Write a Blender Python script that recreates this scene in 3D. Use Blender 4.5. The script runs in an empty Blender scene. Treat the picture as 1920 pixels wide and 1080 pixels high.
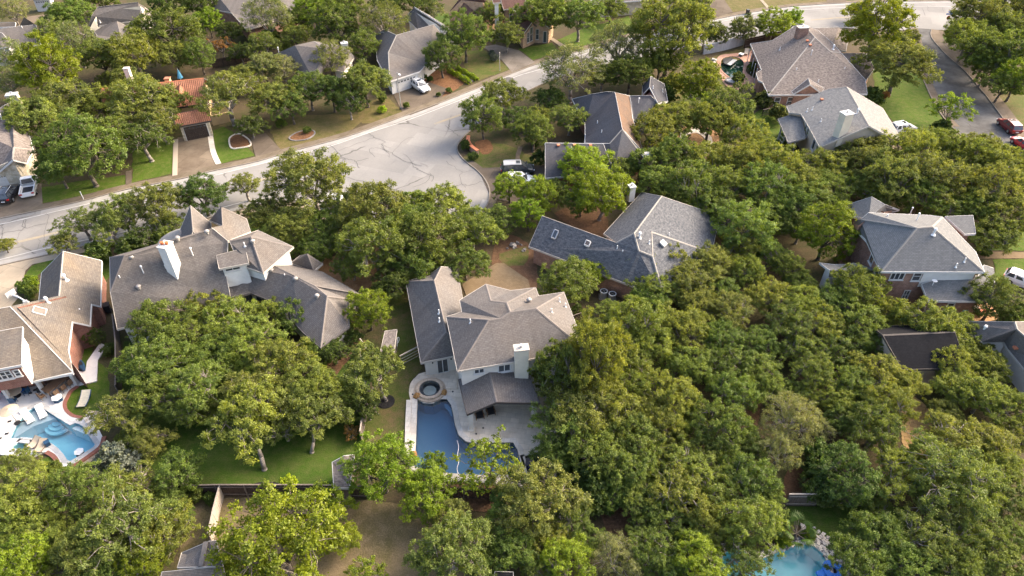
import bpy, math, random
import numpy as np
from mathutils import Vector, Matrix
from mathutils.geometry import tessellate_polygon

# ---------------------------------------------------------------- camera
FPX, PITCH, CAMH = 1300.0, math.radians(40.5), 55.0      # lens in photo pixels, downward pitch, height above the street
SC = bpy.context.scene
COL = SC.collection
cam_d = bpy.data.cameras.new('camera')
cam_d.sensor_width = 36.0
cam_d.lens = 36.0 * FPX / 1920.0
cam_d.clip_start = 0.5
cam_d.clip_end = 4000.0
cam = bpy.data.objects.new('camera', cam_d)
COL.objects.link(cam)
cam.location = (0, 0, CAMH)
cam.rotation_euler = (math.pi / 2 - PITCH, 0, 0)
SC.camera = cam

# ---------------------------------------------------------------- light
SUN_EL, SUN_AZ = math.radians(32), math.radians(62)       # azimuth clockwise from +Y (away from the camera)
world = bpy.data.worlds.new('World')
SC.world = world
world.use_nodes = True
nt = world.node_tree
for n in list(nt.nodes):
    nt.nodes.remove(n)
wo = nt.nodes.new('ShaderNodeOutputWorld')
bg = nt.nodes.new('ShaderNodeBackground')
sky = nt.nodes.new('ShaderNodeTexSky')
sky.sky_type = 'NISHITA'
sky.sun_disc = False
sky.sun_elevation = SUN_EL
sky.sun_rotation = SUN_AZ
sky.air_density = 0.8
sky.dust_density = 6.0
sky.ozone_density = 0.4
bg.inputs['Strength'].default_value = 0.15
nt.links.new(sky.outputs[0], bg.inputs[0])
nt.links.new(bg.outputs[0], wo.inputs[0])
sun_d = bpy.data.lights.new('sun', 'SUN')
sun_d.energy = 1.35
sun_d.angle = math.radians(24)
sun_d.color = (1.0, 0.82, 0.60)
sun = bpy.data.objects.new('sun', sun_d)
COL.objects.link(sun)
sv = Vector((math.sin(SUN_AZ) * math.cos(SUN_EL), math.cos(SUN_AZ) * math.cos(SUN_EL), math.sin(SUN_EL)))
sun.rotation_euler = sv.to_track_quat('Z', 'Y').to_euler()
sun.location = (60, 60, 90)

SC.view_settings.view_transform = 'Standard'
SC.view_settings.look = 'None'
SC.view_settings.gamma = 1.0
SC.view_settings.use_curve_mapping = False
SC.view_settings.exposure = 2.0
cy = SC.cycles
cy.max_bounces = 7
cy.diffuse_bounces = 3
cy.glossy_bounces = 2
cy.transmission_bounces = 4
cy.transparent_max_bounces = 6
cy.caustics_reflective = False
cy.caustics_refractive = False

# ---------------------------------------------------------------- helpers
CP, SP = math.cos(PITCH), math.sin(PITCH)
def ray(px, py):
    x, y = (px - 960.0) / FPX, (540.0 - py) / FPX
    return np.array([x, CP + y * SP, -SP + y * CP])
CAMP = np.array([0, 0, CAMH])
def P(px, py, z=0.0):
    """the surveyed point of the place that the photograph shows at (px, py), on the level z"""
    d = ray(px, py)
    return CAMP + d * ((z - CAMH) / d[2])
def ppm(p):
    d = np.array(p) - CAMP
    return FPX / (d[1] * CP - d[2] * SP)

ROOTLOC = {}
def link(o, parent=None):
    COL.objects.link(o)
    if parent is not None:
        o.parent = parent
    return o
def rootof(o):
    while o.parent is not None:
        o = o.parent
    return o
def tag(o, label=None, cat=None, group=None, kind=None):
    if label: o['label'] = label
    if cat: o['category'] = cat
    if group: o['group'] = group
    if kind: o['kind'] = kind
    return o
def empty(name, loc, label, cat, group=None):
    o = bpy.data.objects.new(name, None)
    o.empty_display_size = 0.5
    link(o)
    o.location = [float(c) for c in loc]
    ROOTLOC[o.name] = np.array([float(c) for c in loc])
    return tag(o, label, cat, group)
def off(parent):
    return ROOTLOC.get(rootof(parent).name, np.zeros(3)) if parent is not None else np.zeros(3)

def mesh(name, V, F, mats, parent=None, uv=None, mi=None, smooth=False):
    """V in world metres; children keep their thing's base as origin"""
    V = np.asarray(V, float).reshape(-1, 3) - off(parent)
    me = bpy.data.meshes.new(name)
    me.from_pydata([tuple(v) for v in V], [], [tuple(f) for f in F])
    if not isinstance(mats, (list, tuple)):
        mats = [mats]
    for m in mats:
        me.materials.append(m)
    if mi is not None:
        me.polygons.foreach_set('material_index', mi)
    if uv is not None:
        l = me.uv_layers.new(name='UVMap')
        flat = np.array([c for f in uv for c in f], dtype=np.float32)
        l.data.foreach_set('uv', flat.ravel())
    if smooth:
        me.polygons.foreach_set('use_smooth', [True] * len(me.polygons))
    me.update()
    o = bpy.data.objects.new(name, me)
    return link(o, parent)

class MB:
    """collects simple solids and links them as one mesh object"""
    def __init__(s): s.V = []; s.F = []
    def add(s, V, F):
        b = len(s.V)
        s.V += [tuple(v) for v in V]
        s.F += [tuple(i + b for i in f) for f in F]
        return s
    def box(s, c, size, rz=0.0, taper=1.0):
        hx, hy, hz = size[0] / 2, size[1] / 2, size[2] / 2
        ca, sa = math.cos(rz), math.sin(rz)
        V = []
        for z, k in ((-hz, 1.0), (hz, taper)):
            for x, y in ((-hx, -hy), (hx, -hy), (hx, hy), (-hx, hy)):
                x *= k; y *= k
                V.append((c[0] + x * ca - y * sa, c[1] + x * sa + y * ca, c[2] + z))
        return s.add(V, [(3, 2, 1, 0), (4, 5, 6, 7), (0, 1, 5, 4), (1, 2, 6, 5), (2, 3, 7, 6), (3, 0, 4, 7)])
    def cyl(s, c, r, h, n=12, r2=None):
        r2 = r if r2 is None else r2
        V = [(c[0] + r * math.cos(2 * math.pi * i / n), c[1] + r * math.sin(2 * math.pi * i / n), c[2]) for i in range(n)]
        V += [(c[0] + r2 * math.cos(2 * math.pi * i / n), c[1] + r2 * math.sin(2 * math.pi * i / n), c[2] + h) for i in range(n)]
        F = [(i, (i + 1) % n, n + (i + 1) % n, n + i) for i in range(n)]
        return s.add(V, F + [tuple(range(n - 1, -1, -1)), tuple(range(n, 2 * n))])
    def tube(s, a, b, r, r2=None, n=6):
        a, b = np.array(a, float), np.array(b, float)
        r2 = r if r2 is None else r2
        d = b - a; L = np.linalg.norm(d)
        if L < 1e-6: return s
        d /= L
        u = np.cross(d, [0, 0, 1.0]) if abs(d[2]) < .95 else np.cross(d, [1.0, 0, 0])
        u /= np.linalg.norm(u); w = np.cross(d, u)
        V = []
        for c, q in ((a, r), (b, r2)):
            for i in range(n):
                t = 2 * math.pi * i / n
                V.append(c + q * (math.cos(t) * u + math.sin(t) * w))
        return s.add(V, [(i, (i + 1) % n, n + (i + 1) % n, n + i) for i in range(n)] + [tuple(range(n - 1, -1, -1)), tuple(range(n, 2 * n))])
    def beam(s, a, b, w, h):
        """a board of width w and height h from a to b (centre lines)"""
        a, b = np.array(a, float), np.array(b, float)
        d = b - a; L = np.linalg.norm(d); d /= L
        u = np.cross(d, [0, 0, 1.0]); nu = np.linalg.norm(u)
        u = u / nu if nu > 1e-6 else np.array([1.0, 0, 0])
        w2 = np.cross(u, d)
        V = [c + sx * u * w / 2 + sz * w2 * h / 2 for c in (a, b) for sx, sz in ((-1, -1), (1, -1), (1, 1), (-1, 1))]
        return s.add(V, [(3, 2, 1, 0), (4, 5, 6, 7), (0, 1, 5, 4), (1, 2, 6, 5), (2, 3, 7, 6), (3, 0, 4, 7)])
    def build(s, name, mat, parent=None, smooth=False):
        return mesh(name, s.V, s.F, mat, parent, smooth=smooth)

def smoothline(pts, n=4, closed=False):
    """Catmull-Rom through points"""
    p = [np.array(q, float) for q in pts]
    N = len(p); out = []
    for i in range(N if closed else N - 1):
        if closed:
            a, b, c, d = p[i - 1], p[i], p[(i + 1) % N], p[(i + 2) % N]
        else:
            a, b, c, d = p[max(i - 1, 0)], p[i], p[i + 1], p[min(i + 2, N - 1)]
        for k in range(n):
            t = k / n
            out.append(.5 * (2 * b + (c - a) * t + (2 * a - 5 * b + 4 * c - d) * t * t + (3 * b - a - 3 * c + d) * t ** 3))
    if not closed: out.append(p[-1])
    return out

def sheet(name, pts, z, mat, holes=(), label=None, cat=None, parent=None, kind='structure', thick=0.0):
    """a flat piece of ground, corners given as world xy"""
    loops = [[(float(p[0]), float(p[1]), 0.0) for p in pts]] + [[(float(p[0]), float(p[1]), 0.0) for p in h] for h in holes]
    tris = tessellate_polygon([[Vector(v) for v in l] for l in loops])
    flat = [v for l in loops for v in l]
    V = [(v[0], v[1], z) for v in flat]
    F = []
    for t in tris:
        a, b, c = [np.array(flat[i][:2]) for i in t]
        cr = (b[0] - a[0]) * (c[1] - a[1]) - (b[1] - a[1]) * (c[0] - a[0])
        if abs(cr) < 1e-9: continue
        F.append(tuple(t) if cr > 0 else tuple(reversed(t)))
    if thick:
        base = len(V); b0 = 0
        V += [(v[0], v[1], z - thick) for v in flat]
        for l in loops:
            n = len(l)
            for i in range(n):
                j = (i + 1) % n
                F.append((b0 + i, b0 + j, base + b0 + j, base + b0 + i))
            b0 += n
    o = mesh(name, V, F, mat, parent)
    if parent is None:
        tag(o, label, cat, None, kind)
    return o
def W2(pix, z=0.0): return [P(x, y, z)[:2] for x, y in pix]
def perp_strip(line, w0, w1):
    """two offset polylines of a world xy line"""
    L = [np.array(p[:2], float) for p in line]
    A, B = [], []
    for i, p in enumerate(L):
        d = L[min(i + 1, len(L) - 1)] - L[max(i - 1, 0)]
        d /= (np.linalg.norm(d) + 1e-9)
        nrm = np.array([-d[1], d[0]])
        A.append(p + nrm * w0); B.append(p + nrm * w1)
    return A, B
def ribbon(name, line, w0, w1, z, mat, label=None, kind='structure', h=0.0, parent=None, cat=None):
    A, B = perp_strip(line, w0, w1)
    n = len(A); V = [(a[0], a[1], z) for a in A] + [(b[0], b[1], z) for b in B]
    F = [(i, n + i, n + i + 1, i + 1) for i in range(n - 1)]
    if w1 > w0: F = [tuple(reversed(f)) for f in F]
    if h:
        V += [(a[0], a[1], z - h) for a in A] + [(b[0], b[1], z - h) for b in B]
        for i in range(n - 1):
            F += [(i, i + 1, 2 * n + i + 1, 2 * n + i), (n + i, 3 * n + i, 3 * n + i + 1, n + i + 1)]
        F += [(0, 2 * n, 3 * n, n), (n - 1, 2 * n - 1, 4 * n - 1, 3 * n - 1)]
    o = mesh(name, V, F, mat, parent)
    if parent is None:
        tag(o, label, cat, None, kind)
    return o

# ---------------------------------------------------------------- materials
def new_mat(name):
    m = bpy.data.materials.new(name)
    m.use_nodes = True
    t = m.node_tree
    for n in list(t.nodes): t.nodes.remove(n)
    return m, t
class NT:
    """tiny node-tree writer"""
    def __init__(s, t): s.t = t
    def n(s, typ, _in=None, **kw):
        x = s.t.nodes.new('ShaderNode' + typ)
        for k, v in kw.items(): setattr(x, k, v)
        for k, v in (_in or {}).items(): s.set(x, k, v)
        return x
    def set(s, x, k, v):
        sock = x.inputs[k]
        if isinstance(v, bpy.types.NodeSocket): s.t.links.new(v, sock)
        else: sock.default_value = v
    def noise(s, vec, scale, detail=3.0, rough=.55, dist=0.0):
        return s.n('TexNoise', {'Vector': vec, 'Scale': scale, 'Detail': detail, 'Roughness': rough, 'Distortion': dist}).outputs['Fac']
    def mix(s, f, a, b, blend='MIX'):
        x = s.n('Mix', data_type='RGBA', blend_type=blend)
        for i, v in ((0, f), (6, a), (7, b)):
            if isinstance(v, bpy.types.NodeSocket): s.t.links.new(v, x.inputs[i])
            else: x.inputs[i].default_value = (v if i == 0 else (v[0], v[1], v[2], 1.0))
        return x.outputs[2]
    def ramp(s, f, lo, hi):
        return s.n('MapRange', {'Value': f, 'From Min': lo, 'From Max': hi}).outputs['Result']
    def math(s, op, a, b=0.0):
        x = s.n('Math', operation=op)
        for i, v in ((0, a), (1, b)):
            if isinstance(v, bpy.types.NodeSocket): s.t.links.new(v, x.inputs[i])
            else: x.inputs[i].default_value = v
        return x.outputs[0]
    def scalev(s, vec, sc):
        return s.n('Mapping', {'Vector': vec, 'Scale': sc}).outputs[0]
    def out(s, col, rough=.9, bump=None, bs=.3, bd=.02, metal=0.0, spec=.3):
        b = s.n('BsdfPrincipled', {'Base Color': col if isinstance(col, bpy.types.NodeSocket) else (*col[:3], 1), 'Roughness': rough, 'Metallic': metal})
        b.inputs['Specular IOR Level'].default_value = spec
        if bump is not None:
            bb = s.n('Bump', {'Height': bump, 'Strength': bs, 'Distance': bd})
            s.t.links.new(bb.outputs[0], b.inputs['Normal'])
        o = s.n('OutputMaterial')
        s.t.links.new(b.outputs[0], o.inputs[0])
        return b
def pos(w): return w.n('NewGeometry').outputs['Position']
def uvn(w): return w.n('TexCoord').outputs['UV']

def m_plain(name, c, rough=.7, metal=0.0, var=.12, scale=4.0, spec=.3):
    m, t = new_mat(name); w = NT(t)
    f = w.noise(w.n('TexCoord').outputs['Object'], scale)
    col = w.mix(w.ramp(f, .3, .7), [x * (1 - var) for x in c], [min(1, x * (1 + var)) for x in c])
    w.out(col, rough, metal=metal, spec=spec)
    return m
def m_ground(name, cols, scales=(.25, 1.4, 9.0), bump=.5, rough=.95):
    """three blended earth or grass colours, patchy at several sizes"""
    m, t = new_mat(name); w = NT(t); p = pos(w)
    a = w.ramp(w.noise(p, scales[0], 4, .6), .38, .64)
    b = w.ramp(w.noise(p, scales[1], 4, .65), .40, .68)
    c = w.noise(p, scales[2], 3, .7)
    col = w.mix(a, cols[0], cols[1])
    col = w.mix(w.math('MULTIPLY', b, .75), col, cols[2])
    col = w.mix(.55, col, w.mix(w.ramp(c, .25, .75), [.3] * 3, [1.7] * 3), 'MULTIPLY')
    w.out(col, rough, c, bump, .05, spec=.1)
    return m
def m_shingle(name, c, dark, speck=.5, brown=None, ss=3.2, streak=.35, blot=.3):
    """asphalt shingles: courses, tabs, granule blotches, streaks down the slope (UV in metres)"""
    m, t = new_mat(name); w = NT(t); uv = uvn(w)
    br = w.n('TexBrick', {'Vector': uv, 'Color1': (.75, .75, .75, 1), 'Color2': (1.2, 1.2, 1.2, 1), 'Mortar': (.35, .35, .35, 1), 'Scale': 1.0, 'Mortar Size': .02, 'Brick Width': .36, 'Row Height': .17, 'Bias': 0.0})
    br.offset = .5
    sp = w.ramp(w.noise(w.scalev(uv, (1, 1.5, 1)), ss, 3, .7), .36, .64)
    bl = w.ramp(w.noise(uv, .22, 4, .6), .35, .7)
    st = w.ramp(w.noise(w.scalev(uv, (1.6, .12, 1)), 1.0, 3, .6), .45, .75)
    col = w.mix(w.math('MULTIPLY', sp, speck), c, dark)
    if brown: col = w.mix(w.math('MULTIPLY', bl, blot), col, brown)
    col = w.mix(w.math('MULTIPLY', st, streak), col, [x * .72 for x in dark])
    col = w.mix(.42, col, br.outputs['Color'], 'MULTIPLY')
    w.out(col, .96, br.outputs['Fac'], -.5, .02, spec=.06)
    return m
def m_brick(name, c1, c2, mortar, bw=.25, bh=.09, uvscale=1.0):
    m, t = new_mat(name); w = NT(t); uv = uvn(w)
    br = w.n('TexBrick', {'Vector': uv, 'Color1': (*c1, 1), 'Color2': (*c2, 1), 'Mortar': (*mortar, 1), 'Scale': uvscale, 'Mortar Size': .012, 'Brick Width': bw, 'Row Height': bh})
    f = w.noise(uv, 1.1, 4, .65)
    col = w.mix(.6, br.outputs['Color'], w.mix(w.ramp(f, .3, .7), [.55] * 3, [1.35] * 3), 'MULTIPLY')
    w.out(col, .9, br.outputs['Fac'], -.5, .01, spec=.2)
    return m
def m_siding(name, c, gap=.2, dirt=.1):
    m, t = new_mat(name); w = NT(t); uv = uvn(w)
    wv = w.n('TexWave', {'Vector': uv, 'Scale': .5 / gap * .314 * 2, 'Distortion': 0.0}, wave_type='BANDS', bands_direction='Y', wave_profile='SAW')
    f = w.noise(uv, .7, 4, .6)
    col = w.mix(w.ramp(f, .35, .75), c, [x * (1 - dirt * 2) for x in c])
    col = w.mix(.12, col, wv.outputs['Color'], 'MULTIPLY')
    w.out(col, .75, wv.outputs['Fac'], .25, .02)
    return m
def m_concrete(name, c, stain, joint=None, ang=0.0, crack=0.0, scale=.35, jd=.55):
    """slabs with stains; joint = slab size in metres"""
    m, t = new_mat(name); w = NT(t); p = pos(w)
    a = w.ramp(w.noise(p, scale, 5, .62), .36, .68)
    b = w.noise(p, 3.0, 4, .7)
    g = w.noise(p, 22.0, 2, .6)
    col = w.mix(a, c, stain)
    col = w.mix(.35, col, w.mix(b, [.6] * 3, [1.4] * 3), 'MULTIPLY')
    col = w.mix(.2, col, w.mix(g, [.6] * 3, [1.4] * 3), 'MULTIPLY')
    h = b
    if joint:
        mp = w.n('Mapping', {'Vector': p, 'Rotation': (0, 0, ang)})
        br = w.n('TexBrick', {'Vector': mp.outputs[0], 'Color1': (.88, .88, .88, 1), 'Color2': (1.06, 1.06, 1.06, 1), 'Mortar': (jd, jd, jd, 1), 'Scale': 1.0, 'Mortar Size': .02, 'Brick Width': joint[0], 'Row Height': joint[1]})
        col = w.mix(1.0, col, br.outputs['Color'], 'MULTIPLY')
    if crack:
        vo = w.n('TexVoronoi', {'Vector': w.n('VectorMath', {0: p, 1: w.n('TexNoise', {'Vector': p, 'Scale': .6, 'Detail': 4.0}).outputs['Color']}, operation='ADD').outputs[0], 'Scale': crack}, feature='DISTANCE_TO_EDGE')
        cm = w.math('MULTIPLY', w.math('LESS_THAN', vo.outputs['Distance'], .012 ), w.ramp(w.noise(p, .09, 2), .5, .6))
        col = w.mix(w.math('MULTIPLY', cm, .6), col, (.07, .065, .06))
    w.out(col, .95, h, .15, .01, spec=.05)
    return m

M = {}
M['roof_taupe'] = m_shingle('roof_taupe', (0.152, 0.143, 0.138), (0.0888, 0.0800, 0.0768), .55, (0.1776, 0.1392, 0.1064))
M['roof_beige'] = m_shingle('roof_beige', (0.1649, 0.1469, 0.1282), (0.0828, 0.0770, 0.0770), .6, (0.1915, 0.1440, 0.0958), ss=2.6, blot=.5)
M['roof_charcoal'] = m_shingle('roof_charcoal', (0.1426, 0.1454, 0.1527), (0.0506, 0.0552, 0.0644), .8, None, ss=2.4, streak=.2)
M['roof_slate'] = m_shingle('roof_slate', (0.0801, 0.0828, 0.0936), (0.0531, 0.0567, 0.0666), .5, (0.0999, 0.0729, 0.0567), blot=.25)
M['roof_weathered'] = m_shingle('roof_weathered', (0.222, 0.196, 0.178), (0.096, 0.081, 0.078), .9, None, ss=2.2, streak=.2)
M['roof_silver'] = m_shingle('roof_silver', (0.2394, 0.2331, 0.2232), (0.1332, 0.1368, 0.1368), .7, None, ss=1.8, streak=.15)
M['roof_grey'] = m_shingle('roof_grey', (0.1865, 0.1865, 0.1831), (0.1184, 0.1210, 0.1243), .5, None, ss=2.4, streak=.2)
M['roof_brown'] = m_shingle('roof_brown', (.16, .095, .08), (.09, .055, .05), .6, None)
M['roof_black'] = m_shingle('roof_black', (.016, .0165, .019), (.009, .009, .011), .6, None)
M['roof_rusty'] = m_shingle('roof_rusty', (.15, .105, .078), (.085, .075, .07), .7, (.19, .11, .065), blot=.6)
M['cap_light'] = m_plain('cap_light', (.235, .22, .20), .9)
M['cap_dark'] = m_plain('cap_dark', (.12, .11, .105), .9)
M['cap_brown'] = m_plain('cap_brown', (.15, .133, .122), .9)
def m_tile():
    m, t = new_mat('clay_tile'); w = NT(t); uv = uvn(w)
    wv = w.n('TexWave', {'Vector': uv, 'Scale': .32 * 3.3}, bands_direction='X', wave_profile='SIN')
    wh = w.n('TexWave', {'Vector': uv, 'Scale': .32 * 2.6}, bands_direction='Y', wave_profile='SAW')
    f = w.noise(uv, 4.0, 3, .7)
    col = w.mix(w.ramp(f, .3, .7), (.29, .115, .065), (.42, .20, .12))
    col = w.mix(w.ramp(w.noise(uv, .5, 3), .45, .7), col, (.24, .1, .06))
    h = w.math('ADD', wv.outputs['Fac'], w.math('MULTIPLY', wh.outputs['Fac'], .5))
    w.out(col, .85, h, .9, .06)
    return m
M['clay_tile'] = m_tile()
M['red_brick'] = m_brick('red_brick', (.20, .085, .055), (.30, .15, .10), (.33, .28, .24))
M['rust_brick'] = m_brick('rust_brick', (.17, .055, .035), (.25, .09, .06), (.25, .2, .17))
M['tan_brick'] = m_brick('tan_brick', (.34, .19, .10), (.42, .26, .15), (.42, .36, .28))
M['limestone'] = m_brick('limestone', (.42, .36, .26), (.56, .50, .40), (.36, .31, .25), .55, .28)
M['white_siding'] = m_siding('white_siding', (.72, .71, .68))
M['cream_siding'] = m_siding('cream_siding', (.68, .62, .50))
M['beige_siding'] = m_siding('beige_siding', (.55, .46, .36), dirt=.06)
M['stucco'] = m_plain('stucco', (.62, .58, .52), .9, var=.08, scale=.8)
M['ochre_stucco'] = m_plain('ochre_stucco', (.50, .36, .20), .9, var=.1, scale=.8)
M['white_trim'] = m_plain('white_trim', (.56, .55, .53), .6, var=.05)
M['cream_trim'] = m_plain('cream_trim', (.44, .40, .35), .6, var=.05)
M['dark_trim'] = m_plain('dark_trim', (.06, .05, .045), .6, var=.1)
M['grey_metal'] = m_plain('grey_metal', (.45, .46, .47), .4, .6, var=.08)
M['white_metal'] = m_plain('white_metal', (.75, .75, .74), .45, var=.04)
M['vent_grey'] = m_plain('vent_grey', (.30, .28, .26), .6)
M['dark_hole'] = m_plain('dark_hole', (.02, .02, .022), .8)
M['rust'] = m_plain('rust', (.42, .13, .05), .8)
M['terracotta'] = m_plain('terracotta', (.48, .17, .09), .8)
M['black_metal'] = m_plain('black_metal', (.025, .025, .028), .45)
def m_glass():
    m, t = new_mat('window_glass'); w = NT(t)
    f = w.noise(w.n('TexCoord').outputs['Object'], .8)
    w.out(w.mix(f, (.025, .03, .035), (.09, .1, .11)), .06, spec=.8)
    return m
M['glass'] = m_glass()
def m_skylight():
    m, t = new_mat('skylight_glass'); w = NT(t)
    w.out((.16, .11, .08), .08, spec=.8); return m
M['skylight'] = m_skylight()
def m_wood(name, c, d, dirx=True):
    m, t = new_mat(name); w = NT(t); p = w.n('TexCoord').outputs['Object']
    f = w.noise(w.scalev(p, (6, 6, .7)), 1.6, 4, .65)
    w.out(w.mix(w.ramp(f, .3, .7), c, d), .9, f, .3, .01, spec=.1)
    return m
M['grey_wood'] = m_wood('grey_wood', (.20, .17, .145), (.11, .09, .078))
M['dark_wood'] = m_wood('dark_wood', (.075, .058, .048), (.04, .03, .026))
M['pale_wood'] = m_wood('pale_wood', (.42, .37, .31), (.28, .24, .2))
M['brown_wood'] = m_wood('brown_wood', (.22, .13, .075), (.13, .075, .045))
M['orange_wood'] = m_wood('orange_wood', (.40, .22, .08), (.28, .15, .06))
M['stone_pale'] = m_ground('stone_pale', [(.50, .44, .38), (.62, .57, .5), (.36, .31, .27)], (.9, 2.5, 9), .4)
M['stone_dark'] = m_ground('stone_dark', [(.16, .15, .15), (.24, .22, .21), (.10, .1, .1)], (.9, 2.5, 9), .4)
M['red_paver'] = m_concrete('red_paver', (.38, .22, .16), (.48, .31, .24), (.3, .15), 0, jd=.75)
M['red_curb'] = m_plain('red_curb', (.24, .10, .075), .9)

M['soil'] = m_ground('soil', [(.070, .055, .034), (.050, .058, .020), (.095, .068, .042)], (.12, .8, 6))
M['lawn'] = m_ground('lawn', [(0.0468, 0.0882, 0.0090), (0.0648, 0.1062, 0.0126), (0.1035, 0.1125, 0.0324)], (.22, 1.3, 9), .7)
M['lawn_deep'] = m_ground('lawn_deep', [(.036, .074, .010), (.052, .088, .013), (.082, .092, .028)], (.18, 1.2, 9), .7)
M['lawn_dry'] = m_ground('lawn_dry', [(0.1122, 0.0924, 0.0363), (0.0726, 0.0759, 0.0198), (0.1452, 0.1089, 0.0561)], (.22, 1.1, 8), .6)
M['lawn_mixed'] = m_ground('lawn_mixed', [(0.0750, 0.0900, 0.0240), (0.1275, 0.0938, 0.0450), (0.0562, 0.0863, 0.0150)], (.3, 1.3, 8), .6)
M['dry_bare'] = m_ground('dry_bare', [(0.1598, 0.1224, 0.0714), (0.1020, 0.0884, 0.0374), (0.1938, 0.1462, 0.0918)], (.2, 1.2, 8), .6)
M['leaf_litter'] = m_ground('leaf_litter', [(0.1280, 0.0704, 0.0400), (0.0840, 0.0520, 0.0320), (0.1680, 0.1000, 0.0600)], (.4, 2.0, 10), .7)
M['mulch'] = m_ground('mulch', [(0.1500, 0.0750, 0.0375), (0.1050, 0.0525, 0.0285), (0.1950, 0.1087, 0.0562)], (.6, 2.5, 12), .7)
M['black_mulch'] = m_ground('black_mulch', [(.02, .02, .021), (.03, .028, .028), (.012, .012, .013)], (.6, 3, 14), .8)
M['gravel'] = m_ground('gravel', [(.38, .31, .24), (.28, .22, .17), (.48, .41, .33)], (.6, 4, 16), .9)
M['orange_earth'] = m_ground('orange_earth', [(0.3300, 0.1875, 0.0900), (0.2475, 0.1425, 0.0750), (0.3750, 0.2400, 0.1350)], (.4, 2, 9), .6)
M['road'] = m_concrete('road', (.19, .187, .182), (.25, .241, .227), (3.6, 4.2), .35, .1, .08, jd=.9)
M['road_dark'] = m_concrete('road_dark', (.07, .068, .066), (.15, .147, .143), None, 0, .2, .25)
M['gutter'] = m_concrete('gutter', (0.306, 0.299, 0.286), (0.245, 0.235, 0.221), None, 0, 0)
M['curb'] = m_concrete('curb', (0.2312, 0.2048, 0.1759), (0.1793, 0.1564, 0.1300), None, 0)
M['sidewalk'] = m_concrete('sidewalk', (0.1700, 0.1404, 0.1061), (0.1217, 0.0983, 0.0686), (1.5, 3.0), .4)
M['drive_tan'] = m_concrete('drive_tan', (0.1915, 0.1550, 0.1163), (0.1292, 0.1011, 0.0752), (3.5, 3.5), .3)
M['drive_brown'] = m_concrete('drive_brown', (0.1326, 0.1084, 0.0850), (0.0983, 0.0796, 0.0608), (3.5, 3.5), .3)
M['drive_pale'] = m_concrete('drive_pale', (0.3124, 0.2649, 0.2009), (0.2567, 0.2148, 0.1615), (3.6, 3.6), .3)
M['drive_grey'] = m_concrete('drive_grey', (0.2016, 0.1792, 0.1552), (0.1416, 0.1224, 0.1032), (3.6, 3.6), .3)
M['brick_paving'] = m_concrete('brick_paving', (0.2176, 0.1632, 0.1032), (0.1688, 0.1224, 0.0736), (.3, .15), .3, jd=.8)
M['deck_white'] = m_concrete('deck_white', (0.680, 0.663, 0.637), (0.612, 0.595, 0.570), (3.2, 3.2), .25, jd=.85)
M['travertine'] = m_concrete('travertine', (.72, .63, .51), (.54, .46, .36), (.9, .6), .15, 0, .5, jd=.8)
M['coping_stone'] = m_concrete('coping_stone', (.62, .57, .50), (.50, .45, .385), (.6, .6), .2, jd=.8)
M['tan_stone'] = m_concrete('tan_stone', (.56, .45, .34), (.44, .34, .25), (.4, .4), .2, jd=.75)
M['coping_grey'] = m_concrete('coping_grey', (.52, .52, .52), (.38, .38, .385), (.6, .6), .2, jd=.75)
M['flagstone'] = m_concrete('flagstone', (.40, .27, .13), (.30, .20, .10), (.7, .5), .3, jd=.5)
M['white_line'] = m_concrete('white_line', (0.462, 0.462, 0.449), (0.340, 0.333, 0.320), None, 0, 0, 1.5)
M['yellow_line'] = m_concrete('yellow_line', (.29, .245, .175), (.235, .22, .19), None, 0, 0, .9)
M['tar'] = m_plain('tar', (.095, .092, .088), .85)
# ================================================================ pools (outlines first: the ground is cut open for them)
def circ(cx, cy, r, n=24, z=0.0):
    c = P(cx, cy, z)
    return [(c[0] + r * math.cos(2 * math.pi * i / n), c[1] + r * math.sin(2 * math.pi * i / n)) for i in range(n)]
def rnd(pix, n=3, z=0.0): return [p[:2] for p in smoothline([P(x, y, z) for x, y in pix], n, True)]
POOL_A = W2([(20, 823), (31, 800), (44, 782), (54, 772), (63, 766), (71, 764), (80, 766), (104, 782), (125, 795), (132, 799), (141, 795), (148, 796), (164, 806), (164, 813), (179, 835), (176, 840), (133, 866), (127, 864), (120, 853), (110, 842), (98, 833), (86, 829), (66, 827), (43, 824)])
SPA_A = W2([(23, 840), (41, 826), (56, 827), (61, 838), (45, 849)])
POOL_B = W2([(783, 750), (794, 757), (812, 758), (825, 750), (838, 750), (846, 761), (850, 778), (853, 797), (860, 817), (873, 829), (898, 835), (923, 832), (962, 831), (970, 845), (975, 865), (975, 886), (930, 893), (873, 891), (827, 887), (777, 876), (779, 850)])
NAVY = W2([(980, 858), (1020, 848), (1034, 883), (992, 896)])
POOL_C = rnd([(1356, 1042), (1385, 1030), (1410, 1046), (1430, 1048), (1470, 1031), (1493, 1024), (1517, 1023), (1533, 1032), (1546, 1047), (1551, 1085), (1530, 1130), (1430, 1150), (1350, 1110)])
POOL_D = rnd([(1355, 111), (1373, 107), (1387, 111), (1394, 118), (1394, 128), (1392, 137), (1397, 147), (1385, 152), (1373, 149), (1362, 141), (1353, 132), (1351, 121)])
POOL_E = rnd([(1284, 258), (1305, 250), (1322, 262), (1318, 280), (1296, 284)])
HOLES = [POOL_A, SPA_A, POOL_B, NAVY, POOL_C, POOL_D, POOL_E]

sheet('ground', [(-1500, -300), (1500, -300), (1500, 3000), (-1500, 3000)], 0.0, M['soil'], HOLES, 'bare brown earth and dry leaves under the trees')

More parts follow.
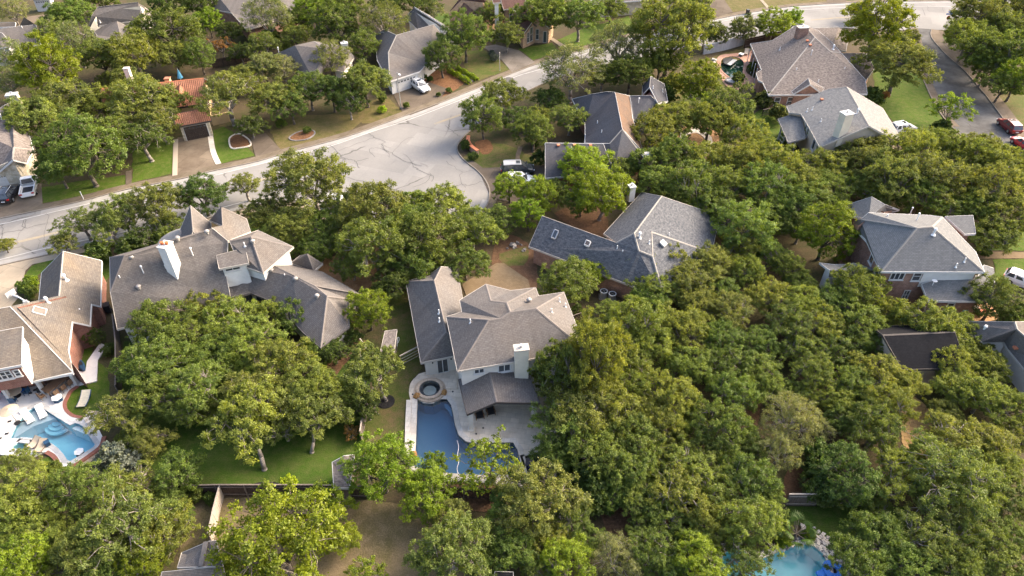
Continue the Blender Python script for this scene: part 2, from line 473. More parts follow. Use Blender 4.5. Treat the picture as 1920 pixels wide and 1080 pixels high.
# ---------------------------------------------------------------- roads
R_UP = smoothline([P(*q) for q in [(-420, 500), (-150, 442), (0, 411), (146, 380), (235, 357), (346, 335), (397, 322), (478, 305), (551, 284), (651, 257), (738, 226), (820, 196), (893, 167), (940, 147), (1010, 120), (1110, 90), (1210, 63), (1321, 41), (1432, 20), (1520, 10), (1650, 4), (1810, 2), (2100, 0)]], 4)
R_LO = smoothline([P(*q) for q in [(2100, 54), (1850, 55), (1711, 57), (1640, 56), (1540, 53), (1440, 66), (1330, 85), (1220, 106), (1110, 128), (1030, 152), (950, 192), (890, 238), (864, 262), (856, 280), (868, 300), (893, 320), (910, 340), (917, 362), (910, 388), (882, 408), (830, 421), (750, 427), (680, 420), (620, 402), (575, 385), (520, 378), (442, 396), (330, 425), (220, 448), (112, 473), (0, 498), (-200, 545), (-420, 600)]], 4)
sheet('road', [p[:2] for p in R_UP] + [p[:2] for p in R_LO], 0.02, M['road'], label='pale cracked street with a bulb shaped turnaround')
S_L = smoothline([P(*q) for q in [(1706, 52), (1712, 62), (1722, 110), (1728, 140), (1737, 162), (1750, 190), (1770, 222), (1803, 255), (1850, 300), (1930, 372), (2050, 480)]], 4)
S_R = smoothline([P(*q) for q in [(2080, 440), (1960, 330), (1905, 258), (1878, 221), (1845, 177), (1807, 133), (1774, 104), (1752, 80), (1744, 66), (1746, 55)]], 4)
sheet('road', [p[:2] for p in S_L] + [p[:2] for p in S_R], 0.032, M['road_dark'], label='dark patched side street running down the right edge')
ribbon('gutter', R_UP[10:], -1.05, 0.0, 0.034, M['gutter'], 'pale concrete gutter along the far side of the street')
ribbon('gutter', [p for p in R_LO if p[1] < P(0, 370)[1]], -0.9, 0.0, 0.034, M['gutter'], 'pale concrete gutter around the turnaround and near street side')
ribbon('kerb', R_UP, 0.0, 0.18, 0.15, M['curb'], 'low concrete kerb on the far side of the street', h=.2)
i0 = min(range(len(R_LO)), key=lambda i: abs(R_LO[i][0] - P(1700, 57)[0]) + abs(R_LO[i][1] - P(1700, 57)[1]))
ribbon('kerb', R_LO[i0:], 0.0, 0.18, 0.15, M['curb'], 'low concrete kerb around the turnaround', h=.2)
ribbon('kerb', S_L, -.16, 0.0, 0.15, M['curb'], 'low kerb on the near side of the side street', h=.2)
ribbon('kerb', S_R, -.16, 0.0, 0.15, M['curb'], 'low kerb on the far side of the side street', h=.2)
ribbon('pavement', R_UP, 0.18, 1.7, 0.06, M['sidewalk'], 'brown dusty pavement strip along the far side of the street')
ribbon('pavement', [p for p in R_LO if p[0] < P(640, 405)[0]], .18, 1.5, .06, M['drive_pale'], 'pale pavement strip on the near side of the street')
ribbon('pavement', [p for p in R_LO if P(868, 300)[1] > p[1] > P(900, 400)[1] and p[0] > -12], .18, 1.2, .06, M['sidewalk'], 'brown pavement strip around the turnaround')
ribbon('pavement', S_R, -2.4, -.16, 0.06, M['drive_tan'], 'tan pavement strip along the side street')
ribbon('pavement', S_L[:int(len(S_L) * .66)], .0, 1.3, 0.06, M['drive_tan'], 'tan pavement strip on the near side of the side street')
ribbon('road_line', smoothline([P(*q) for q in [(-200, 462), (0, 421), (125, 392), (208, 373), (271, 360), (335, 345), (407, 328), (526, 298), (620, 274), (692, 249), (780, 220), (900, 173), (970, 143), (1010, 131), (1110, 97), (1215, 70), (1321, 47), (1432, 26), (1540, 16), (1603, 14), (1655, 12), (1799, 12)]], 4), -.07, .09, .036, M['white_line'], 'white edge line along the far side of the street')
ribbon('road_line', smoothline([P(*q) for q in [(-200, 532), (0, 487), (85, 466), (210, 440), (320, 414), (422, 388), (449, 381), (520, 366)]], 4), -.07, .09, .036, M['white_line'], 'white edge line along the near side of the street')
for q in ([(-120, 490), (0, 462), (60, 448), (110, 436)], [(480, 340), (520, 330), (545, 322)], [(815, 233), (840, 224), (868, 214)], [(1520, 38), (1580, 33), (1640, 31)], [(545, 347), (590, 333), (620, 322)], [(1440, 46), (1480, 41)]):
    ribbon('road_line', smoothline([P(*p) for p in q], 3), -.25, .3, .0365, M['yellow_line'], 'faded yellow centre line patch on the street')
# tar-sealed cracks
CR = [[(692, 249), (700, 258), (690, 262), (655, 275), (633, 283)], [(620, 274), (634, 286), (648, 298), (662, 300), (668, 304), (674, 316)], [(634, 286), (640, 295), (650, 301)], [(648, 298), (640, 304), (625, 308)], [(597, 282), (598, 294), (611, 303)], [(598, 294), (567, 302), (560, 296), (571, 312)], [(586, 303), (588, 314)], [(700, 258), (722, 266), (716, 272), (726, 284)], [(726, 284), (712, 278), (697, 278), (692, 284), (704, 294)], [(726, 284), (735, 287), (752, 300), (790, 312)], [(692, 296), (666, 303)], [(715, 275), (730, 290), (728, 296)], [(735, 287), (760, 262), (775, 258)], [(757, 289), (772, 303), (780, 312)], [(770, 305), (779, 315), (786, 318)],
      [(84, 404), (91, 401), (86, 420), (84, 436), (84, 452)], [(86, 420), (45, 428), (46, 412), (44, 430), (20, 434), (0, 440)], [(44, 430), (35, 440), (33, 457)], [(4, 421), (5, 440), (2, 455)], [(74, 449), (70, 467)], [(86, 420), (125, 408)], [(318, 345), (319, 362)], [(269, 352), (272, 366)], [(207, 371), (208, 376)], [(172, 376), (178, 372)],
      [(510, 306), (512, 314)], [(478, 328), (476, 338)], [(836, 235), (848, 246), (862, 256)], [(905, 340), (880, 348), (866, 345), (850, 352)], [(808, 325), (804, 338), (790, 346), (775, 352)], [(866, 322), (862, 338), (874, 352)], [(850, 312), (866, 322), (890, 320)], [(835, 303), (850, 312)], [(780, 318), (812, 330), (808, 340)],
      [(930, 160), (938, 168), (934, 176)], [(860, 190), (862, 197)], [(1560, 18), (1566, 28), (1575, 34)], [(1694, 14), (1698, 24)], [(1738, 12), (1742, 22)], [(1766, 14), (1770, 22)], [(1728, 16), (1736, 30)], [(1600, 22), (1604, 40)], [(640, 330), (700, 345), (735, 350)]]
mb = MB()
rr = random.Random(4)
for line in CR:
    L = smoothline([P(*q) for q in line], 4)
    L = [np.array([p[0] + rr.uniform(-.16, .16), p[1] + rr.uniform(-.16, .16)]) for p in L]
    wdt = rr.uniform(.018, .05)
    A, B = perp_strip(L, -wdt, wdt)
    n = len(A)
    mb.add([(a[0], a[1], .040) for a in A] + [(b[0], b[1], .040) for b in B], [(i, i + 1, n + i + 1, n + i) for i in range(n - 1)])
tag(mb.build('road_crack', M['tar']), 'dark tar sealed cracks in the pale street', kind='stuff')
sheet('asphalt_patch', rnd([(943, 150), (952, 145), (962, 147), (964, 153), (950, 156)]), .044, M['tar'], label='dark asphalt patch on the street by the oaks')

# ---------------------------------------------------------------- lawns and earth
Z = [.008]
def patch(name, pix, mat, label, smooth=False, holes=()):
    Z[0] += .0011
    pts = rnd(pix, 3) if smooth else W2(pix)
    # ragged outline: grass and earth never end on a ruled line
    rg = random.Random(len(label)); fine = []
    for a, b in zip(pts, list(pts[1:]) + [pts[0]]):
        L = math.hypot(b[0] - a[0], b[1] - a[1]); k = max(1, int(L / .8))
        for i in range(k):
            t = i / k; fine.append((a[0] + (b[0] - a[0]) * t + rg.gauss(0, .09), a[1] + (b[1] - a[1]) * t + rg.gauss(0, .09)))
    pts = fine
    return sheet(name, pts, Z[0], M[mat], holes, label)
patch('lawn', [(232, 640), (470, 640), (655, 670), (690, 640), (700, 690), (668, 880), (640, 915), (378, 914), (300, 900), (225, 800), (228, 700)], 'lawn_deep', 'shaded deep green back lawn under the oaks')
patch('lawn', [(725, 560), (770, 540), (792, 690), (768, 716), (762, 760), (766, 905), (690, 905), (688, 790), (712, 690)], 'lawn_mixed', 'patchy brown and green side lawn left of the blue pool')
patch('lawn', [(690, 760), (755, 690), (772, 705), (765, 730), (764, 800), (690, 870)], 'lawn_mixed', 'worn grass strip between the side fence and the blue pool', True)
patch('lawn', [(345, 935), (700, 936), (860, 962), (890, 1130), (330, 1130)], 'dry_bare', 'dry straw coloured back yard below the plank fence')
patch('lawn', [(145, 725), (182, 716), (184, 678), (200, 690), (208, 760), (196, 812), (180, 798), (172, 789), (160, 784), (138, 780), (125, 770), (123, 757), (133, 733)], 'lawn', 'green lawn with a curved sunbed beside the white pool deck')
patch('lawn', [(158, 640), (184, 640), (164, 678), (160, 698), (150, 690)], 'lawn', 'narrow green strip beside the red brick house wall')
patch('lawn', [(92, 855), (108, 866), (112, 879), (100, 890), (70, 895), (55, 872)], 'lawn', 'small green grass wedge below the white pool deck')
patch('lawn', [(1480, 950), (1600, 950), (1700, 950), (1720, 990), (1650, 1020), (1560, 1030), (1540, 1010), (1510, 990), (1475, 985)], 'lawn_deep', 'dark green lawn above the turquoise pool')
patch('lawn', [(400, 245), (420, 238), (445, 255), (478, 292), (407, 308), (400, 280)], 'lawn', 'bright green front lawn with an edged mulch bed')
patch('lawn', [(250, 270), (330, 262), (326, 325), (247, 343)], 'lawn', 'green front lawn left of the tan driveway')
patch('lawn', [(150, 340), (236, 328), (236, 348), (150, 372), (80, 381), (76, 352)], 'lawn', 'green front lawn beside the white pickup')
patch('lawn', [(495, 225), (560, 215), (640, 215), (690, 215), (655, 250), (525, 280)], 'lawn_dry', 'dry olive front lawn with an oval stone ringed bed')
patch('lawn', [(665, 200), (725, 180), (750, 205), (760, 217), (720, 230), (680, 232)], 'lawn_dry', 'dry lawn around the street lamp')
patch('lawn', [(862, 100), (905, 92), (935, 112), (956, 130), (895, 152), (880, 146)], 'lawn_mixed', 'olive front lawn with a blue-green shrub')
patch('lawn', [(972, 92), (1035, 80), (1048, 96), (1000, 113)], 'lawn', 'bright green lawn in front of the brick house')
patch('lawn', [(1045, 75), (1090, 55), (1180, 30), (1190, 60), (1110, 82), (1068, 91)], 'lawn', 'green lawn right of the brick house path')
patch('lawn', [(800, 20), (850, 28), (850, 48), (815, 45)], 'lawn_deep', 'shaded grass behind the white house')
patch('lawn', [(1354, 0), (1550, -6), (1550, 3), (1432, 15), (1374, 23)], 'lawn_dry', 'dry grass strip along the top of the street')
patch('lawn', [(1586, -8), (1800, -14), (1800, -2), (1586, 1)], 'lawn', 'green grass verge at the top of the street')
patch('lawn', [(1650, 205), (1640, 160), (1632, 110), (1700, 85), (1724, 110), (1736, 160), (1748, 195), (1782, 243), (1700, 250)], 'lawn', 'bright green corner lawn beside the side street')
patch('lawn', [(1398, 235), (1425, 205), (1465, 210), (1470, 260), (1440, 290), (1405, 270)], 'lawn', 'green side lawn beside the white porch')
patch('lawn', [(1757, 62), (1775, 72), (1785, 82), (1764, 80)], 'lawn', 'grass corner under the big oak by the stop sign')
patch('lawn', [(1850, 170), (1935, 140), (1960, 300), (1912, 246), (1884, 212)], 'lawn_mixed', 'green and brown verge right of the side street')
patch('lawn', [(1862, 486), (1935, 485), (1935, 528), (1868, 520)], 'lawn', 'green front lawn right of the grey roofed brick house')
patch('lawn', [(1810, 440), (1935, 420), (1935, 470), (1840, 470)], 'lawn', 'grass right of the tan front path')
patch('lawn', [(45, 520), (60, 498), (95, 486), (112, 480), (85, 505), (62, 525), (40, 535)], 'lawn', 'green grass wedge beside the pale driveway')
patch('lawn', [(140, 470), (205, 470), (208, 515), (192, 545), (190, 488)], 'lawn', 'grass strip between the two left hand houses')
patch('lawn', [(465, 410), (520, 395), (620, 420), (640, 460), (600, 500), (540, 460), (470, 440)], 'lawn', 'green front lawn beside the steep roofed grey house')
patch('leaf_bed', [(590, 490), (630, 480), (700, 450), (720, 520), (670, 545), (620, 535)], 'orange_earth', 'orange earth under the oaks beside the grey house', True)
patch('leaf_bed', [(930, 455), (960, 440), (1000, 470), (1005, 540), (960, 530), (925, 500)], 'leaf_litter', 'brown leaf bed beside the brick gable', True)
patch('lawn', [(938, 478), (985, 462), (990, 490), (950, 500)], 'lawn_mixed', 'small grass patch by the brick gable', True)
patch('leaf_bed', [(1040, 400), (1120, 385), (1140, 440), (1100, 440)], 'leaf_litter', 'brown leaf court behind the charcoal roof', True)
patch('leaf_bed', [(1480, 880), (1520, 880), (1525, 930), (1500, 945), (1470, 930)], 'leaf_litter', 'rust brown leaf bed below the oaks', True)
patch('leaf_bed', [(1350, 760), (1420, 755), (1420, 800), (1360, 800)], 'leaf_litter', 'rust brown clearing under the oak wood', True)
patch('leaf_bed', [(1130, 925), (1240, 930), (1240, 1000), (1140, 1000)], 'leaf_litter', 'brown leafy clearing right of the near oaks', True)
patch('leaf_bed', [(850, 905), (920, 905), (930, 960), (860, 950)], 'leaf_litter', 'brown earth below the pool wall', True)
patch('leaf_bed', [(870, 295), (912, 270), (960, 275), (1005, 300), (1000, 315), (900, 318)], 'lawn_mixed', 'brown leafy front yard beside the turnaround', True)
patch('leaf_bed', [(890, 268), (915, 262), (925, 280), (905, 290)], 'mulch', 'rust mulch behind the curved red wall', True)
patch('leaf_bed', [(690, 640), (640, 690), (625, 720), (610, 700), (640, 640)], 'leaf_litter', 'brown bed beside the play slide', True)
patch('leaf_bed', [(1225, 150), (1330, 140), (1360, 160), (1300, 230), (1245, 210)], 'lawn_mixed', 'olive yard behind the dark slate roof', True)
patch('leaf_bed', [(1323, 112), (1405, 90), (1405, 108), (1350, 120), (1330, 140)], 'lawn_dry', 'dry yard between the pale wall and the green pool', True)
patch('leaf_bed', [(1270, 250), (1300, 235), (1345, 250), (1335, 300), (1275, 300)], 'orange_earth', 'tan patio glimpsed through the oak crowns', True)
patch('leaf_bed', [(790, 140), (830, 115), (880, 150), (850, 172), (822, 190), (800, 175)], 'mulch', 'brown mulch bed between the hedges and the drive')
patch('leaf_bed', [(1690, 740), (1740, 765), (1745, 830), (1720, 855), (1690, 830)], 'flagstone', 'tan flagstone path glimpsed under the oaks', True)
patch('leaf_bed', [(1825, 570), (1870, 575), (1868, 600), (1825, 602)], 'orange_earth', 'tan bare corner beside the brick garage', True)
patch('mulch_bed', [(430, 262), (438, 254), (450, 252), (466, 262), (470, 273), (450, 278), (434, 278)], 'mulch', 'rust mulch bed inside a pale kerb ring')
patch('mulch_bed', [(543, 258), (560, 248), (585, 245), (590, 252), (575, 262), (550, 264)], 'mulch', 'oval brown mulch bed ringed with stone', True)
ribbon('bed_edging', smoothline([P(*q) for q in [(430, 262), (438, 254), (450, 252), (466, 262), (470, 273), (450, 278), (434, 278)]], 4, True) + [P(430, 262)], -.12, .12, .13, M['coping_stone'], 'pale kerb ring around the rust mulch bed', h=.13)
ribbon('bed_edging', smoothline([P(*q) for q in [(543, 258), (560, 248), (585, 245), (590, 252), (575, 262), (550, 264)]], 4, True) + [P(543, 258)], -.12, .12, .13, M['stone_dark'], 'dark stone ring around the oval bed', h=.13)
tag(MB().cyl(P(723, 753, .02), .95, .07, 20, .8).build('mulch_ring', M['black_mulch']), 'round black mulch ring at the foot of the oak by the blue pool', 'mulch ring')
tag(sheet('mulch_bed', rnd([(478, 907), (500, 904), (522, 906), (524, 914), (500, 917), (478, 915)]), .06, M['black_mulch'], label='black mulch heap along the plank fence'), kind='structure')

# ---------------------------------------------------------------- drives and paths
ZD = [.026]
def drive(name, pix, mat, label, holes=(), th=.03):
    ZD[0] += .0013
    return sheet(name, W2(pix), ZD[0] + .03, M[mat], holes, label, thick=th)
drive('driveway', [(333, 258), (389, 251), (398, 280), (408, 309), (396, 321), (330, 336), (328, 328)], 'drive_tan', 'tan concrete driveway of the tile roofed house')
drive('driveway', [(470, 258), (498, 250), (527, 281), (480, 294), (478, 290)], 'drive_brown', 'brown driveway beside the edged mulch bed')
drive('driveway', [(735, 172), (790, 150), (838, 166), (822, 196), (770, 216), (755, 212)], 'drive_brown', 'brown driveway under the white parked car')
drive('driveway', [(905, 88), (930, 84), (973, 95), (1003, 117), (960, 136), (940, 112)], 'drive_grey', 'pale grey driveway left of the brick house')
drive('driveway', [(-40, 352), (10, 335), (78, 345), (80, 383), (0, 408), (-40, 416)], 'drive_tan', 'tan driveway under the pickup and the dark car')
drive('driveway', [(896, 316), (1025, 310), (1025, 345), (985, 385), (921, 372)], 'drive_brown', 'brown driveway under the dark minivan')
drive('driveway', [(866, 534), (930, 494), (945, 494), (990, 525), (1000, 560), (960, 580), (880, 570)], 'brick_paving', 'tan brick paved court behind the pool house')
drive('driveway', [(-60, 512), (0, 499), (118, 470), (100, 482), (60, 497), (48, 508), (42, 533), (30, 548), (37, 556), (20, 576), (-60, 592)], 'drive_pale', 'pale cream driveway beside the topiary hedge')
drive('driveway', [(1318, -6), (1354, -6), (1374, 23), (1321, 40)], 'drive_brown', 'brown driveway beside the dark wheelie bin')
drive('driveway', [(1690, 252), (1745, 246), (1784, 243), (1806, 258), (1745, 266), (1700, 268)], 'drive_tan', 'tan driveway onto the side street')
drive('driveway', [(1768, 82), (1790, 80), (1812, 96), (1788, 108)], 'drive_tan', 'tan driveway under the big oak')
drive('driveway', [(1550, -8), (1586, -8), (1587, 6), (1550, 8)], 'drive_brown', 'short brown driveway at the top of the street')
drive('driveway', [(50, 32), (94, 26), (95, 44), (60, 50), (48, 42)], 'drive_tan', 'tan driveway beside the far white building')
drive('path', [(1826, 472), (1940, 474), (1940, 485), (1832, 486)], 'brick_paving', 'tan brick front path right of the grey roofed house')
drive('path', [(972, 275), (980, 276), (975, 292), (974, 306), (966, 306), (967, 290)], 'drive_tan', 'narrow path to the dark slate roofed house')
drive('path', [(1028, 72), (1036, 71), (1068, 91), (1060, 95)], 'drive_pale', 'pale front path of the brick house')
drive('path', [(236, 322), (247, 320), (247, 344), (236, 348)], 'drive_brown', 'brown garden path across the front lawn')
drive('path', [(1424, 0), (1430, 0), (1443, 14), (1437, 15)], 'drive_pale', 'pale path crossing the top verge')
ribbon('path_border', [P(*q) for q in [(330, 262), (328, 330)]], -.35, .35, .1, M['limestone'], 'pale stone border of the tan driveway', h=.1)
ribbon('path_border', smoothline([P(*q) for q in [(394, 252), (400, 285), (410, 308)]], 4), -.4, .4, .1, M['coping_stone'], 'pale kerb border right of the tan driveway', h=.1)
drive('path', [(650 + 210, 145), (868, 138), (888, 152), (882, 156)], 'drive_grey', 'narrow path between the two clipped hedges')

# deck around the left pool
DECK_A = W2([(-80, 745), (0, 728), (80, 708), (135, 698), (161, 697), (164, 679), (188, 645), (202, 649), (184, 676), (182, 716), (147, 724), (134, 733), (127, 745), (123, 757), (125, 769), (137, 780), (160, 783), (174, 789), (183, 800), (194, 822), (189, 838), (147, 869), (125, 880), (113, 878), (109, 866), (101, 856), (90, 849), (80, 850), (57, 862), (0, 853), (-80, 862)])
sheet('pool_deck', DECK_A, .14, M['deck_white'], [POOL_A, SPA_A], 'bright white concrete deck around the light blue pool', thick=.16)
ribbon('deck_edging', smoothline([P(*q) for q in [(147, 725), (134, 734), (127, 746), (122, 758), (125, 770), (138, 781), (160, 785), (172, 790)]], 4), -.16, .16, .17, M['red_curb'], 'red brick edging between white deck and lawn', h=.2)
ribbon('deck_edging', smoothline([P(*q) for q in [(196, 820), (190, 838), (172, 853), (147, 870), (125, 882), (112, 879), (108, 866), (100, 856), (88, 849)]], 4), -.2, .2, .17, M['red_curb'], 'red brick edging below the white pool deck', h=.2)
sheet('gravel_bed', W2([(196, 822), (204, 830), (190, 850), (150, 882), (118, 895), (110, 885), (126, 884), (149, 872), (190, 840)]), .03, M['gravel'], label='pale pebble bed below the white pool deck')
# travertine around the central pool
DECK_B = rnd([(767, 738), (770, 720), (780, 708), (793, 700), (850, 692), (1010, 700), (1056, 760), (1042, 830), (1030, 842), (1039, 860), (1043, 887), (1031, 908), (1002, 915), (975, 902), (930, 905), (870, 903), (822, 897), (772, 888), (768, 850), (770, 760)], 3)
sheet('patio', DECK_B, .12, M['travertine'], [POOL_B, NAVY], 'mottled travertine patio around the dark blue pool', thick=.5)
sheet('pool_deck', rnd([(1340, 1030), (1375, 1020), (1420, 1036), (1465, 1020), (1493, 1014), (1520, 1014), (1540, 1024), (1556, 1045), (1562, 1090), (1540, 1150), (1430, 1170), (1330, 1120)]), .1, M['coping_stone'], [POOL_C], 'pale stone rim around the turquoise pool', thick=.12)
sheet('pool_deck', rnd([(1344, 112), (1352, 104), (1375, 101), (1400, 99), (1412, 95), (1414, 112), (1404, 122), (1398, 134), (1412, 146), (1420, 150), (1425, 165), (1395, 168), (1370, 168), (1352, 150), (1344, 132)]), .1, M['red_paver'], [POOL_D], 'red paved deck around the dark green pool', thick=.12)
sheet('pool_deck', rnd([(1274, 252), (1305, 240), (1334, 258), (1330, 288), (1290, 296)]), .1, M['coping_stone'], [POOL_E], 'pale deck of a pool hidden under oak crowns', thick=.12)

# ---------------------------------------------------------------- pools
def m_water(name, tint, rough=.03, amount=.95):
    m, t = new_mat(name); w = NT(t); p = pos(w)
    h = w.noise(p, 2.2, 3, .6)
    bump = w.n('Bump', {'Height': h, 'Strength': .05, 'Distance': .03}).outputs[0]
    tr = w.n('BsdfTransparent', {'Color': (*tint, 1)})
    df = w.n('BsdfDiffuse', {'Color': (*[c * .55 for c in tint], 1)})
    mx0 = w.n('MixShader', {0: 1 - amount, 1: tr.outputs[0], 2: df.outputs[0]})
    gl = w.n('BsdfGlossy', {'Roughness': rough, 'Normal': bump})
    fr = w.n('Fresnel', {'IOR': 1.33, 'Normal': bump})
    mx = w.n('MixShader', {0: fr.outputs[0], 1: mx0.outputs[0], 2: gl.outputs[0]})
    o = w.n('OutputMaterial'); t.links.new(mx.outputs[0], o.inputs[0])
    return m
M['water_light'] = m_water('water_light', (.87, .97, .99))
M['water_blue'] = m_water('water_blue', (.72, .84, .90))
M['water_turq'] = m_water('water_turq', (.82, .97, .97))
M['water_green'] = m_water('water_green', (.25, .60, .48))
M['water_navy'] = m_water('water_navy', (.2, .28, .5))
M['plaster_light'] = m_ground('plaster_light', [(.52, .77, .83), (.56, .80, .85), (.49, .74, .81)], (.3, .6, 1), .02)
M['plaster_shelf'] = m_ground('plaster_shelf', [(.66, .78, .84), (.70, .82, .88), (.6, .74, .82)], (.3, 1, 3), .05)
M['plaster_blue'] = m_ground('plaster_blue', [(.19, .345, .43), (.205, .365, .45), (.18, .33, .41)], (.3, .6, 1), .02)
M['plaster_step'] = m_ground('plaster_step', [(.30, .47, .60), (.33, .5, .62), (.27, .43, .56)], (.3, 1, 3), .05)
M['plaster_turq'] = m_ground('plaster_turq', [(.50, .80, .81), (.55, .84, .84), (.40, .70, .74)], (.25, .6, 1), .02)
M['plaster_green'] = m_ground('plaster_green', [(.08, .26, .2), (.1, .3, .24), (.06, .2, .16)], (.3, 1, 3), .05)
M['plaster_navy'] = m_plain('plaster_navy', (.022, .032, .085), .6)

def m_plaster(name, cols):
    m, t = new_mat(name); w = NT(t)
    w.out(w.mix(w.ramp(w.noise(pos(w), .35, 3), .35, .65), cols[0], cols[2]), .8)
    return m
for k_, v_ in (('plaster_light', [(.34, .71, .84), 0, (.31, .67, .81)]), ('plaster_blue', [(.085, .24, .385), 0, (.07, .215, .355)]), ('plaster_turq', [(.36, .78, .83), 0, (.25, .66, .74)]), ('plaster_shelf', [(.80, .87, .91), 0, (.76, .84, .89)]), ('plaster_step', [(.13, .31, .47), 0, (.115, .285, .44)])):
    M[k_] = m_plaster(k_, v_)
def pool(outline, label, water, plaster, depth, cope, cw=.35, wz=-.02, rim=.16):
    c = np.mean(np.array(outline), axis=0)
    r = empty('swimming_pool', (c[0], c[1], 0), label, 'pool')
    pts = [np.array(p) for p in outline]; n = len(pts)
    ar = sum(pts[i][0] * pts[(i + 1) % n][1] - pts[(i + 1) % n][0] * pts[i][1] for i in range(n))
    sgn = 1 if ar > 0 else -1
    V = [(p[0], p[1], .10) for p in pts] + [(p[0], p[1], -depth) for p in pts]
    F = [(i, (i + 1) % n, n + (i + 1) % n, n + i) if sgn < 0 else (n + i, n + (i + 1) % n, (i + 1) % n, i) for i in range(n)]
    mesh('basin_wall', V, F, plaster, r)
    sheet('basin_floor', outline, -depth, plaster, parent=r)
    sheet('water', outline, wz, water, parent=r)
    if cope is not None:
        loop = pts + [pts[0], pts[1]]
        A, B = perp_strip(loop, -.02 * sgn, -cw * sgn)
        A, B = A[1:-1] + [A[1]], B[1:-1] + [B[1]]
        k = len(A)
        V = [(a[0], a[1], rim) for a in A] + [(b[0], b[1], rim) for b in B] + [(a[0], a[1], rim - .2) for a in A] + [(b[0], b[1], rim - .2) for b in B]
        F = []
        for i in range(k - 1):
            F += [(i, i + 1, k + i + 1, k + i), (2 * k + i, 2 * k + i + 1, i + 1, i), (k + i, k + i + 1, 3 * k + i + 1, 3 * k + i)]
        mesh('coping', V, F, cope, r)
    return r
pa = pool(POOL_A, 'light blue pool with sun shelf and two white in-water loungers', M['water_light'], M['plaster_light'], 1.5, M['coping_grey'], .45)
sheet('sun_shelf', W2([(21, 822), (31, 801), (44, 783), (54, 773), (63, 767), (71, 765), (80, 767), (103, 782), (60, 797)]), -.22, M['plaster_shelf'], parent=pa, thick=1.2)
sheet('bench', W2([(133, 800), (141, 796), (148, 797), (163, 807), (163, 813)]), -.25, M['plaster_shelf'], parent=pa, thick=1.2)
for k, (a, b) in enumerate([(3.2, -.45), (2.3, -.3)]):
    pass
for k in range(3):
    cc = P(104, 784); V = []
    A0 = [(cc[0] + (1.35 - .4 * k) * math.cos(t), cc[1] + (1.35 - .4 * k) * math.sin(t)) for t in np.linspace(math.radians(190), math.radians(330), 14)]
    sheet('pool_step', [(cc[0], cc[1] + .0)] + A0, -.95 + .2 * k, M['plaster_light'], parent=pa, thick=.2)
tag(pool(SPA_A, 'small teal spa basin beside the light blue pool', M['water_turq'], M['plaster_turq'], .8, M['coping_grey'], .3), cat='spa')
pb = pool(POOL_B, 'dark blue pool with a round spa at its top', M['water_blue'], M['plaster_blue'], 1.6, M['coping_stone'], .55)
for k in range(3):
    e = [(832, 750), (841, 752), (846, 762), (848, 775)]
    q = [(828 - 5 * k, 753 + 3 * k), (846, 776 - 3 * k)]
    sheet('pool_step', W2([e[0], e[1], e[2], e[3], (845 - k * 0, 773 - 3 * k), (840 - 1 * k, 764 - 1 * k), (833, 756 - k)][:7]), -.55 + .17 * k, M['plaster_step'], parent=pb, thick=.2) if k == 0 else None
pool(NAVY, 'navy blue covered basin at the right end of the patio', M['water_navy'], M['plaster_navy'], .5, M['coping_stone'], .3)
# spa: raised ring
sc_ = P(805.5, 727, .55)
spa = empty('spa', (sc_[0], sc_[1], 0), 'round raised spa with tan stone rim above the dark blue pool', 'spa')
def ring(name, c, ri, ro, z0, z1, mat, parent, n=40):
    V, F = [], []
    for i in range(n):
        t = 2 * math.pi * i / n; ca, sa = math.cos(t), math.sin(t)
        V += [(c[0] + ri * ca, c[1] + ri * sa, z0), (c[0] + ri * ca, c[1] + ri * sa, z1), (c[0] + ro * ca, c[1] + ro * sa, z1), (c[0] + ro * ca, c[1] + ro * sa, z0)]
    for i in range(n):
        a, b = 4 * i, 4 * ((i + 1) % n)
        F += [(a, a + 1, b + 1, b), (a + 1, a + 2, b + 2, b + 1), (a + 2, a + 3, b + 3, b + 2)]
    return mesh(name, V, F, mat, parent)
ring('spa_wall', sc_, 1.08, 1.40, -.5, .50, M['tan_stone'], spa)
ring('spill_step', sc_, 1.40, 1.66, -.5, .28, M['tan_stone'], spa)
ring('seat', sc_, .66, 1.08, -.3, .12, M['plaster_step'], spa)
MB().cyl((sc_[0], sc_[1], -.5), 1.09, .35, 40).build('basin_floor', M['plaster_blue'], spa)
sheet('water', [(sc_[0] + 1.08 * math.cos(t), sc_[1] + 1.08 * math.sin(t)) for t in np.linspace(0, 2 * math.pi, 40, endpoint=False)], .44, M['water_blue'], parent=spa)
# low side walls of the lap edge
ribbon('pool_ledge', [P(770, 752), P(768, 800), P(767, 870)], -.42, .12, .22, M['coping_stone'], 'pale stone ledge along the left side of the dark blue pool', h=.6)
ribbon('pool_ledge', smoothline([P(*q) for q in [(822, 893), (850, 898), (873, 897), (930, 903), (975, 900)]], 4), -.4, .3, .2, M['coping_stone'], 'pale stone ledge along the near side of the dark blue pool', h=.9)
ribbon('pool_ledge', smoothline([P(*q) for q in [(1022, 838), (1033, 850), (1040, 870), (1039, 888), (1030, 903), (1008, 912)]], 5), -.5, .35, .24, M['coping_stone'], 'curved pale stone ledge around the navy basin', h=.9)
pool(POOL_C, 'turquoise free form pool at the bottom right', M['water_turq'], M['plaster_turq'], 1.5, M['coping_stone'], .3)
pd = pool(POOL_D, 'dark green pool with red paved deck behind the brick house', M['water_green'], M['plaster_green'], 1.5, M['red_paver'], .3)
pool(POOL_E, 'pool glimpsed between oak crowns behind the wood', M['water_green'], M['plaster_turq'], 1.5, None)
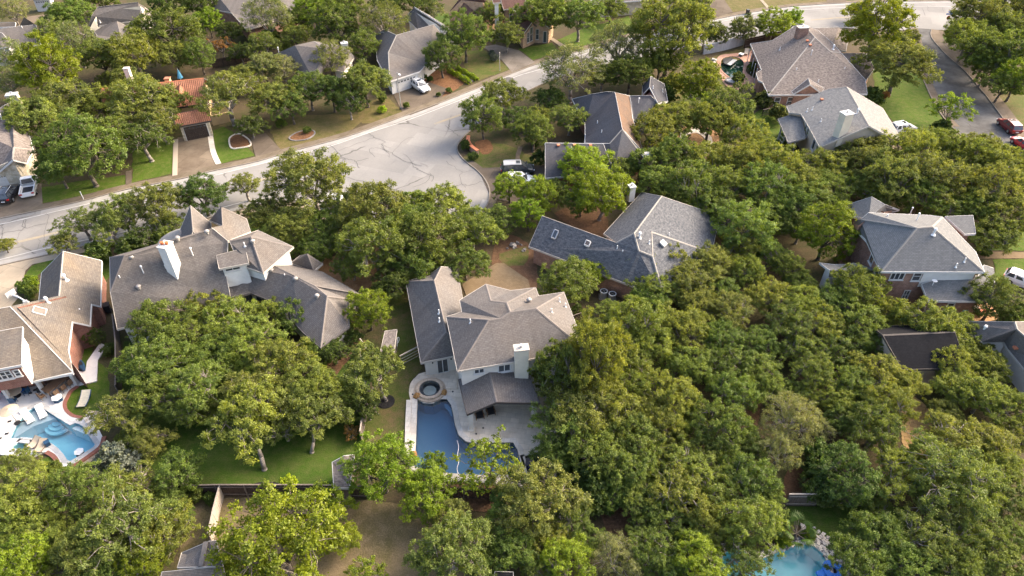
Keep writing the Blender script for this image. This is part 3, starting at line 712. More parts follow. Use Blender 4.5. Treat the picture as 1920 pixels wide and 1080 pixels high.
# ================================================================ house builder
def in_poly(x, y, poly):
    c = False; j = len(poly) - 1
    for i in range(len(poly)):
        xi, yi = poly[i]; xj, yj = poly[j]
        if (yi > y) != (yj > y) and x < (xj - xi) * (y - yi) / (yj - yi) + xi: c = not c
        j = i
    return c
def plane_fit(pts):
    c = pts.mean(0)
    n = np.linalg.svd(pts - c)[2][2]
    return c, (n if n[2] > 0 else -n)
class House:
    def __init__(s, name, label, at, roof, wall, trim='white_trim', cap='cap_dark', cat='house'):
        c = P(*at)
        s.root = empty(name, (c[0], c[1], 0), label, cat)
        s.roof, s.wall, s.trim, s.cap = roof, wall, trim, cap
        s.faces = []; s.edges = {}
    def mass(s, V, F, base=0.0, over=.45, wall=None, roof=None, walls=True, trim=None, cap=None, thick=.2, name='roof', caps=True, iters=80):
        """V: letter -> (px, py, z[, free]); F: strings of letters. Free corners slide along their sight line until the slopes are plane"""
        nm = list(V)
        z = {k: V[k][2] for k in nm}
        free = {k for k in nm if len(V[k]) > 3}
        p = {k: P(V[k][0], V[k][1], z[k]) for k in nm}
        for _ in range(iters if free else 0):
            tgt = {k: [] for k in free}
            for f in F:
                if len(f) < 4: continue
                c, n = plane_fit(np.array([p[k] for k in f]))
                for k in f:
                    if k in free:
                        d = ray(V[k][0], V[k][1]); dn = d @ n
                        if abs(dn) < .05: continue
                        tgt[k].append(((c - CAMP) @ n / dn) * d[2] + CAMH)
            for k in free:
                if tgt[k]:
                    nz = min(max(sum(tgt[k]) / len(tgt[k]), V[k][2] - 1.3), V[k][2] + 1.3)
                    p[k] = P(V[k][0], V[k][1], z[k] + .6 * (nz - z[k])); z[k] = p[k][2]
        faces = []
        for f in F:
            pts = np.array([p[k] for k in f])
            nrm = sum(np.cross(pts[i] - pts[0], pts[i + 1] - pts[0]) for i in range(1, len(f) - 1))
            faces.append(f if nrm[2] > 0 else f[::-1])
        # roof skin with shingle coordinates in metres
        VV, FF, UV = [], [], []
        ix = {k: i for i, k in enumerate(nm)}
        top = [p[k] for k in nm]; bot = [p[k] - np.array([0, 0, thick]) for k in nm]
        N = len(nm)
        ecount = {}
        for f in faces:
            for i in range(len(f)):
                e = frozenset((f[i], f[(i + 1) % len(f)]))
                ecount.setdefault(e, []).append((f, f[i], f[(i + 1) % len(f)]))
        def uvs(pts, k):
            c, n = plane_fit(pts)
            v = np.array([0, 0, 1.0]) - n * n[2]; lv = np.linalg.norm(v)
            v = v / lv if lv > 1e-4 else np.array([0, 1.0, 0])
            u = np.cross(v, n)
            return [(float(q @ u) + 7.3 * k, float(q @ v) + 3.1 * k) for q in pts]
        for k, f in enumerate(faces):
            pts = np.array([p[q] for q in f])
            FF.append([ix[q] for q in f]); UV.append(uvs(pts, k))
            s.faces.append(([(V[q][0], V[q][1]) for q in f], plane_fit(pts)))
        for k, f in enumerate(faces):
            pts = np.array([p[q] for q in f])
            FF.append([N + ix[q] for q in f[::-1]]); UV.append(uvs(pts, k)[::-1])
        bnd = {}
        for e, l in ecount.items():
            if len(l) == 1:
                f, a, b = l[0]; bnd[a] = b
                FF.append([N + ix[a], N + ix[b], ix[b], ix[a]]); UV.append([(0, 0), (1, 0), (1, .2), (0, .2)])
        mesh(name, top + bot, FF, M[roof or s.roof], s.root, uv=UV)
        # ridge and hip caps
        if caps:
            for e, l in ecount.items():
                if len(l) != 2: continue
                a, b = l[0][1], l[0][2]
                n1 = plane_fit(np.array([p[q] for q in l[0][0]]))[1]; n2 = plane_fit(np.array([p[q] for q in l[1][0]]))[1]
                c1 = np.mean([p[q] for q in l[0][0]], axis=0)
                if (p[a] - c1) @ n2 < .02 or n1 @ n2 > .995: continue     # valleys and flat joints carry no cap
                mb = MB(); d = p[b] - p[a]; L = np.linalg.norm(d); d /= L
                for nn in (n1, n2):
                    sd = np.cross(nn, d); sd /= np.linalg.norm(sd)
                    cc = np.mean([p[q] for q in (l[0][0] if nn is n1 else l[1][0])], axis=0)
                    if (cc - p[a]) @ sd < 0: sd = -sd
                    up = (n1 + n2) * .02
                    q = [p[a] + up, p[b] + up, p[b] + sd * .13 + nn * .025, p[a] + sd * .13 + nn * .025]
                    if np.cross(q[1] - q[0], q[2] - q[0])[2] < 0: q = q[::-1]
                    mb.add(q, [(0, 1, 2, 3)])
                mb.build('ridge_cap', M[cap or s.cap], s.root)
        # boundary loops -> fascia boards and walls
        todo = dict(bnd)
        while todo:
            a = next(iter(todo)); loop = [a]; b = todo.pop(a)
            while b != a and b in todo:
                loop.append(b); b = todo.pop(b)
            n = len(loop); pl = [p[k] for k in loop]
            if n < 3: continue
            nr = []
            for i in range(n):
                d = (pl[(i + 1) % n] - pl[i])[:2]; d = d / (np.linalg.norm(d) + 1e-9)
                nr.append(np.array([-d[1], d[0]]))               # inward (loop runs counter-clockwise)
            inn, outp = [], []
            for i in range(n):
                n1, n2 = nr[i - 1], nr[i]
                m = n1 + n2; q = m @ m
                m = m / q * 2 if q > .35 else n1
                dz = .22
                for e_ in ((loop[i - 1], loop[i]), (loop[i], loop[(i + 1) % n])):
                    f_ = ecount.get(frozenset(e_), [(loop,)])[0][0]
                    if np.mean([p[q][2] for q in f_]) < (p[e_[0]][2] + p[e_[1]][2]) / 2 - .15 and abs(p[e_[0]][2] - p[e_[1]][2]) < 1.2: dz = .75
                inn.append(pl[i] + np.append(m * over, -dz)); outp.append(pl[i] - np.append(m * .035, 0))
            tr = M[trim or s.trim]
            mb = MB()
            for i in range(n):
                j = (i + 1) % n
                a0, b0, a1, b1 = outp[i], outp[j], pl[i] + np.append((nr[i - 1] + nr[i]) * .01, 0), pl[j] + np.append((nr[j - 1] + nr[j]) * .01, 0)
                up, dn = np.array([0, 0, .03]), np.array([0, 0, -.24])
                mb.add([a0 + up, b0 + up, b0 + dn, a0 + dn, a1 + up, b1 + up, a1 + dn, b1 + dn], [(3, 2, 1, 0), (0, 1, 5, 4), (6, 7, 2, 3)])
            mb.build('fascia', tr, s.root)
            if walls:
                WV, WF, WU = [], [], []
                dist = 0.0
                for i in range(n):
                    j = (i + 1) % n
                    A, B = inn[i], inn[j]
                    L = np.linalg.norm((B - A)[:2])
                    k = len(WV)
                    WV += [(A[0], A[1], base), (B[0], B[1], base), tuple(B), tuple(A)]
                    WF.append((k, k + 1, k + 2, k + 3))
                    WU.append([(dist, base), (dist + L, base), (dist + L, B[2]), (dist, A[2])])
                    dist += L
                    s.edges[loop[i] + loop[j]] = (A, B, -nr[i])
                    s.edges[loop[j] + loop[i]] = (B, A, -nr[i])
                mesh('wall', WV, WF, M[wall or s.wall], s.root, uv=WU)
        s.p = p
        return p
    def on(s, px, py, zmin=0):
        """point of the topmost roof slope that the photograph shows at (px, py)"""
        best = None
        for poly, (c, n) in s.faces:
            if in_poly(px, py, poly):
                d = ray(px, py); t = ((c - CAMP) @ n) / (d @ n)
                if best is None or t < best[0]: best = (t, CAMP + d * t, n)
        if best is None:
            q = P(px, py, 4.0); return q, np.array([0, 0, 1.0])
        return best[1], best[2]
    def opening(s, e, t0, t1, z0, z1, kind='window', mull=1, rows=1, frame='white_trim', name=None):
        A, B, nrm = s.edges[e]
        n3 = np.array([nrm[0], nrm[1], 0.0])
        u = (B - A); u[2] = 0; L = np.linalg.norm(u); u = u / L
        def q(t, z, o): return np.array([A[0], A[1], 0]) + u * (t * L) + np.array([0, 0, z]) + n3 * o
        w = (t1 - t0) * L
        if kind == 'garage':
            mb = MB()
            nz = 4
            for k in range(nz):
                h = (z1 - z0) / nz
                mb.beam(q(t0, z0 + h * (k + .5), .02), q(t1, z0 + h * (k + .5), .02), .07, h - .03)
            o = mb.build('garage_door', M[frame], s.root)
            f = MB(); 
            f.beam(q(t0 - .06 / L, z1 + .07, .03), q(t1 + .06 / L, z1 + .07, .03), .09, .12)
            for t in (t0 - .05 / L, t1 + .05 / L): f.beam(q(t, z0, .03), q(t, z1, .03), .09, .1)
            f.build('door_frame', M['white_trim'], o)
            k = 6
            for i in range(k):
                ta = t0 + (t1 - t0) * (i + .22) / k; tb = t0 + (t1 - t0) * (i + .78) / k
                MB().beam(q(ta, z1 - .32, .065), q(tb, z1 - .32, .065), .01, .26).build('door_pane', M['glass'], o)
            return o
        fr = MB()
        zt = .09
        for z in (z0, z1): fr.beam(q(t0 - .05 / L, z, .03), q(t1 + .05 / L, z, .03), .10, zt)
        for t in (t0, t1): fr.beam(q(t, z0, .031), q(t, z1, .031), .10, zt)
        for i in range(1, mull + 1):
            if mull < 1: break
            t = t0 + (t1 - t0) * i / (mull + 1); fr.beam(q(t, z0, .025), q(t, z1, .025), .08, .06)
        for i in range(1, rows):
            z = z0 + (z1 - z0) * i / rows; fr.beam(q(t0, z, .022), q(t1, z, .022), .07, .05)
        o = fr.build(name or kind, M[frame], s.root)
        for i in range(mull + 1):
            ta = t0 + (t1 - t0) * i / (mull + 1); tb = t0 + (t1 - t0) * (i + 1) / (mull + 1)
            a, b, c, d = q(ta, z0, .008), q(tb, z0, .008), q(tb, z1, .008), q(ta, z1, .008)
            mesh('pane', [a, b, c, d], [(0, 1, 2, 3)], M['glass'], o)
        if kind == 'window':
            MB().beam(q(t0 - .1 / L, z0 - .1, .06), q(t1 + .1 / L, z0 - .1, .06), .16, .07).build('sill', M[frame], o)
        return o
    def chimney(s, px, py, ztop, zbase, w, d, rz=0.0, mat='white_siding', cap='white_trim', flue=True, label=None):
        c = P(px, py, ztop)
        ca, sa = math.cos(rz), math.sin(rz); V = []; F = []; UV = []
        cs = [(-w / 2, -d / 2), (w / 2, -d / 2), (w / 2, d / 2), (-w / 2, d / 2)]
        cs = [(c[0] + x * ca - y * sa, c[1] + x * sa + y * ca) for x, y in cs]
        ds = 0
        for i in range(4):
            a, b = cs[i], cs[(i + 1) % 4]; L = math.hypot(b[0] - a[0], b[1] - a[1]); k = len(V)
            V += [(*a, zbase), (*b, zbase), (*b, ztop - .12), (*a, ztop - .12)]; F.append((k, k + 1, k + 2, k + 3))
            UV.append([(ds, zbase), (ds + L, zbase), (ds + L, ztop), (ds, ztop)]); ds += L
        o = mesh('chimney', V, F, M[mat], s.root, uv=UV)
        if label: o['label'] = label
        MB().box((c[0], c[1], ztop - .06), (w + .14, d + .14, .14), rz).build('chimney_cap', M[cap], o)
        if flue:
            m = MB().cyl((c[0], c[1], ztop), .13, .28, 10).cyl((c[0], c[1], ztop + .28), .2, .06, 10)
            m.build('flue', M['grey_metal'], o)
        return o
    def vent(s, px, py, kind='pipe'):
        q, n = s.on(px, py)
        if kind == 'turbine':
            m = MB().cyl(q - [0, 0, .1], .17, .3, 10).cyl(q + [0, 0, .2], .24, .1, 12, .3).cyl(q + [0, 0, .3], .3, .16, 12, .2)
            m.build('roof_turbine', M['vent_grey'], s.root, smooth=True)
        elif kind == 'box':
            MB().box(q + n * .1, (.42, .42, .2)).build('roof_vent', M['terracotta'], s.root)
        elif kind == 'pipe':
            MB().cyl(q - [0, 0, .1], .17, .16, 8, .08).cyl(q, .06, .5, 8).build('vent_pipe', M['white_metal'], s.root)
        elif kind == 'flue':
            MB().cyl(q - [0, 0, .1], .11, .75, 10).cyl(q + [0, 0, .65], .2, .18, 10, .14).cyl(q - [0, 0, .1], .3, .14, 10, .15).build('flue_pipe', M['white_metal'], s.root)
        elif kind == 'tall':
            MB().cyl(q - [0, 0, .1], .055, 1.1, 8).cyl(q + [0, 0, 1.0], .13, .12, 8, .08).build('vent_pipe', M['white_metal'], s.root)
    def skylight(s, px, py, w=.7, h=1.0, glass='skylight', fr='white_trim'):
        q, n = s.on(px, py)
        v = np.array([0, 0, 1.0]) - n * n[2]; v /= np.linalg.norm(v) + 1e-9
        u = np.cross(v, n)
        def c(a, b, k): return q + u * a * w / 2 + v * b * h / 2 + n * k
        m = MB()
        for a0, b0, a1, b1 in ((-1, -1, 1, -1), (1, -1, 1, 1), (1, 1, -1, 1), (-1, 1, -1, -1)):
            m.beam(c(a0, b0, .12), c(a1, b1, .12), .09, .2)
        o = m.build('skylight', M[fr], s.root)
        mesh('pane', [c(-1, -1, .17), c(1, -1, .17), c(1, 1, .17), c(-1, 1, .17)], [(0, 1, 2, 3)], M[glass], o)
    def column(s, px, py, zt, r=.16, mat='white_trim', zb=.0, sq=True):
        c = P(px, py, zb)
        m = MB()
        if sq: m.box((c[0], c[1], (zb + zt) / 2), (2 * r, 2 * r, zt - zb)).box((c[0], c[1], zb + .15), (2.8 * r, 2.8 * r, .3))
        else: m.cyl((c[0], c[1], zb), r, zt - zb, 10)
        m.build('column', M[mat], s.root)
    def slab(s, V, mat, name, thick=.15):
        """a box-like panel from a quad of world points"""
        V = [np.array(v) for v in V]
        n = np.cross(V[1] - V[0], V[2] - V[0]); n /= np.linalg.norm(n)
        W = [v - n * thick for v in V]
        k = len(V)
        F = [tuple(range(k)), tuple(range(2 * k - 1, k - 1, -1))] + [(i, k + i, k + (i + 1) % k, (i + 1) % k) for i in range(k)]
        W4 = V + W
        uv = [[(float(W4[i][0] + W4[i][1]), float(W4[i][2])) for i in f] for f in F]
        return mesh(name, V + W, F, mat, s.root, uv=uv)
# ================================================================ the houses
def proj(p):
    r = np.array(p, float) - CAMP
    dep = r[1] * CP - r[2] * SP
    return 960 + FPX * r[0] / dep, 540 - FPX * (r[1] * SP + r[2] * CP) / dep
def PAR(l, f, r, z):
    """fourth corner of a parallelogram on level z"""
    return (*proj(P(*l[:2], z) + P(*r[:2], z) - P(*f[:2], z)), z)
def BEH(a, b, zr, back, z):
    """corners `back` metres behind the ridge a-b (level zr), at level z"""
    A, B = P(*a, zr), P(*b, zr)
    d = (B - A)[:2]; d /= np.linalg.norm(d); n = np.array([-d[1], d[0]])
    if n[1] < 0: n = -n
    return [(*proj([q[0] + n[0] * back, q[1] + n[1] * back, z]), z) for q in (A, B)]
def ztop(px, py, zb, pyt):
    b = P(px, py, zb); lo, hi = zb, zb + 15
    for _ in range(40):
        m = (lo + hi) / 2
        if proj([b[0], b[1], m])[1] > pyt: lo = m
        else: hi = m
    return b, lo
def chim(h, px, py, pyt, w, d, rz, mat, zb=None, **kw):
    """chimney whose foot on the roof shows at (px, py) and whose top shows at height pyt"""
    if zb is None: zb = h.on(px, py)[0][2]
    b, zt = ztop(px, py, zb, pyt)
    return h.chimney(*proj([b[0], b[1], zt]), zt, max(zb - 1.6, 0), w, d, rz, mat, **kw)

# ---- 1: the pool house
h1 = House('house', 'taupe roofed house with cream chimney beside the dark blue pool', (880, 640), 'roof_taupe', 'stucco', 'cream_trim', 'cap_brown')
h1.mass({'a': (761, 528, 2.7), 'b': (789, 680, 2.7), 'c': (886, 660, 2.7), 'r': (814, 526, 5.1, 1), 'q': (837, 622, 5.1, 1), 's': (827, 500, 4.9, 1), 'e': (857, 503, 2.7), 'h': (805, 515, 2.7)},
        ['abqr', 'bcq', 'cesrq', 'ahr', 'hsr'])
h1.opening('bc', .27, .52, .1, 2.2, 'patio_door', mull=1)
for t in (.17, .6):
    A, B, n = h1.edges['bc']; q = A + (B - A) * t
    MB().box((q[0] + n[0] * .08, q[1] + n[1] * .08, 2.0), (.14, .14, .26)).build('wall_lamp', M['black_metal'], h1.root)
h1.vent(823, 587, 'pipe'); h1.vent(824, 602, 'pipe')
def eave_plane(a, b, z, slope, inside):
    """roof plane rising from the eave a-b (level z) towards the pixel `inside`"""
    A, B, C_ = P(*a, z), P(*b, z), P(*inside, z)
    d = B - A; d /= np.linalg.norm(d); n = np.array([-d[1], d[0], 0])
    if (C_ - A) @ n < 0: n = -n
    up = n + np.array([0, 0, slope])
    nn = np.cross(d, up); nn /= np.linalg.norm(nn)
    return A, (nn if nn[2] > 0 else -nn)
def on_plane(px, py, pl):
    d = ray(px, py); return float((CAMP + d * (((pl[0] - CAMP) @ pl[1]) / (d @ pl[1])))[2])
fp = eave_plane((857.5, 696), (1098, 656), 5.6, .56, (960, 600))
def fz(x, y): return (x, y, on_plane(x, y, fp))
_a, _b, _c = P(862, 563, 5.6), P(911, 533, 5.6), P(957, 585, fz(957, 585)[2])
lp = (_a, np.cross(_b - _a, _c - _a))
def lz(x, y): return (x, y, on_plane(x, y, lp))
h1.mass({'A': (836.7, 594, 5.6), 'B': (857.5, 696, 5.6), 'D': (1098, 656, 5.6), 'R': (1057, 548, 5.6), 'Z': (1010, 555, 5.6), 'Y': (1004, 539.5, 5.6), 'X': (958, 545, 5.6), 'U': (911, 533, 5.6), 'V': (862, 563, 5.6), 'W': (866, 585, 5.6),
         'p': fz(916, 600), 'q': fz(1005, 578), 'm': fz(957, 585), 'n': fz(939, 597), 'k': lz(950, 567.5), 't': lz(920, 564)},
        ['BDqmnp', 'ABp', 'DRq', 'ApnW', 'VUtkmnW', 'UtX', 'tkYX', 'kmZY', 'mqRZ'])
h1.opening('BD', .105, .185, 4.35, 5.0, mull=1)
h1.opening('BD', .305, .405, 4.0, 5.1, mull=1)
for q in ((992, 566, 'turbine'), (1049, 565, 'pipe'), (1060, 575, 'pipe'), (1034, 585, 'pipe'), (882, 605, 'pipe')): h1.vent(*q)
chim(h1, 977, 697, 651, 1.35, .8, math.radians(8), 'cream_siding', zb=4.0, label='cream boarded chimney with a rusty flue cap', cap='cream_trim')
h1.mass({'a': (860, 712, 2.9), 'b': (875.6, 777, 2.7), 'c': (931, 754, 3.9), 'd': (917, 694, 4.2), 'e': (1012, 756, 3.1), 'f': (990, 699, 3.3)}, ['abcd', 'dcef'], walls=False, trim='dark_trim')
h1.column(884, 806, 2.6, .22, 'stucco'); h1.column(1000, 792, 2.6, .22, 'stucco')

# ---- 2: the big steep grey house
h2 = House('house', 'large grey roofed house with two steep front peaks', (330, 520), 'roof_taupe', 'white_siding', 'cream_trim', 'cap_brown')
bk = BEH((233, 479), (398, 428), 9.2, 4.0, 3.2)
h2.mass({'r': (233, 479, 9.2), 'c': (207, 547, 6.4), 'e': (220, 617, 3.0), 'f': (400, 569, 3.0), 'g': (432, 560, 3.4), 'h': (424, 517, 5.6, 1), 'i': (427, 452, 8.2, 1), 's': (398, 428, 9.2), 'k': (206, 482, 6.4), 'x': bk[0], 'y': bk[1]},
        ['rcefghis', 'rkc', 'rsyxk'])
for q in ((248, 486, 'turbine'), (334, 450, 'turbine'), (389, 438, 'turbine'), (261, 541, 'turbine'), (362, 479, 'tall'), (270, 513, 'tall'), (226, 523, 'pipe'), (311, 503, 'pipe')): h2.vent(*q)
ch = chim(h2, 327, 503, 458, 1.0, 1.25, math.radians(-14), 'white_siding', label='white boarded chimney with two rusty flues', cap='white_trim', flue=False)
b, zt = ztop(327, 503, h2.on(327, 503)[0][2], 458)
for dx in (-.25, .25): MB().cyl((b[0] + dx, b[1], zt), .17, .3, 10, .2).build('flue', M['rust'], ch)
ga, gb = P(357, 385, 9.0), P(361.5, 434, 9.0)
gl, gr = P(336, 436, 6.6), P(395, 418, 6.6)
gv = gb - ga
h2.mass({'a': (*proj(ga), 9.0), 'b': (*proj(gb), 9.0), 'l': (*proj(gl), 6.6), 'r': (*proj(gr), 6.6), 'm': (*proj(gl + gv), 6.6), 's': (*proj(gr + gv), 6.6)}, ['abml', 'bars'], over=.3)
L2, F2, R2 = (393, 413, 6.4), (420, 426, 6.4), (462, 410, 6.2)
h2.mass({'a': (415, 388, 10.0), 'l': L2, 'i': (417, 423, 9.0, 1), 'e': R2, 'h': (470, 434, 5.4), 'g': (427, 452, 8.0, 1), 's': (398, 427, 9.3), 'b': PAR(L2, F2, R2, 6.2)}, ['aehgsi', 'ail', 'alb', 'abe'], over=.3, walls=False)
h2.mass({'j': (430, 451, 8.2), 'k': (470, 443, 8.2), 'R': (493.5, 512, 5.6), 'L': (450, 497, 5.8), 'B': (550, 463, 5.6), 'K': (484, 432, 5.6)}, ['jkRL', 'kBR', 'jKBk'], base=2.5)
h2.vent(475, 456, 'turbine'); h2.vent(459, 461, 'pipe')
h2.mass({'a': (406, 479, 7.3), 'b': (460, 465, 7.3), 'c': (466, 493.5, 6.5), 'd': (411, 504, 6.5)}, ['abcd'], base=3.5, over=.3)
h2.opening('cd', .28, .92, 5.75, 6.15, mull=1)
h2.mass({'n': (512, 497, 4.9), 'o': (547, 517, 4.9), 'p': (517.5, 568, 2.8), 'q': (470, 549, 2.8), 's': (430, 559, 3.0), 't': (424, 517, 5.2, 1), 'u': (473, 504, 5.1, 1),
         'b': (542, 495, 2.8), 'c': (605, 510, 2.8), 'd': (674, 551, 2.8), 'x': (590, 536, 5.1), 'w': (613, 555, 5.2), 'e': (568, 623, 2.8), 'f': (601, 652, 2.8), 'g': (655, 612, 2.8), 'h': (653, 560, 2.8)},
        ['tunopqs', 'nbcdxo', 'oxwfep', 'xdhw', 'whgf'], wall='stucco', trim='cap_dark')
for e_ in ('pq', 'qs'):
    if e_ in h2.edges: h2.opening(e_, .12, .88, .1, 2.2, 'patio_door', mull=3, frame='dark_trim')
for q in ((509, 510, 'turbine'), (535, 520, 'pipe'), (555, 526, 'turbine'), (595, 558, 'turbine')): h2.vent(*q)
L2, F2, R2 = (545, 493, 2.8), (588, 508, 2.8), (605, 494, 2.8)
h2.mass({'a': (576, 476, 4.7), 'l': L2, 'f': F2, 'r': R2, 'b': PAR(L2, F2, R2, 2.8)}, ['alf', 'afr', 'arb', 'abl'], wall='ochre_stucco')
# round stair tower behind the ridge
tc = P(322, 468, 6.0); tc = tc + np.array([.4, 2.2, 0])
MB().cyl((tc[0], tc[1], 0), 2.5, 5.6, 28).build('tower_wall', M['white_siding'], h2.root)
MB().cyl((tc[0], tc[1], 5.6), 2.9, 1.5, 28, .1).build('tower_roof', M['cap_light'], h2.root)

# ---- 3: the red brick house at the left
h3 = House('house', 'red brick house with beige roof and white patio columns at left edge', (80, 620), 'roof_beige', 'rust_brick', 'white_trim', 'cap_light')
h3.mass({'g': (118, 471, 5.7), 'c': (190.6, 489, 2.9), 'd': (188.5, 574, 2.9), 'e': (171, 570, 3.6), 'f': (168.7, 610, 3.2), 'h': (135, 603, 4.4), 'i': (128, 657, 3.7), 'j': (137, 698, 2.9),
         'm': (19, 575, 8.0, 1), 'l': (110, 555, 5.9, 1), 'a': (78, 512, 2.9), 'b': (73, 563, 2.9), 'n': (0, 729, 2.9), 'o': (-90, 752, 2.9), 'q': (-120, 600, 8.0)},
        ['gcdefhijml', 'ablg'], iters=60)
p3 = dict(h3.p)
h3.mass({'m': (*proj(p3['m'] - [0, 0, .01]), p3['m'][2] - .01), 'j': (137, 698, 2.89), 'n': (0, 729, 2.89), 'o': (-90, 752, 2.89), 'q': (-120, 600, 8.0)}, ['mjnoq'], walls=False)
wa, wb = P(118, 676, 2.9), P(-100, 716, 2.9)
h3.slab([(wb[0], wb[1], 0), (wa[0], wa[1], 0), (wa[0], wa[1], 3.6), (wb[0], wb[1], 3.6)], M['rust_brick'], 'patio_wall', .2)
h3.opening('ij', .3, .75, 1.0, 2.3, mull=1) if 'ij' in h3.edges else None
h3.skylight(74, 585, .95, 1.15); h3.vent(124, 460 + 65, 'flue'); h3.vent(90, 568, 'flue'); h3.vent(152, 585, 'pipe')
h3.mass({'a': (-70, 634, 7.2), 'b': (42, 613, 7.2), 'c': (40, 684, 6.2), 'd': (-76, 706, 6.2)}, ['abcd'], base=3.2, over=.3, roof='roof_beige', wall='white_siding')
A, B, nn_ = h3.edges['cd']
h3.slab([np.array([A[0] + nn_[0] * .06, A[1] + nn_[1] * .06, 3.2]), np.array([A[0] + nn_[0] * .06, A[1] + nn_[1] * .06, 5.95]), np.array([B[0] + nn_[0] * .06, B[1] + nn_[1] * .06, 5.95]), np.array([B[0] + nn_[0] * .06, B[1] + nn_[1] * .06, 3.2])], M['rust_brick'], 'dormer_front', .05)
h3.edges['cd'] = (A + np.append(nn_ * .07, 0), B + np.append(nn_ * .07, 0), nn_)
h3.opening('cd', .22, .52, 4.6, 5.6, mull=2, rows=2); h3.opening('cd', .06, .17, 4.7, 5.5, mull=0, rows=2)
A, B, C_ = P(42, 614, 7.1), P(40, 684, 6.1), P(54, 708, 3.3)
h3.slab([A, B, C_], M['white_trim'], 'dormer_cheek', .08)
for (px, py) in ((22, 752), (84, 737), (145, 722)): h3.column(px, py, 2.75, .17)
MB().beam(P(-60, 738, 2.75), P(138, 700, 2.75), .22, .3).build('beam', M['white_trim'], h3.root)

# ---- 4: charcoal speckled house
h4 = House('house', 'charcoal speckled roof house with brick gable in the centre', (1180, 450), 'roof_charcoal', 'red_brick', 'cream_trim', 'cap_light')
h4.mass({'a': (991.7, 462, 2.8), 'g': (1172, 531, 2.8), 'h': (1245, 557, 2.8), 'b': (1016.7, 405, 5.5), 'c': (1155, 455, 5.5), 'd': (1189, 437, 6.4, 1), 'e': (1198, 470, 5.2, 1), 'f': (1223, 480, 4.6, 1),
         'R': (1240, 368, 6.5), 'i': (1203, 361, 3.0), 'j': (1132, 438, 3.0), 'k': (1350, 405, 2.9), 'l': (1334, 474, 4.5, 1), 'm': (1221, 435, 5.3, 1), 'n': (1316, 512, 2.8)},
        ['aghfedcb', 'cdRij', 'dRklmfe', 'mlnhf'])
h4.slab([P(1016, 405, 5.4), P(1154, 455, 5.4), P(1154, 452, 5.0), P(1016, 402, 5.0)], M['cap_light'], 'ridge_board', .1) if False else None
h4.skylight(1041, 440, .55, 1.05, 'glass', 'grey_metal'); h4.skylight(1102, 457, .6, .6); h4.skylight(1243, 457, .65, .65)
for q in ((1157, 467, 'pipe'), (1167, 475, 'pipe'), (1199, 446, 'flue'), (1217, 457, 'pipe'), (1254, 443, 'pipe')): h4.vent(*q)
chim(h4, 1184, 356, 348, .8, .8, .3, 'stucco', zb=5.0)

# ---- 5: dark slate roof house by the turnaround
h5 = House('house', 'dark slate roofed house with red brick chimney beside the turnaround', (1120, 250), 'roof_slate', 'rust_brick', 'white_trim', 'cap_light')
h5.mass({'a': (1022.5, 334, 2.7), 'b': (1022.5, 268, 4.8), 'c': (1131, 269.5, 4.8), 'd': (1150, 322, 2.7)}, ['adcb'])
bk5 = BEH((1022.5, 268), (1131, 269.5), 4.8, 3.6, 2.7)
h5.mass({'b': (1022.3, 268.3, 4.78), 'c': (1131, 269.8, 4.78), 'y': bk5[1], 'x': bk5[0]}, ['bcyx'], caps=False, walls=False)
h5.mass({'p': (1153, 173, 6.3), 'q': (1167, 242, 6.3), 'r': (1143, 269, 4.9), 's': (1097, 268, 2.9), 't': (1097, 232, 2.9), 'u': (1073, 186, 3.2), 'v': (1112, 176, 5.4), 'w': (1138, 172, 6.2),
         'f': (1208, 296, 2.9), 'g': (1152, 318, 2.9), 'h': (1206, 285, 2.9), 'k': (1186, 222, 3.6), 'm': (1181, 180, 4.4), 'o': (1131, 270, 4.6)},
        ['pqrst', 'ptuvw', 'qfgor', 'qhf'])
p5 = {k: (*proj(v), v[2]) for k, v in h5.p.items()}
h5.mass({k: p5[k] for k in 'pmkhq'}, ['pmkhq'], roof='roof_rusty', caps=False)
h5.mass({'a': (1181, 180, 4.6), 'b': (1220, 179, 5.0), 'c': (1232, 192, 4.4), 'd': (1225, 200, 2.8), 'e': (1198, 229, 2.8), 'f': (1187, 224, 3.4)}, ['abcdef'], caps=False)
h5.mass({'a': (1220, 143, 5.0), 'b': (1246, 158, 2.8), 'c': (1252, 190, 2.8), 'd': (1234, 194, 4.6), 'e': (1218, 163, 5.0), 'f': (1204, 178, 2.8), 'g': (1205, 160, 2.8)}, ['abcde', 'aefg'])
for q in ((1047, 273), (1077, 273), (1107, 273), (1168, 273)): h5.vent(*q, 'box')
for q in ((1071, 280, 'pipe'), (1128, 249, 'pipe'), (1120, 170 + 62, 'pipe'), (1197, 195, 'tall'), (1224, 166, 'pipe'), (1242, 172, 'pipe')): h5.vent(*q)
chim(h5, 1207, 322, 289, 1.25, 1.1, .25, 'rust_brick', zb=2.0, flue=False, label='red brick chimney with a pale open cap', cap='coping_grey')
h5.column(1096, 268, 4.0, .05, 'white_metal', 2.5)

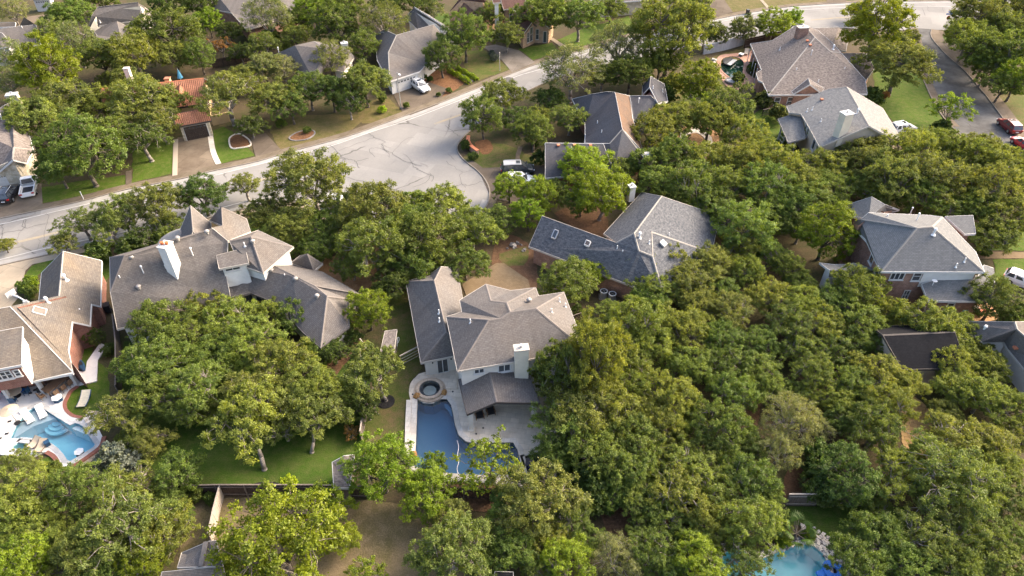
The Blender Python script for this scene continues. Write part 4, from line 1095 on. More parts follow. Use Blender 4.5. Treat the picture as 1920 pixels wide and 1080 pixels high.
# ---- 6: weathered roof house by the corner
h6 = House('house', 'weathered brown roofed brick house beside the dark green pool', (1520, 120), 'roof_weathered', 'red_brick', 'white_trim', 'cap_light')
h6.mass({'a': (1407, 82, 3.2), 'b': (1428, 131, 3.2), 'c': (1418, 137, 3.0), 'd': (1422, 151, 3.0), 'e': (1430, 154, 3.0), 'f': (1441, 178, 3.0), 'g': (1626, 176, 3.0), 'p': (1528, 70, 7.4), 'q': (1557, 97, 6.6, 1), 'r': (1577, 99, 6.6, 1), 's': (1622, 149, 3.4, 1),
         'm': (1492, 48, 6.4, 1), 'n': (1505, 44, 6.4, 1), 'o': (1448, 76, 4.3, 1), 't': (1562, 82, 4.4, 1), 'u': (1535, 58, 5.0, 1)},
        ['abcdefpnmo', 'fgsrqp', 'pqrtun'])
h6.mass({'a': (1525, 53, 4.9), 'b': (1572, 51, 4.9), 'c': (1592, 66, 2.9), 'd': (1586, 96, 2.9), 'e': (1560, 92, 4.0), 'f': (1530, 70, 4.4)}, ['abcdef'], caps=False)
h6.mass({'a': (1576, 100, 5.2), 'b': (1624, 100, 3.4), 'c': (1640, 128, 2.9), 'd': (1624, 150, 2.9), 'e': (1596, 122, 5.0)}, ['abcde'], caps=False)
h6.mass({'a': (1488, 176, 3.1), 'b': (1519, 158, 4.9), 'c': (1540, 174, 3.1), 'd': (1516, 147, 5.0), 'e': (1484, 172, 3.2), 'f': (1546, 166, 3.4)}, ['abde', 'bcfd'], over=.25)
h6.opening('fg', .06, .12, .9, 2.3, mull=0, rows=2); h6.opening('fg', .2, .26, .9, 2.3, mull=0, rows=2) if 'fg' in h6.edges else None
A, B = P(1441, 178, 3.0), P(1626, 176, 3.0)
chim(h6, 1501, 68, 50, 1.9, 1.2, .15, 'red_brick', cap='cream_trim')
for q in ((1462, 93, 'pipe'), (1514, 77, 'box'), (1519, 85, 'box'), (1520, 105, 'tall'), (1493, 132, 'pipe'), (1583, 131, 'pipe'), (1534, 154, 'pipe'), (1562, 92, 'flue')): h6.vent(*q)
# white framed sun room on the pool side
for k in range(6):
    a = P(1409 + 3.6 * k, 92 + 9.2 * k, 2.9); c = P(1409 + 3.6 * k, 92 + 9.2 * k, 2.9)
    MB().tube((a[0] - .25, a[1] + .1, 0), (a[0] - .25, a[1] + .1, 2.9), .07).build('post', M['white_trim'], h6.root)

# ---- 7: silver roof house with cream chimney
h7 = House('house', 'silver grey roofed house with tall cream chimney and white porch', (1570, 230), 'roof_silver', 'beige_siding', 'cream_trim', 'cap_light')
h7.mass({'p': (1588, 163, 7.9), 'q': (1630, 236, 7.9), 'a': (1537, 276, 4.9), 'b': (1521, 246, 4.9), 'c': (1502, 213, 4.9), 'd': (1480, 211, 4.4), 'e': (1475, 200, 4.4), 'f': (1553, 167, 6.6, 1), 'g': (1655, 203, 5.2), 'h': (1690, 260, 3.6), 'i': (1680, 263, 3.7, 1), 'j': (1652, 249, 6.2, 1)},
        ['pqabcdef', 'pqjihg'])
h7.opening('ab', .15, .4, 2.6, 4.2, mull=0); h7.opening('ab', .55, .8, 2.6, 4.2, mull=0); h7.opening('bc', .3, .42, 3.0, 4.2, mull=0); h7.opening('bc', .5, .62, 3.0, 4.2, mull=0)
h7.mass({'a': (1459, 223, 3.0), 'b': (1478, 267, 3.0), 'c': (1510, 259, 3.3), 'd': (1503, 218, 4.2), 'e': (1484, 215, 3.9)}, ['abcde'], walls=False, caps=False)
for (px, py) in ((1459, 262), (1467, 272), (1476, 290), (1484, 290)): h7.column(px, py, 3.0, .12)
for t in ((1459, 262, 1467, 272), (1467, 272, 1476, 290)):
    for z in (.3, 1.0): MB().beam(P(t[0], t[1]) + np.array([0, 0, z]), P(t[2], t[3]) + np.array([0, 0, z]), .07, .09).build('rail', M['white_trim'], h7.root)
h7.mass({'a': (1590, 277, 2.9), 'b': (1597, 285, 2.7), 'c': (1672, 258, 2.7), 'd': (1659, 245, 3.6), 'e': (1650, 247, 3.8), 'f': (1600, 272, 3.6, 1)}, ['abcdef'], roof='roof_charcoal', caps=False)
chim(h7, 1575, 252, 211, 1.5, 1.2, .35, 'cream_siding', cap='white_trim', label='tall cream boarded chimney on the silver roof')
for q in ((1541, 187, 'box'), (1523, 206, 'pipe'), (1513, 209, 'pipe'), (1539, 228, 'pipe'), (1607, 213, 'flue')): h7.vent(*q)
h7.mass({'a': (1717, 241, 3.6), 'l': (1702, 256, 2.6), 'f': (1706, 264, 2.6), 'r': (1736, 262, 2.6), 'b': (1728, 252, 2.6)}, ['alf', 'afr', 'arb', 'abl'], roof='roof_charcoal', walls=False)

# ---- 8: grey roofed two storey brick house
h8 = House('house', 'two storey red brick house with wide grey hip roof at right', (1730, 500), 'roof_grey', 'red_brick', 'white_trim', 'cap_light')
h8.mass({'L': (1652, 509, 5.6), 'R': (1846, 510, 5.6), 'p': (1720, 427, 8.5, 1), 'q': (1748, 425, 8.5, 1), 'n': (1615, 411, 8.0, 1), 'B': (1601, 414, 5.6), 'C': (1626, 452, 5.6), 'D': (1612, 438, 5.6),
         's': (1767, 407, 8.1, 1), 't': (1829, 472, 5.6), 'm': (1628, 399, 7.6), 'o': (1808, 402, 5.6), 'v': (1745, 404, 8.2, 1)},
        ['LRqp', 'LpnBDC', 'Rtsq', 'npqsvm'], over=.5)
h8.opening('LR', .10, .245, 4.05, 5.2, mull=2); h8.opening('LR', .34, .425, 3.9, 5.2, mull=0, rows=2); h8.opening('LR', .33, .39, 1.0, 2.4, mull=1, rows=2)
h8.opening('LC', .12, .3, 3.7, 5.0, mull=0); h8.opening('LC', .55, .75, 3.7, 5.0, mull=0)
A, B, nn = h8.edges['LR']; q0, q1 = A + (B - A) * .44, A + (B - A) * .985
h8.slab([np.array([q0[0], q0[1] - .06, 3.0]), np.array([q1[0], q1[1] - .06, 3.0]), np.array([q1[0], q1[1] - .06, 5.4]), np.array([q0[0], q0[1] - .06, 5.4])], M['white_siding'], 'siding_panel', .05)
h8.mass({'a': (1740, 564, 2.8), 'b': (1845, 565, 2.8), 'c': (1866, 527, 2.8), 'd': (1863, 503, 4.2), 'e': (1845, 497, 4.6), 'f': (1834, 518, 4.4), 'g': (1780, 518, 4.4), 'h': (1728, 533, 3.6)}, ['abcdefgh'], caps=False)
h8.opening('ab', .42, .55, .2, 2.1, 'door', mull=0)
h8.mass({'a': (1773, 406, 5.4), 'b': (1824, 404, 5.4), 'c': (1829, 438, 4.2), 'd': (1809, 439, 4.2)}, ['abcd'], caps=False)
h8.mass({'a': (1537, 493, 3.0), 'b': (1553, 521, 2.6), 'c': (1652, 521, 2.6), 'd': (1650, 507, 3.7), 'e': (1600, 492, 3.7), 'f': (1556, 507, 3.6)}, ['afed', 'fbcd'], wall='white_siding', caps=False)
h8.mass({'a': (1592, 383, 2.8), 'b': (1598, 406, 2.8), 'c': (1629, 409, 4.0), 'd': (1634, 369, 4.8), 'e': (1665, 397, 2.9), 'f': (1687, 393, 2.9), 'g': (1660, 384, 4.6)}, ['abcd', 'dcefg'], caps=False)
for q in ((1706, 402, 'tall'), (1718, 414, 'tall'), (1750, 439, 'flue'), (1636, 438, 'pipe'), (1792, 500, 'pipe'), (1808, 490, 'pipe'), (1662, 409, 'pipe')): h8.vent(*q)
dq, dn = h8.on(1748, 535)
m = MB().tube(dq, dq + np.array([0, 0, .7]), .04).cyl(dq + np.array([0, 0, .55]), .04, .16, 14, .3)
m.build('satellite_dish', M['white_metal'], h8.root)

# ---- 9, 10: right edge roofs
h9 = House('house', 'pale taupe hip roofed house cut by the right edge', (1890, 640), 'roof_taupe', 'stucco', 'cream_trim', 'cap_light')
h9.mass({'a': (1803, 603, 2.8), 'b': (1840, 641, 2.8), 'c': (1882, 640, 2.9), 'd': (1907, 617, 5.4), 'e': (1903, 604, 4.9, 1), 'f': (1960, 740, 2.8), 'g': (1890, 655, 2.8), 'h': (1990, 690, 5.4), 'i': (1990, 600, 2.8)}, ['abcde', 'cgfhd', 'dhie'])
h9.vent(1843, 621, 'flue'); h9.vent(1906, 652, 'box')
h10 = House('house', 'black roofed house half hidden under oaks at right', (1720, 660), 'roof_black', 'beige_siding', 'dark_trim', 'dark_trim')
h10.mass({'a': (1655, 628, 4.4), 'b': (1790, 622, 4.4), 'c': (1812, 690, 2.8), 'd': (1692, 693, 2.8), 'e': (1634, 612, 2.8), 'f': (1775, 608, 2.8)}, ['adcb', 'abfe'])

# ---- 11: clay tile house
h11 = House('house', 'clay tile roofed ochre house behind the big oaks', (280, 200), 'clay_tile', 'ochre_stucco', 'dark_trim', 'cap_brown')
bk = BEH((187, 166), (382, 146), 6.2, 4.5, 3.6)
h11.mass({'a': (187, 166, 6.2), 'b': (382, 146, 6.2), 'c': (392, 194, 3.2), 'd': (196, 218, 3.2), 'x': bk[0], 'y': bk[1]}, ['adcb', 'abyx'], cap='terracotta')
h11.mass({'a': (337, 158, 5.9), 'l': (318, 178, 4.4), 'r': (354, 174, 4.4), 'f': (336, 190, 4.2), 'b': (338, 163, 4.6)}, ['alf', 'afr'], walls=False, caps=False)
h11.mass({'a': (330, 238, 2.9), 'b': (396, 226, 2.9), 'c': (391, 202, 4.3), 'd': (326, 214, 4.3)}, ['abcd'], wall='limestone')
h11.opening('ab', .1, .88, .05, 2.4, 'garage', frame='dark_wood')
chim(h11, 241, 140, 127, .8, .8, .1, 'stucco', zb=5.4, cap='cream_trim', flue=False)
chim(h11, 316, 154, 146, .8, .8, .1, 'ochre_stucco', zb=5.4, cap='clay_tile', flue=False)
wl = P(400, 236); w2 = P(432, 228)
h11.slab([(wl[0], wl[1], 0), (w2[0], w2[1], 0), (w2[0], w2[1], 1.7), (wl[0], wl[1], 1.7)], M['ochre_stucco'], 'garden_wall', .3)

# ---- 12: white house with parked white car
h12 = House('house', 'white walled house with taupe roof and white garage door', (760, 100), 'roof_taupe', 'white_siding', 'white_trim', 'cap_light')
h12.mass({'a': (760, 33, 3.4), 'b': (777, 13, 5.8), 'c': (833, 49, 5.6), 'd': (815, 50, 3.8), 'e': (784, 57, 3.2)}, ['abcde'], caps=False)
bk = BEH((777, 13), (833, 49), 5.7, 3.5, 3.2)
h12.mass({'b': (777, 13.2, 5.77), 'c': (833, 49.2, 5.57), 'x': bk[0], 'y': bk[1]}, ['bxyc'], caps=False)
h12.mass({'a': (743, 66, 6.2), 'b': (813, 46, 6.2), 'c': (846, 84, 2.9), 'd': (800, 120, 2.9), 'e': (787, 134, 2.8), 'f': (730, 153, 2.8), 'g': (707, 112, 2.9), 'h': (703, 64, 2.9), 'i': (721, 56, 4.8), 'k': (728, 98, 5.2, 1), 'j': (722, 57, 5.0), 'l': (766, 122, 3.6, 1)},
         ['abcdk', 'kdef', 'kfghia'])
h12.opening('ef', .1, .8, .05, 2.2, 'garage', frame='white_trim'); h12.opening('cd', .3, .55, 1.0, 2.2, mull=1)
h12.vent(805, 72, 'pipe'); h12.vent(800, 83, 'pipe')

# ---- 13 to 16: far left roofs
h13 = House('house', 'taupe hip roofed house behind oaks with a white chimney', (590, 110), 'roof_taupe', 'stucco', 'cream_trim', 'cap_light')
h13.mass({'a': (553, 85, 6.0), 'b': (588, 77, 6.0), 'c': (638, 84, 3.0), 'd': (600, 142, 3.0), 'e': (586, 146, 3.0), 'f': (503, 107, 3.0), 'h': (612, 92, 5.0, 1)}, ['abhde'.replace('e', 'ef'), 'bch', 'chd'])
h13.mass({'a': (640, 92, 4.6), 'b': (652, 90, 4.6), 'c': (664, 108, 3.0), 'd': (645, 135, 3.0), 'e': (622, 130, 3.0)}, ['abcde'], caps=False)
chim(h13, 648, 98, 80, 1.2, .9, .3, 'white_siding', zb=3.6)
h13.vent(523, 99, 'tall')
h14 = House('house', 'grey two level roof house among far left trees', (220, 40), 'roof_taupe', 'cream_siding', 'cream_trim', 'cap_light')
h14.mass({'a': (183, 13, 6.8), 'b': (258, 4, 6.8), 'c': (284, 22, 3.6), 'd': (267, 37, 3.6), 'e': (229, 42, 3.6), 'g': (206, 45, 3.6), 'h': (166, 51, 3.6), 'i': (172, 29, 5.2, 1)}, ['abcdeghi'])
h14.mass({'a': (219, 40, 4.2), 'b': (171, 52, 2.8), 'c': (181, 76, 2.5), 'd': (227, 72, 2.5), 'e': (247, 53, 2.6), 'f': (182, 66, 2.6)}, ['abfcde'], caps=False)
h14.vent(188, 42, 'pipe'); h14.vent(251, 18, 'pipe')
h15 = House('house', 'grey roofed house with white dormer at upper left edge', (30, 80), 'roof_taupe', 'white_siding', 'white_trim', 'cap_light')
h15.mass({'a': (-60, 60, 5.4), 'b': (67, 46, 5.4), 'c': (76, 84, 3.0), 'd': (24, 92, 3.0), 'e': (-60, 104, 3.0)}, ['abcde'])
h15.mass({'a': (-20, 58, 5.8), 'b': (4, 62, 5.6), 'c': (21, 80, 4.4), 'd': (18, 88, 4.2), 'e': (-30, 92, 4.2)}, ['abcde'], base=1.0, caps=False, cap='cap_light')
h15.opening('de', .2, .5, 2.0, 3.4, mull=0)
h15.mass({'a': (45, 32, 5.0), 'l': (36, 50, 3.2), 'r': (66, 46, 3.2), 'b': (56, 40, 3.0)}, ['alr', 'arb'], walls=False, roof='roof_beige', caps=False)
h15.mass({'a': (-30, 42, 4.2), 'b': (29, 42, 4.2), 'c': (28, 50, 3.6), 'd': (-30, 52, 3.6)}, ['abcd'], roof='roof_beige', caps=False)
h15.vent(42, 53, 'pipe')
h16 = House('house', 'weathered roofed brick house behind a bare feathery tree', (450, 40), 'roof_taupe', 'red_brick', 'cream_trim', 'cap_light')
h16.mass({'a': (400, -18, 6.0), 'b': (540, -30, 6.0), 'c': (560, 20, 3.0), 'd': (502, 44, 3.0), 'e': (463, 56, 3.0), 'f': (434, 24, 3.4), 'g': (372, 12, 3.2)}, ['abcdefg'])
hx = House('house', 'white walled building with blue-grey front far at upper left', (70, 0), 'roof_taupe', 'white_siding', 'white_trim', 'cap_light')
hx.mass({'a': (52, -22, 4.6), 'b': (96, -24, 4.6), 'c': (94, -4, 3.0), 'd': (56, -2, 3.0)}, ['abcd'], caps=False)
hx.opening('cd', .1, .9, .1, 2.4, 'garage', frame='white_trim')

# ---- 17: brown roofed brick house at the top
h17 = House('house', 'brown roofed brick house with arched windows and brick chimney', (960, 50), 'roof_brown', 'tan_brick', 'cream_trim', 'cap_brown')
h17.mass({'a': (844, 20, 4.0), 'b': (866, -8, 7.4), 'c': (905, -4, 7.4), 'd': (934, 18, 4.4), 'e': (922, 20, 4.6, 1), 'f': (880, 30, 4.0)}, ['abcdef'])
h17.mass({'a': (936, -14, 8.2), 'b': (984, -20, 8.2), 'c': (985, 12, 5.6), 'd': (944, 18, 5.6)}, ['abcd'], wall='tan_brick', caps=False)
h17.opening('cd', .3, .75, 2.8, 5.2, mull=1, rows=2)
A = P(924, 0, 6.5)
h17.mass({'a': (922, -8, 8.8), 'b': (938, -10, 8.8), 'c': (939, 4, 7.6), 'd': (925, 6, 7.6)}, ['abcd'], wall='white_siding', caps=False)
h17.mass({'a': (966, 44, 3.2), 'b': (980, 66, 2.9), 'c': (1004, 32, 5.4), 'd': (1030, 52, 3.2), 'e': (1022, 22, 5.2), 'f': (978, 16, 5.0), 'g': (1040, 36, 3.4)}, ['abcef', 'cdge'], over=.15)
if 'bc' in h17.edges:
    h17.opening('bc', .34, .52, .8, 2.9, 'window', mull=0, rows=2, frame='cream_trim'); h17.opening('bc', .58, .82, .8, 3.6, 'window', mull=0, rows=2, frame='cream_trim')
if 'cd' in h17.edges:
    h17.opening('cd', .08, .3, .8, 2.9, 'window', mull=0, rows=2, frame='cream_trim'); h17.opening('cd', .62, .86, .1, 2.4, 'door', mull=0, frame='cream_trim')
chim(h17, 966, 44, 20, 1.2, 1.0, .2, 'tan_brick', zb=3.0, cap='cream_trim')
h21 = House('house', 'pale stone house behind trees at the top edge', (1170, 10), 'roof_taupe', 'limestone', 'white_trim', 'cap_light')
h21.mass({'a': (1105, -26, 5.4), 'b': (1205, -36, 5.4), 'c': (1210, 0, 3.2), 'd': (1110, 8, 3.2)}, ['abcd'])
h21.opening('cd', .55, .68, .8, 2.4, mull=1); h21.opening('cd', .75, .95, .1, 2.3, 'garage')

# ---- 18: left edge house with garage
h18 = House('house', 'taupe roofed house with pale garage gable at left edge', (10, 270), 'roof_weathered', 'limestone', 'white_trim', 'cap_light')
h18.mass({'a': (-60, 236, 6.2), 'b': (22, 190, 6.4), 'c': (42, 206, 5.2), 'd': (62, 280, 3.0), 'e': (50, 306, 2.9), 'f': (24, 299, 4.6), 'g': (26, 276, 5.0), 'h': (0, 320, 2.9), 'i': (-60, 330, 2.9), 'k': (0, 204, 4.6)},
         ['kbcdgfhia'.replace('kb', 'b').replace('a', 'a'), 'gdef'], iters=0)
wl, wr, wt = P(-12, 355), P(56, 342), P(24, 299, 4.4)
h18.slab([(wl[0], wl[1], 0), (wr[0], wr[1], 0), (wr[0], wr[1], 2.8), (wt[0], wl[1] * .45 + wr[1] * .55, 4.3), (wl[0], wl[1], 2.8)], M['limestone'], 'gable_wall', .25)
h18.edges['gg'] = (wl, wr, np.array([wr[1] - wl[1], wl[0] - wr[0]]) / np.linalg.norm((wr - wl)[:2]))
h18.opening('gg', .22, .62, .05, 2.1, 'garage'); h18.opening('gg', .76, .97, .05, 2.1, 'garage')
chim(h18, 31, 196, 176, 1.6, 1.1, .3, 'limestone', zb=4.5, cap='coping_grey', label='pale stone chimney with a metal flue')
h18.vent(3, 222, 'flue')

# ---- 19: roof at the bottom, 20: shed, 23: low shed
h19 = House('house', 'taupe roofed house at the bottom edge under yellow green trees', (370, 1060), 'roof_taupe', 'stucco', 'cream_trim', 'cap_brown')
h19.mass({'a': (341, 1037, 2.8), 'b': (392, 1015, 4.0), 'c': (405, 1014, 4.0), 'd': (418, 1062, 4.4), 'e': (333, 1064, 3.8)}, ['abcde'], caps=False)
h19.mass({'a': (304, 1073, 3.6), 'b': (418, 1062, 4.3), 'c': (440, 1180, 2.8), 'd': (280, 1190, 2.8)}, ['abcd'], roof='roof_beige', caps=False)
m = MB().beam(P(386, 1016, 4.05), P(376, 1062, 4.2), .35, .12).build('ridge_cap', M['cap_dark'], h19.root)
sh = House('shed', 'small grey shingled shed at the end of the green lawn', (640, 890), 'roof_weathered', 'grey_wood', 'white_trim', 'cap_light', 'shed')
sh.mass({'a': (623, 867, 2.1), 'b': (645, 855, 2.5), 'c': (664, 853, 2.1), 'd': (655, 915, 2.1), 'e': (626, 915, 2.1)}, ['abcde'], caps=False, over=.15)
sh2 = House('shed', 'narrow grey roofed shed between two houses', (725, 640), 'roof_weathered', 'grey_wood', 'cream_trim', 'cap_light', 'shed')
sh2.mass({'a': (722, 621, 2.3), 'b': (744, 618, 2.2), 'c': (738, 664, 2.2), 'd': (712, 666, 2.3)}, ['adcb'], caps=False, over=.12)
sh3 = House('shed', 'low dark roof at the bottom edge between near trees', (946, 1080), 'roof_black', 'grey_wood', 'cream_trim', 'cap_light', 'shed')
sh3.mass({'a': (928, 1072, 2.2), 'b': (962, 1073, 2.2), 'c': (964, 1110, 2.2), 'd': (926, 1110, 2.2)}, ['adcb'], caps=False, over=.12)
# ================================================================ trees
def m_leaf(name):
    """leaf colour comes from the tree (object colour) and from the clump and leaf (vertex 'tint')"""
    m, t = new_mat(name); w = NT(t)
    oc = w.n('ObjectInfo').outputs['Color']
    at = w.n('Attribute', attribute_name='tint')
    sp = w.n('SeparateColor', {0: at.outputs['Color']})
    a = w.mix(1.0, oc, w.mix(sp.outputs[0], (.58, .66, .66), (1.42, 1.34, 1.12)), 'MULTIPLY')       # per clump and leaf
    young = w.mix(1.0, oc, (1.95, 1.75, .8), 'MULTIPLY')
    col = w.mix(sp.outputs[1], a, young)
    df = w.n('BsdfDiffuse', {'Color': col})
    tl = w.n('BsdfTranslucent', {'Color': w.mix(1.0, col, (1.25, 1.2, .55), 'MULTIPLY')})
    mx = w.n('MixShader', {0: .43, 1: df.outputs[0], 2: tl.outputs[0]})
    gl = w.n('BsdfGlossy', {'Roughness': .45, 'Color': (.7, .7, .65, 1)})
    m2 = w.n('MixShader', {0: .02, 1: mx.outputs[0], 2: gl.outputs[0]})
    o = w.n('OutputMaterial'); t.links.new(m2.outputs[0], o.inputs[0])
    return m
M['leaf'] = m_leaf('leaf')
M['bark'] = m_wood('bark', (.17, .145, .12), (.09, .075, .06))
M['bark_pale'] = m_wood('bark_pale', (.29, .26, .225), (.19, .165, .145))
def leaf_mesh(name, c, nrm, size, clump_t, young, rng, asp=.62):
    """n rhombic leaf sprays with centre c and facing nrm"""
    n = len(c)
    t = rng.normal(size=(n, 3)); t -= (t * nrm).sum(1, keepdims=True) * nrm
    t /= np.linalg.norm(t, axis=1, keepdims=True) + 1e-9
    b = np.cross(nrm, t)
    L = size[:, None]; Wd = L * asp
    fold = nrm * (L * .18)
    V = np.empty((n, 4, 3))
    V[:, 0] = c - t * L; V[:, 1] = c + b * Wd + fold; V[:, 2] = c + t * L; V[:, 3] = c - b * Wd + fold
    me = bpy.data.meshes.new(name)
    me.vertices.add(4 * n); me.loops.add(4 * n); me.polygons.add(n)
    me.vertices.foreach_set('co', V.reshape(-1).astype(np.float32))
    me.loops.foreach_set('vertex_index', np.arange(4 * n, dtype=np.int32))
    me.polygons.foreach_set('loop_start', np.arange(0, 4 * n, 4, dtype=np.int32))
    at = me.attributes.new('tint', 'FLOAT_COLOR', 'POINT')
    colr = np.zeros((n, 4, 4), np.float32)
    colr[:, :, 0] = np.clip(clump_t + rng.normal(0, .16, n), 0, 1)[:, None]
    colr[:, :, 1] = np.clip(young, 0, 1)[:, None]
    colr[:, :, 3] = 1
    at.data.foreach_set('color', colr.reshape(-1))
    me.materials.append(M['leaf'])
    me.update(calc_edges=True)
    return me

def grow(seed, R=5.0, b=3.3, zc=5.3, nclump=70, leaves=260, lsize=.21, rough=.22, crs=(.19, .33), sparse=0.0, young=.22, nlimb=5, trunk_r=.30, bark='bark', lean=0.0, low=-.35, open_=0.0, name='tree', shift=(0, 0)):
    rng = np.random.default_rng(seed)
    # uneven outline: a few big bulges in plan and height
    ph = rng.uniform(0, 2 * np.pi, 6); am = rng.uniform(.4, 1, 6)
    def bulge(az):
        return 1 + rough * sum(am[k] * np.sin((k + 1.5) * az + ph[k]) for k in range(5)) / 2.2
    C, CR = [], []
    tries = 0
    while len(C) < nclump and tries < 6000:
        tries += 1
        az = rng.uniform(0, 2 * np.pi); se = rng.uniform(low, 1.0)
        ce = math.sqrt(max(0, 1 - se * se))
        q = rng.uniform(.62, .97) if rng.random() < .78 else rng.uniform(.15, .6)
        k = bulge(az) * (1 + rng.normal(0, .07))
        cr = R * rng.uniform(*crs) * (1.1 - .25 * q)
        c = np.array([math.cos(az) * ce * R * k * q, math.sin(az) * ce * R * k * q, zc + se * b * q * (1 + rng.normal(0, .1))])
        if c[2] - cr * .5 < .8: continue
        if any(np.linalg.norm((c - d) * [1, 1, 1.25]) < .62 * (cr + e) / 1.15 for d, e in zip(C, CR)): continue
        C.append(c); CR.append(cr)
    C, CR = np.array(C) + [shift[0], shift[1], 0], np.array(CR)
    cs, ns, ss, ct, yy = [], [], [], [], []
    for i in range(len(C)):
        # a clump is a handful of ragged sprays standing on its twig ends, not a ball
        nt_ = int(rng.integers(7, 13))
        tu = rng.normal(size=(nt_, 3)); tu[:, 2] = tu[:, 2] * .7 + .45
        outw = C[i] - np.array([shift[0], shift[1], zc - b * .4]); outw /= np.linalg.norm(outw) + 1e-9
        tu += outw * .35
        tu /= np.linalg.norm(tu, axis=1, keepdims=True)
        tr = CR[i] * rng.uniform(.55, 1.25, nt_)
        tb = rng.normal(0, .13, nt_)
        n = int(leaves * (CR[i] / (R * .26)) ** 2 * (1 - sparse * rng.random()) * rng.uniform(.75, 1.1))
        which = rng.integers(0, nt_, n)
        core = C[i] + tu[which] * (tr[which] * rng.uniform(.25, 1.0, n) ** .55)[:, None] * [1, 1, .85]
        pnt = core + rng.normal(0, 1, (n, 3)) * CR[i] * np.array([.17, .17, .12])
        d = tu[which]
        nr = d * .55 + rng.normal(size=(n, 3)) * .5 + [0, 0, .42]
        nr /= np.linalg.norm(nr, axis=1, keepdims=True)
        cs.append(pnt); ns.append(nr)
        ss.append(lsize * rng.uniform(.55, 1.3, n))
        base = np.clip(.5 + rng.normal(0, .17), .05, .95)
        ct.append(np.clip(base + tb[which], 0, 1))
        yb = max(0, rng.normal(young, .3))
        yy.append(np.where(rng.random(n) < .5, yb * rng.uniform(.3, 1.1, n), yb * .15))
    cs, ns, ss, ct, yy = map(np.concatenate, (cs, ns, ss, ct, yy))
    if open_:
        keep = rng.random(len(cs)) > open_
        cs, ns, ss, ct, yy = cs[keep], ns[keep], ss[keep], ct[keep], yy[keep]
    crown = leaf_mesh(name + '_crown', cs, ns, ss, ct, yy, rng)
    # trunk, limbs and twigs
    mb = MB()
    fork = np.array([lean * .6 + shift[0] * .45, rng.normal(0, .15) + shift[1] * .45, max(.9, zc - b * .75)])
    base = np.array([0, 0, -.15])
    mid = (base + fork) / 2 + [rng.normal(0, .12), rng.normal(0, .12), 0]
    mb.tube(base, base + [0, 0, .4], trunk_r * 1.5, trunk_r * 1.08, 8).tube(base + [0, 0, .38], mid, trunk_r * 1.08, trunk_r * .9, 8).tube(mid, fork, trunk_r * .92, trunk_r * .85, 8)
    order = rng.permutation(len(C))
    limbs = []
    for k in range(nlimb):
        az = 2 * np.pi * (k + rng.uniform(-.3, .3)) / nlimb
        e = np.array([shift[0] + math.cos(az) * R * .5, shift[1] + math.sin(az) * R * .5, zc + b * rng.uniform(-.1, .35)])
        m1 = fork * .55 + e * .45 + [rng.normal(0, .3), rng.normal(0, .3), -.25]
        mb.tube(fork - [0, 0, .15], m1, trunk_r * .66, trunk_r * .48, 7).tube(m1, e, trunk_r * .48, trunk_r * .26, 6)
        limbs += [m1, m1 * .5 + e * .5, e]
    limbs = np.array(limbs)
    for i in order:
        a = limbs[np.argmin(np.linalg.norm(limbs - C[i], axis=1))]
        e = C[i] + [0, 0, CR[i] * .1]
        m1 = (a + e) / 2 + rng.normal(0, .22, 3)
        mb.tube(a, m1, trunk_r * .2, trunk_r * .15, 5).tube(m1, e, trunk_r * .15, trunk_r * .07, 4)
        for _ in range(3):
            d = rng.normal(size=3); d[2] = abs(d[2]) * .6; d /= np.linalg.norm(d)
            mb.tube(e, e + d * CR[i] * rng.uniform(.7, 1.02), trunk_r * .075, trunk_r * .03, 3)
    tm = bpy.data.meshes.new(name + '_trunk')
    tm.from_pydata(mb.V, [], mb.F)
    tm.polygons.foreach_set('use_smooth', [True] * len(tm.polygons))
    tm.materials.append(M[bark])
    return crown, tm, R

KIND = {}
KIND['oak'] = [grow(11 + i, b=3.1 + .25 * (i % 3), nclump=132 - 8 * (i % 3), leaves=720, lsize=.112, low=-.5, crs=(.10, .26), rough=.34, bark='bark_pale' if i % 2 else 'bark', name='oak') for i in range(7)]
KIND['open'] = [grow(31 + i, nclump=84, leaves=640, lsize=.115, rough=.42, crs=(.10, .26), bark='bark_pale', nlimb=6, name='oak', b=3.0, zc=5.4, low=-.25, open_=.1, trunk_r=.38) for i in range(4)]
KIND['round'] = [grow(51 + i, R=5.0, b=4.3, zc=5.9, nclump=130, leaves=620, lsize=.118, rough=.14, crs=(.11, .25), young=.12, low=-.7, name='elm') for i in range(3)]
KIND['broad'] = [grow(71 + i, R=5.0, b=4.0, zc=5.6, nclump=110, leaves=560, lsize=.125, crs=(.12, .26), rough=.26, young=.2, low=-.6, name='broadleaf') for i in range(2)]
KIND['light'] = [grow(91 + i, R=5.0, b=3.6, zc=5.2, nclump=44, leaves=230, lsize=.18, rough=.36, crs=(.15, .26), young=.35, low=-.5, bark='bark_pale', name='light_tree') for i in range(3)]
KIND['feather'] = [grow(111 + i, R=5.0, b=4.2, zc=5.8, nclump=92, leaves=430, lsize=.10, rough=.3, crs=(.13, .29), young=.1, low=-.5, bark='bark_pale', nlimb=8, name='feather_tree') for i in range(2)]
KIND['bush'] = [grow(131 + i, R=5.0, b=4.6, zc=4.4, nclump=50, leaves=260, lsize=.30, rough=.22, crs=(.22, .36), young=.15, low=-.6, trunk_r=.2, name='shrub') for i in range(3)]

